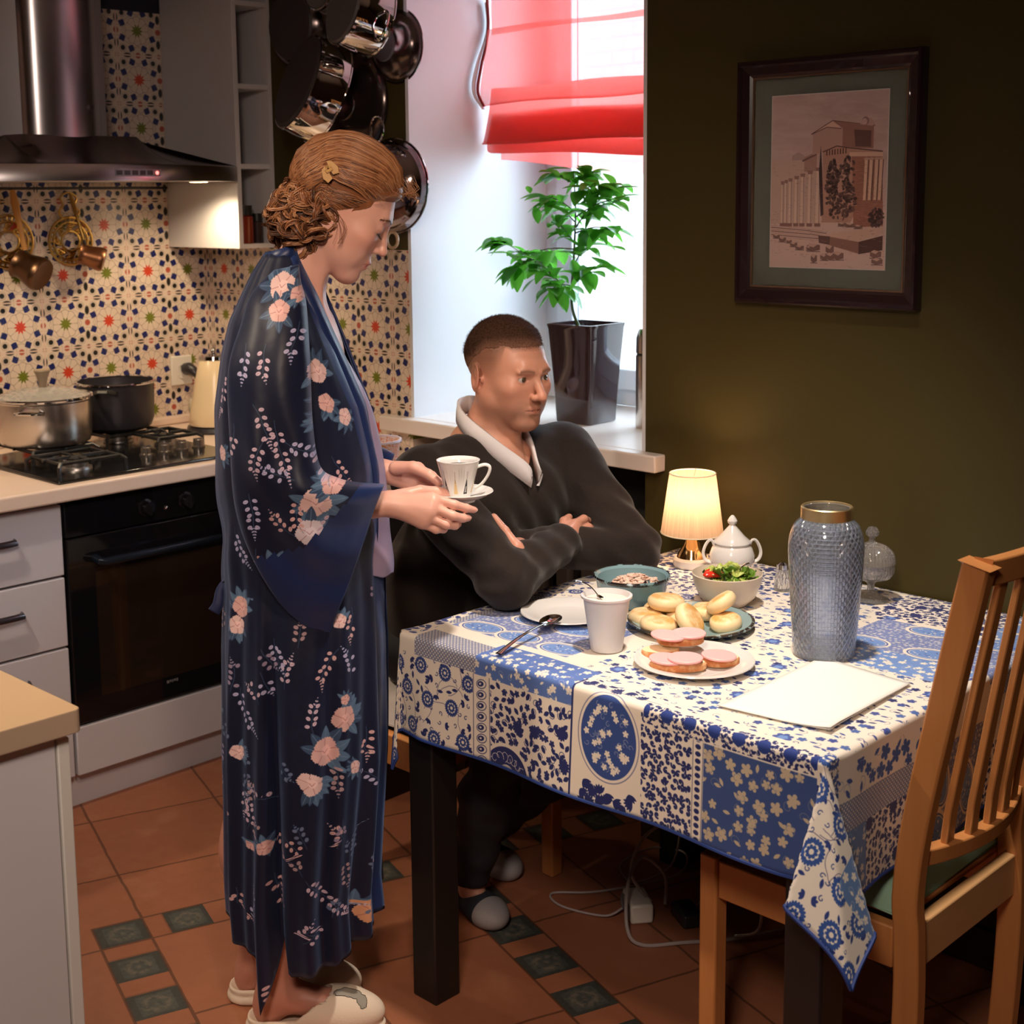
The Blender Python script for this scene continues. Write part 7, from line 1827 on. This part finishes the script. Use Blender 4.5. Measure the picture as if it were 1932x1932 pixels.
for k in range(4): m.tube([(-.006+k*.004, -.004, .002), (-.006+k*.004, .005, .006), (-.002+k*.003, .010, .002)], .0011, 6, M=Mc @ RZ(.5))
m.tube([(-.006, .0, .004), (.006, .0, .004)], .003, 10, M=Mc @ RZ(.5))
m.build('hair_clip', mat('tan_clip', srgb(190, 148, 92), .3), woman, bevel=.0006)

# ---- robe print
nv = c8(10, 15, 40)
kc = Canvas(-.62, 0, .62, 1.56, 1150, nv); kr = random.Random(31)
kp, kp2, kv = c8(226, 178, 172), c8(238, 200, 196), c8(140, 78, 84); tl1, tl2 = c8(78, 104, 132), c8(52, 72, 100); wh = c8(206, 180, 196)
def peony(cv, x, y, r, ang=0.0, col=None):
    c_ = col or kr.choice((kp, kp2)); n = 5
    for k in range(n): 
        a = ang+2*PI*k/n+kr.uniform(-.15, .15); px_, py_ = x+.48*r*math.cos(a), y+.48*r*math.sin(a)
        cv.rose(px_, py_, r*.60, 7, a, tuple(q*.93 for q in c_), .10, 17, .05)
    for k in range(n): 
        a = ang+2*PI*k/n+.6; cv.line([(x+.15*r*math.cos(a), y+.15*r*math.sin(a)), (x+.92*r*math.cos(a), y+.92*r*math.sin(a))], .0009, kv, .8)
    cv.rose(x+.1*r, y+.05*r, r*.40, 5, ang+.4, c_, .2, 11, .06); cv.line([(x-.2*r, y+.1*r), (x, y-.15*r), (x+.25*r, y+.12*r)], .0009, kv, .8)
def leaves(cv, x, y, r, ang, n=3, col=None):
    for k in range(n): a = ang+(k-(n-1)/2)*.65; cv.leaf(x, y, r, r*.38, a, col or kr.choice((tl1, tl2)), c8(110, 134, 160))
def fern(cv, x, y, ln, ang, col=wh):
    c_, s_ = math.cos(ang), math.sin(ang); cv.line([(x, y), (x+ln*c_, y+ln*s_)], .0007, tl1)
    n = max(3, int(ln/.0055))
    for k in range(n):
        f = (k+1)/n; w_ = .0075*(1.15-f)
        for sg in (-1, 1): cv.leaf(x+ln*f*c_, y+ln*f*s_, w_, .0030, ang+sg*1.0, col)
def sprig(cv, x, y, ln, ang, col=wh):
    bx, by = x, y; a = ang; st = .0115
    for k in range(int(ln/st)):
        nx, ny = bx+st*math.cos(a), by+st*math.sin(a); cv.line([(bx, by), (nx, ny)], .0008, tl1)
        for sg in (-1, 1):
            if kr.random() < .85: b = a+sg*kr.uniform(.6, 1.3); cx, cy = nx+.0085*math.cos(b), ny+.0085*math.sin(b); cv.ell(cx, cy, .0048, .0035, b, col); cv.line([(cx-.002*math.cos(b), cy-.002*math.sin(b)), (cx+.003*math.cos(b), cy+.003*math.sin(b))], .0006, c8(120, 90, 110))
        a += kr.uniform(-.3, .3); bx, by = nx, ny
    fern(cv, bx, by, ln*.45, a+.2, col)
def s2u(s, z):            # side view position -> arc position on the robe
    sb = float(np.interp(z, [.19, .55, .97, 1.22, 1.45], [-.114, -.117, -.107, -.11, -.045])); sf = float(np.interp(z, [.19, .55, .97, 1.22, 1.45], [.170, .195, .190, .165, .085])); c_ = (sb+sf)/2; a_ = (sf-sb)/2
    k = max(-.985, min(.985, (s-c_)/a_)); th = math.asin(k); b_ = .185
    n = 24; L_ = 0
    for i in range(n): q = th*(i+.5)/n; L_ += math.hypot(a_*math.cos(q), b_*math.sin(q))*abs(th)/n
    return math.copysign(L_, th)
def kpx(px, py, t=.15): s, z = sz(px, py, t); return s2u(s, z), z
sc_ = Canvas(-.13, .78, .26, 1.50, 1500, nv)
def both(fn, px, py, *a, where='r'):
    if where == 'r': u, z = kpx(px, py); fn(kc, u, z, *a)
    else: s, z = sz(px, py, .25); fn(sc_, s, z, *a)
rr_ = lambda px_: px_/1060.0
for (px, py, r, w_) in ((652, 1350, 24, 'r'), (622, 1408, 27, 'r'), (590, 1462, 23, 'r'), (667, 1447, 13, 'r'), (683, 1735, 24, 'r'), (455, 1150, 20, 'r'), (448, 1185, 18, 'r'), (455, 1422, 15, 'r'), (503, 1585, 15, 'r'), (470, 975, 15, 'r'), (598, 700, 22, 'r'), (612, 760, 18, 'r'), (640, 790, 17, 'r'), (640, 1170, 14, 'r'), (420, 860, 15, 'r'), (652, 1315, 10, 'r'),
                        (518, 545, 23, 's'), (552, 560, 14, 's'), (520, 590, 19, 's'), (598, 945, 27, 's'), (585, 1003, 25, 's'), (628, 912, 20, 's'), (515, 1085, 22, 's'), (470, 1150, 16, 's'), (598, 705, 21, 's'), (606, 765, 18, 's'), (604, 800, 17, 's')):
    both(leaves, px, py-0, rr_(r*2.1), kr.uniform(0, 6.3), 4, where=w_); both(leaves, px, py, rr_(r*1.9), kr.uniform(0, 6.3), 3, where=w_)
    both(peony, px, py, rr_(r), kr.uniform(0, 6), c8(226, 160, 120) if py > 1700 else (c8(230, 216, 226) if (px, py) == (585, 1003) else None), where=w_)
for (px, py, ln, an, w_) in ((640, 1220, 70, -2.2, 'r'), (600, 1370, 50, 1.8, 'r'), (545, 1290, 60, 1.5, 'r'), (500, 1320, 45, 2.0, 'r'), (455, 1300, 80, -1.6, 'r'), (610, 1640, 110, -1.0, 'r'), (660, 1590, 50, 2.4, 'r'), (545, 1640, 70, -1.5, 'r'), (575, 1760, 50, .6, 'r'), (500, 1740, 70, 1.4, 'r'), (470, 1680, 60, -1.4, 'r'), (470, 1560, 60, 1.2, 'r'), (520, 1500, 60, 2.7, 'r'), (460, 1480, 55, -1.4, 'r'), (700, 1500, 50, 2.0, 'r'), (690, 1380, 60, -1.5, 'r'), (520, 1200, 60, -1.5, 'r'), (500, 1260, 40, -1.2, 'r'), (660, 1280, 60, 1.5, 'r'), (660, 1150, 55, -1.4, 'r'), (620, 860, 60, -1.3, 'r'), (650, 700, 70, -1.4, 'r'), (430, 700, 80, -1.5, 'r'), (440, 1000, 70, -1.4, 'r'), (515, 1820, 50, -1.6, 'r'), (700, 1680, 40, 1.5, 'r'), (540, 1560, 50, -1.0, 'r'),
                         (580, 580, 70, -.9, 's'), (560, 610, 60, -1.7, 's'), (500, 650, 50, -1.8, 's'), (460, 650, 60, -1.6, 's'), (480, 760, 70, -1.0, 's'), (520, 790, 90, -1.5, 's'), (500, 830, 60, -2.1, 's'), (540, 830, 60, -.6, 's'), (560, 900, 50, 2.9, 's'), (570, 935, 50, -1.9, 's'), (625, 960, 60, -1.8, 's'), (560, 1010, 50, 2.6, 's'), (470, 930, 70, -1.4, 's'), (520, 1120, 60, -1.2, 's'), (480, 1040, 60, -1.7, 's'), (600, 640, 60, -1.5, 's'), (598, 850, 50, -1.4, 's'), (440, 800, 80, -1.5, 's')):
    both(sprig, px, py, rr_(ln), an, kr.choice((wh, c8(214, 170, 168), c8(180, 176, 210))), where=w_)
for k in range(34):
    u, z = kr.uniform(-.26, .20), kr.uniform(.2, 1.0); sprig(kc, u, z, kr.uniform(.03, .06), kr.choice((-1.6, -1.2, 1.4, 2.0)), kr.choice((c8(150, 134, 158), c8(176, 146, 150), c8(96, 112, 142))))
for k in range(46):      # far side of the robe, outside this view
    u = kr.uniform(.30, .62)*kr.choice((-1, 1)); z = kr.uniform(.15, 1.45); 
    (peony(kc, u, z, .02) if k % 3 == 0 else sprig(kc, u, z, .08, kr.uniform(-2, -1)))
IM_k = kc.image('robe_print'); IM_s = sc_.image('robe_sleeve_print')
def satin(name, im=None, col=None, rough=.50):
    t = NT(name); p = t.pos(); n = t.noise(5, 4, .6, vec=t.vec); c_ = img_node(t, im) if im else col
    t.set(base=c_, rough=rough, spec=.38, sheen=.22); t.b.inputs['Sheen Tint'].default_value = (.35, .5, .9, 1); t.bump(n, .22, .02); return t.m
M_kim = satin('robe_satin_print', IM_k); M_slv = satin('robe_sleeve_satin', IM_s); M_band = satin('robe_satin_plain', None, c8s := srgb(24, 40, 84), .40)
# ---- robe body
ZK = [1.505, 1.47, 1.43, 1.38, 1.32, 1.22, 1.10, .97, .87, .76, .55, .44, .28, .10]
SB = [-.010, -.034, -.054, -.078, -.094, -.111, -.115, -.108, -.108, -.113, -.118, -.117, -.119, -.114]
SF = [.062, .076, .092, .110, .132, .168, .190, .193, .194, .196, .194, .184, .168, .176]
WT = [.058, .085, .120, .158, .178, .182, .176, .165, .168, .180, .190, .190, .184, .184]
PO = [54, 40, 28, 20, 14, 8, 5, 5, 4, 4, 4, 4, 4, 4]
def hem_z(s, near):
    if not near: return .20
    return float(np.interp(s, [-.12, -.095, -.064, -.046, -.036, -.024, -.006, .001, .006, .012, .08, .14, .185], [.215, .200, .186, .172, .078, .120, .205, .235, .200, .152, .166, .190, .214]))
rows = []; uvk = []; NP_ = 190; NZ_ = 120
for j in range(NZ_+1):
    g = j/NZ_; row = []; us = []
    for i in range(NP_+1):
        zz = ZK[0]-(ZK[0]-.2)*g; 
        for it in (0, 1):
            sb, sf, wt, po = [float(np.interp(-zz, [-q for q in ZK], A_)) for A_ in (SB, SF, WT, PO)]
            ph = R(po)+(2*PI-2*R(po))*i/NP_; c_ = (sb+sf)/2; a_ = (sf-sb)/2; n_ = 2.35
            cs, sn = math.cos(ph), math.sin(ph); s = c_+a_*math.copysign(abs(cs)**(2/n_), cs); t_ = wt*math.copysign(abs(sn)**(2/n_), sn)
            hz = hem_z(s, sn > 0) if (sn > 0) else .21
            zz = ZK[0]-(ZK[0]-hz)*g
        A_ = .0008+.010*max(0, min(1, (1.05-zz)/.8)); fo = A_*(math.sin(ph*13+1.1)+.55*math.sin(ph*23+zz*3)+.35*math.sin(ph*7-zz*5))
        if sn > 0: fo -= .020*math.exp(-((s+.005)/.010)**2)*max(0, min(1, (1.0-zz)/.5))
        fo += .0035*math.sin(zz*38+ph*4)*math.exp(-((zz-1.0)/.12)**2)
        nrm = Vector((cs, sn, 0)); p_ = wl(s+nrm.x*fo, t_+nrm.y*fo, zz); row.append(tuple(p_)); us.append((s, t_, zz))
    q = np.array(us); dl = np.r_[0, np.cumsum(np.hypot(np.diff(q[:, 0]), np.diff(q[:, 1])))]; k0 = int(np.argmax(q[:, 1])); U = -(dl-dl[k0])
    for i in range(NP_+1): uvk.append((float(U[i]), us[i][2]))
    rows.append(row)
m = MB(); m.grid(rows)
# lapel faces (next to the opening) are plain satin
nf = NP_; m.mi = [1 if (k % nf) < 13 or (k % nf) >= nf-13 else 0 for k in range(len(m.mi))]
kim = m.build('robe', [M_kim, M_band], woman, angle=180); cloth_uv(kim, kc, uvk); q_ = kim.modifiers.new('s', 'SOLIDIFY'); q_.thickness = .002; q_.offset = -1
# ---- sleeves: rings between an upper and a lower edge line
SLV = [((548, 505), (500, 515), .014, .085), ((558, 540), (462, 560), .045, .125), ((572, 580), (447, 620), .062, .160), ((585, 680), (432, 700), .066, .205), ((592, 800), (438, 830), .068, .220), ((606, 878), (448, 950), .070, .222), ((640, 902), (476, 1045), .068, .212), ((678, 914), (525, 1140), .060, .190), ((704, 920), (575, 1195), .054, .168), ((721, 925), (618, 1214), .048, .150)]
def sleeve(side):
    A_ = []; 
    for (a, b, w_, tc) in SLV:
        p0 = sz(*a, .20); p1 = sz(*b, .20); A_.append((p0[0], p0[1], p1[0], p1[1], w_, tc))
    A_ = spline(A_, 70); rows = []; uv_ = []
    if side < 0: A_ = A_.copy(); A_[:, [0, 2]] -= .0; A_[:, 5] *= 1.0
    for j, (s0, z0, s1, z1, w_, tc) in enumerate(A_):
        g = j/69; row = []
        for i in range(64):
            ph = 2*PI*i/64; cs, sn = math.cos(ph), math.sin(ph); k = (1-cs)/2; fl = (1 if g < .5 else 1)
            s = s0+(s1-s0)*k; z = z0+(z1-z0)*k; prof = abs(sn)**.75*math.copysign(1, sn); thick = w_*(1-.55*k*min(1, g*1.6)); t_ = tc+prof*thick
            fo = .006*math.sin(k*16+g*7+1)*(.05+g)*abs(sn)+.009*math.sin(g*15-k*7)*abs(sn)*math.exp(-((g-.60)/.2)**2)+.005*math.sin(g*30+k*10)*abs(sn)*math.exp(-((g-.5)/.12)**2)
            z += .004*math.sin(k*9)*g
            row.append(tuple(wl(s, side*(t_+fo*math.copysign(1, sn)), z))); uv_.append((s, z))
        rows.append(row)
    m = MB(); m.grid(rows, wrap=True); m.mi = [1 if (k//64) > 50+4*math.cos(2*PI*(k % 64)/64) else 0 for k in range(len(m.mi))]
    o = m.build('sleeve', [M_slv, M_band], kim, angle=180); cloth_uv(o, sc_, uv_); q_ = o.modifiers.new('s', 'SOLIDIFY'); q_.thickness = .002; q_.offset = -1
    return o
sleeve(1); sl2 = sleeve(-1)
# collar band round the neck and down the front edges
for side in (-1, 1):
    pts = []; pts2 = []
    for z in np.linspace(1.508, .95, 40):
        sb, sf, wt, po = [float(np.interp(-z, [-q for q in ZK], A_)) for A_ in (SB, SF, WT, PO)]; ph = R(po); c_ = (sb+sf)/2; a_ = (sf-sb)/2
        s = c_+a_*abs(math.cos(ph))**(2/2.35); t_ = wt*abs(math.sin(ph))**(2/2.35); pts.append((s+.003, side*t_, z))
        ph2 = ph+R(30); s2 = c_+a_*abs(math.cos(ph2))**(2/2.35); t2 = wt*abs(math.sin(ph2))**(2/2.35); d = Vector((s2-s, t2-t_, -.02)).normalized()*.036; pts2.append((s+d.x+.004, side*(t_+d.y+.004), z+d.z))
    m = MB(); m.grid([[tuple(wl(*a)), tuple(wl(*((np.array(a)+np.array(b))/2+np.array((.003, side*.003, 0))))), tuple(wl(*b))] for a, b in zip(pts, pts2)])
    o = m.build('lapel', M_band, kim, angle=180); q_ = o.modifiers.new('s', 'SOLIDIFY'); q_.thickness = .004; q_.offset = 0
m = MB(); rows = []
for i in range(17):
    a = R(58+ (360-116)*i/16); rows.append([tuple(wl(.026+(.036+.004*k)*math.cos(a)*1.05, (.058+.003*k)*math.sin(a), 1.512-.028*k-.012*math.cos(a)*-1)) for k in (0, .5, 1)])
m.grid(rows); o = m.build('neck_band', M_band, kim, angle=180); o.modifiers.new('s', 'SOLIDIFY').thickness = .004
# tie at the back waist
m = MB(); s0, z0 = sz(432, 1105, .06); pts = [(s0-.005, .05, z0+.01), (s0-.018, .055, z0-.010), (s0-.022, .06, z0-.035), (s0-.030, .062, z0-.050)]
m.tube([tuple(wl(*p_)) for p_ in spline(pts, 14)], [.006+.006*i/13 for i in range(14)], 10, flat=.35); m.tube([tuple(wl(*p_)) for p_ in spline([(s0+.02, .10, z0+.016), (s0, .07, z0+.018), (s0-.012, .04, z0+.006)], 10)], .009, 10, flat=.4)
m.build('belt_tie', satin('tie_satin', None, srgb(28, 34, 70)), kim, angle=180)
# slip showing in front of the robe
SLP = [(.112, 1.345), (.132, 1.305), (.162, 1.250), (.184, 1.190), (.199, 1.11), (.206, 1.03), (.209, .97), (.215, .915), (.214, .888)]
rows = []; 
for s_, z_ in spline(SLP, 46):
    rows.append([tuple(wl(s_-.075*(1-math.cos(a)), .085*math.sin(a), z_+.020*(1-math.cos(a))*(z_ < .93)+.0018*math.sin(a*9+z_*20)-.01*(z_ > 1.33)*math.cos(a*2))) for a in np.linspace(-1.25, 1.25, 40)])
m = MB(); m.grid(rows); o = m.build('slip', satin('mauve_satin', None, srgb(150, 132, 158), .4), woman, angle=180); o.modifiers.new('s', 'SOLIDIFY').thickness = .002
m = MB()
for sg in (-1, 1): m.tube([tuple(wl(*p_)) for p_ in spline([(.118, sg*.03, 1.345), (.098, sg*.05, 1.39), (.06, sg*.075, 1.42)], 10)], .0022, 6)
m.build('slip_strap', mat('pale_strap', srgb(200, 190, 200), .5), o, angle=180)

# slippers
Mslp = mat('cream_felt', srgb(226, 206, 184), .8, bump=.25, bscale=300); Mslg = mat('grey_motif', srgb(150, 142, 130), .8)
for (t_, ds, lab) in ((.09, 0, 'cream felt slipper with a grey motif on the woman\'s near foot'), (-.022, -.055, 'cream felt slipper on the woman\'s far foot, behind her leg')):
    tt = thing('slipper', lab, 'slipper', wl(ds, t_, 0), math.atan2(ER.y, ER.x), 'slippers of the woman')
    def slf(P):
        d = smin(s_ball((.090, 0, .030), (.095, .048, .048))(P), s_cone((-.045, 0, .03), (.10, 0, .03), .040, .045)(P), .02)
        inn = smin(s_cone((-.05, 0, .055), (.06, 0, .052), .040, .034)(P), s_ball((.09, 0, .034), (.08, .038, .034))(P), .01)
        d = smax(d, -inn, .004); cut = P[:, 2]-(.030+.9*np.clip(P[:, 0]-.012, 0, .2)); d = smax(d, np.where(P[:, 0] < .1, cut, -1), .004)
        d = smin(d, smax(smin(s_ball((.095, 0, .006), (.092, .050, .014))(P), s_cone((-.045, 0, .006), (.09, 0, .006), .044, .048)(P), .01), np.abs(P[:, 2]-.008)-.007, .003), .004)
        return smax(d, .0005-P[:, 2], .002)
    v, q = surface(slf, (-.11, -.07, -.01), (.21, .07, .10), .0035)
    c_ = v[q].mean(1); x, y, z = c_.T
    mo = ((np.hypot((x-.120)/.022, (y+.012)/.012) < 1) | (np.hypot((x-.098)/.010, (y+.016)/.008) < 1) | (np.hypot((x-.142)/.010, (y+.020)/.012) < 1)) & (z > .03) if t_ > 0 else np.zeros(len(q), bool)
    o = mesh_np('slipper_shell', [(v, q[~mo], 0), (v, q[mo], 1)], [Mslp, Mslg], tt, 1)

# cup and saucer
cs_, ct_ = .3455, .050
t = thing('saucer', 'white saucer held by the woman beneath the teacup', 'saucer', wl(cs_, ct_, 1.036))
m = MB(); m.lathe([(0, .002), (.024, .002), (.025, 0), (.028, 0), (.029, .004), (.045, .009), (.060, .018), (.0625, .0195), (.0615, .0210), (.045, .0125), (.027, .0068), (0, .006)], 64); m.build('saucer_dish', M_porcelain, t)
t = thing('teacup', 'white porcelain teacup with gold and black drops on its saucer', 'cup', wl(cs_-.003, ct_, 1.0432), math.atan2(ER.y, ER.x))
tc_ = NT('cup_porcelain'); p = tc_.pos(local=True); an = tc_.math('ARCTAN2', p[1], p[0]); u_ = (an*(9/(2*PI))).frac()-.5; nidx = (an*(9/(2*PI))).floor().mod(2.0)
stz = tc_.noise(1, 2, .6, vec=tc_.xyz(an*60.0, p[2]*8, 0.0)); band = tc_.ss(p[2], .028, .05)*(1.0-tc_.ss(p[2], .054, .066)); c0 = tc_.mix(tc_.ss(stz, .52, .62)*band*.55, (.76, .74, .72), (.30, .27, .24))
dz = (p[2]-.020)/.013; wd = tc_.math('SUBTRACT', .16, dz*.085); drop = (u_.abs()/wd.max(.01)).lt(1.0)*(p[2].gt(.011))*(p[2].lt(.040)); drin = (u_.abs()/(wd.max(.01)*.55)).lt(1.0)*(p[2].gt(.014))*(p[2].lt(.026))
c1 = tc_.mix(nidx, (.010, .010, .012), (.70, .50, .24)); c0 = tc_.mix(drop, c0, c1); c0 = tc_.mix(drin*(1.0-nidx)*((p[2]*600.0+u_*10.0).frac().gt(.5)), c0, (.7, .68, .66)); ln_ = (u_.abs().lt(.022))*(p[2].gt(.032))*(p[2].lt(.055)); c0 = tc_.mix(ln_*.7, c0, (.15, .12, .10))
tc_.set(base=c0, rough=.14, spec=.6)
m = MB(); prof = [(0, .002), (.018, .002), (.019, 0), (.0215, 0), (.0225, .004)]+[tuple(q) for q in spline([(.0235, .006), (.027, .018), (.032, .038), (.0385, .064), (.0410, .072)], 14)]+[(.0400, .0725), (.037, .064), (.030, .036), (.022, .010), (0, .006)]
m.lathe(prof, 64); m.build('cup_body', tc_.m, t, angle=180)
m = MB(); m.tube(spline([(.035, 0, .058), (.050, 0, .062), (.059, 0, .057), (.056, 0, .043), (.044, 0, .026), (.030, 0, .017)], 26), [.0036]*26, 10, flat=.75); m.build('cup_handle', M_porcelain, t, angle=180)
m = MB(); m.lathe([(0, .060), (.0345, .060)], 32); m.build('tea', mat('black_tea', (.16, .05, .015), .05), t)
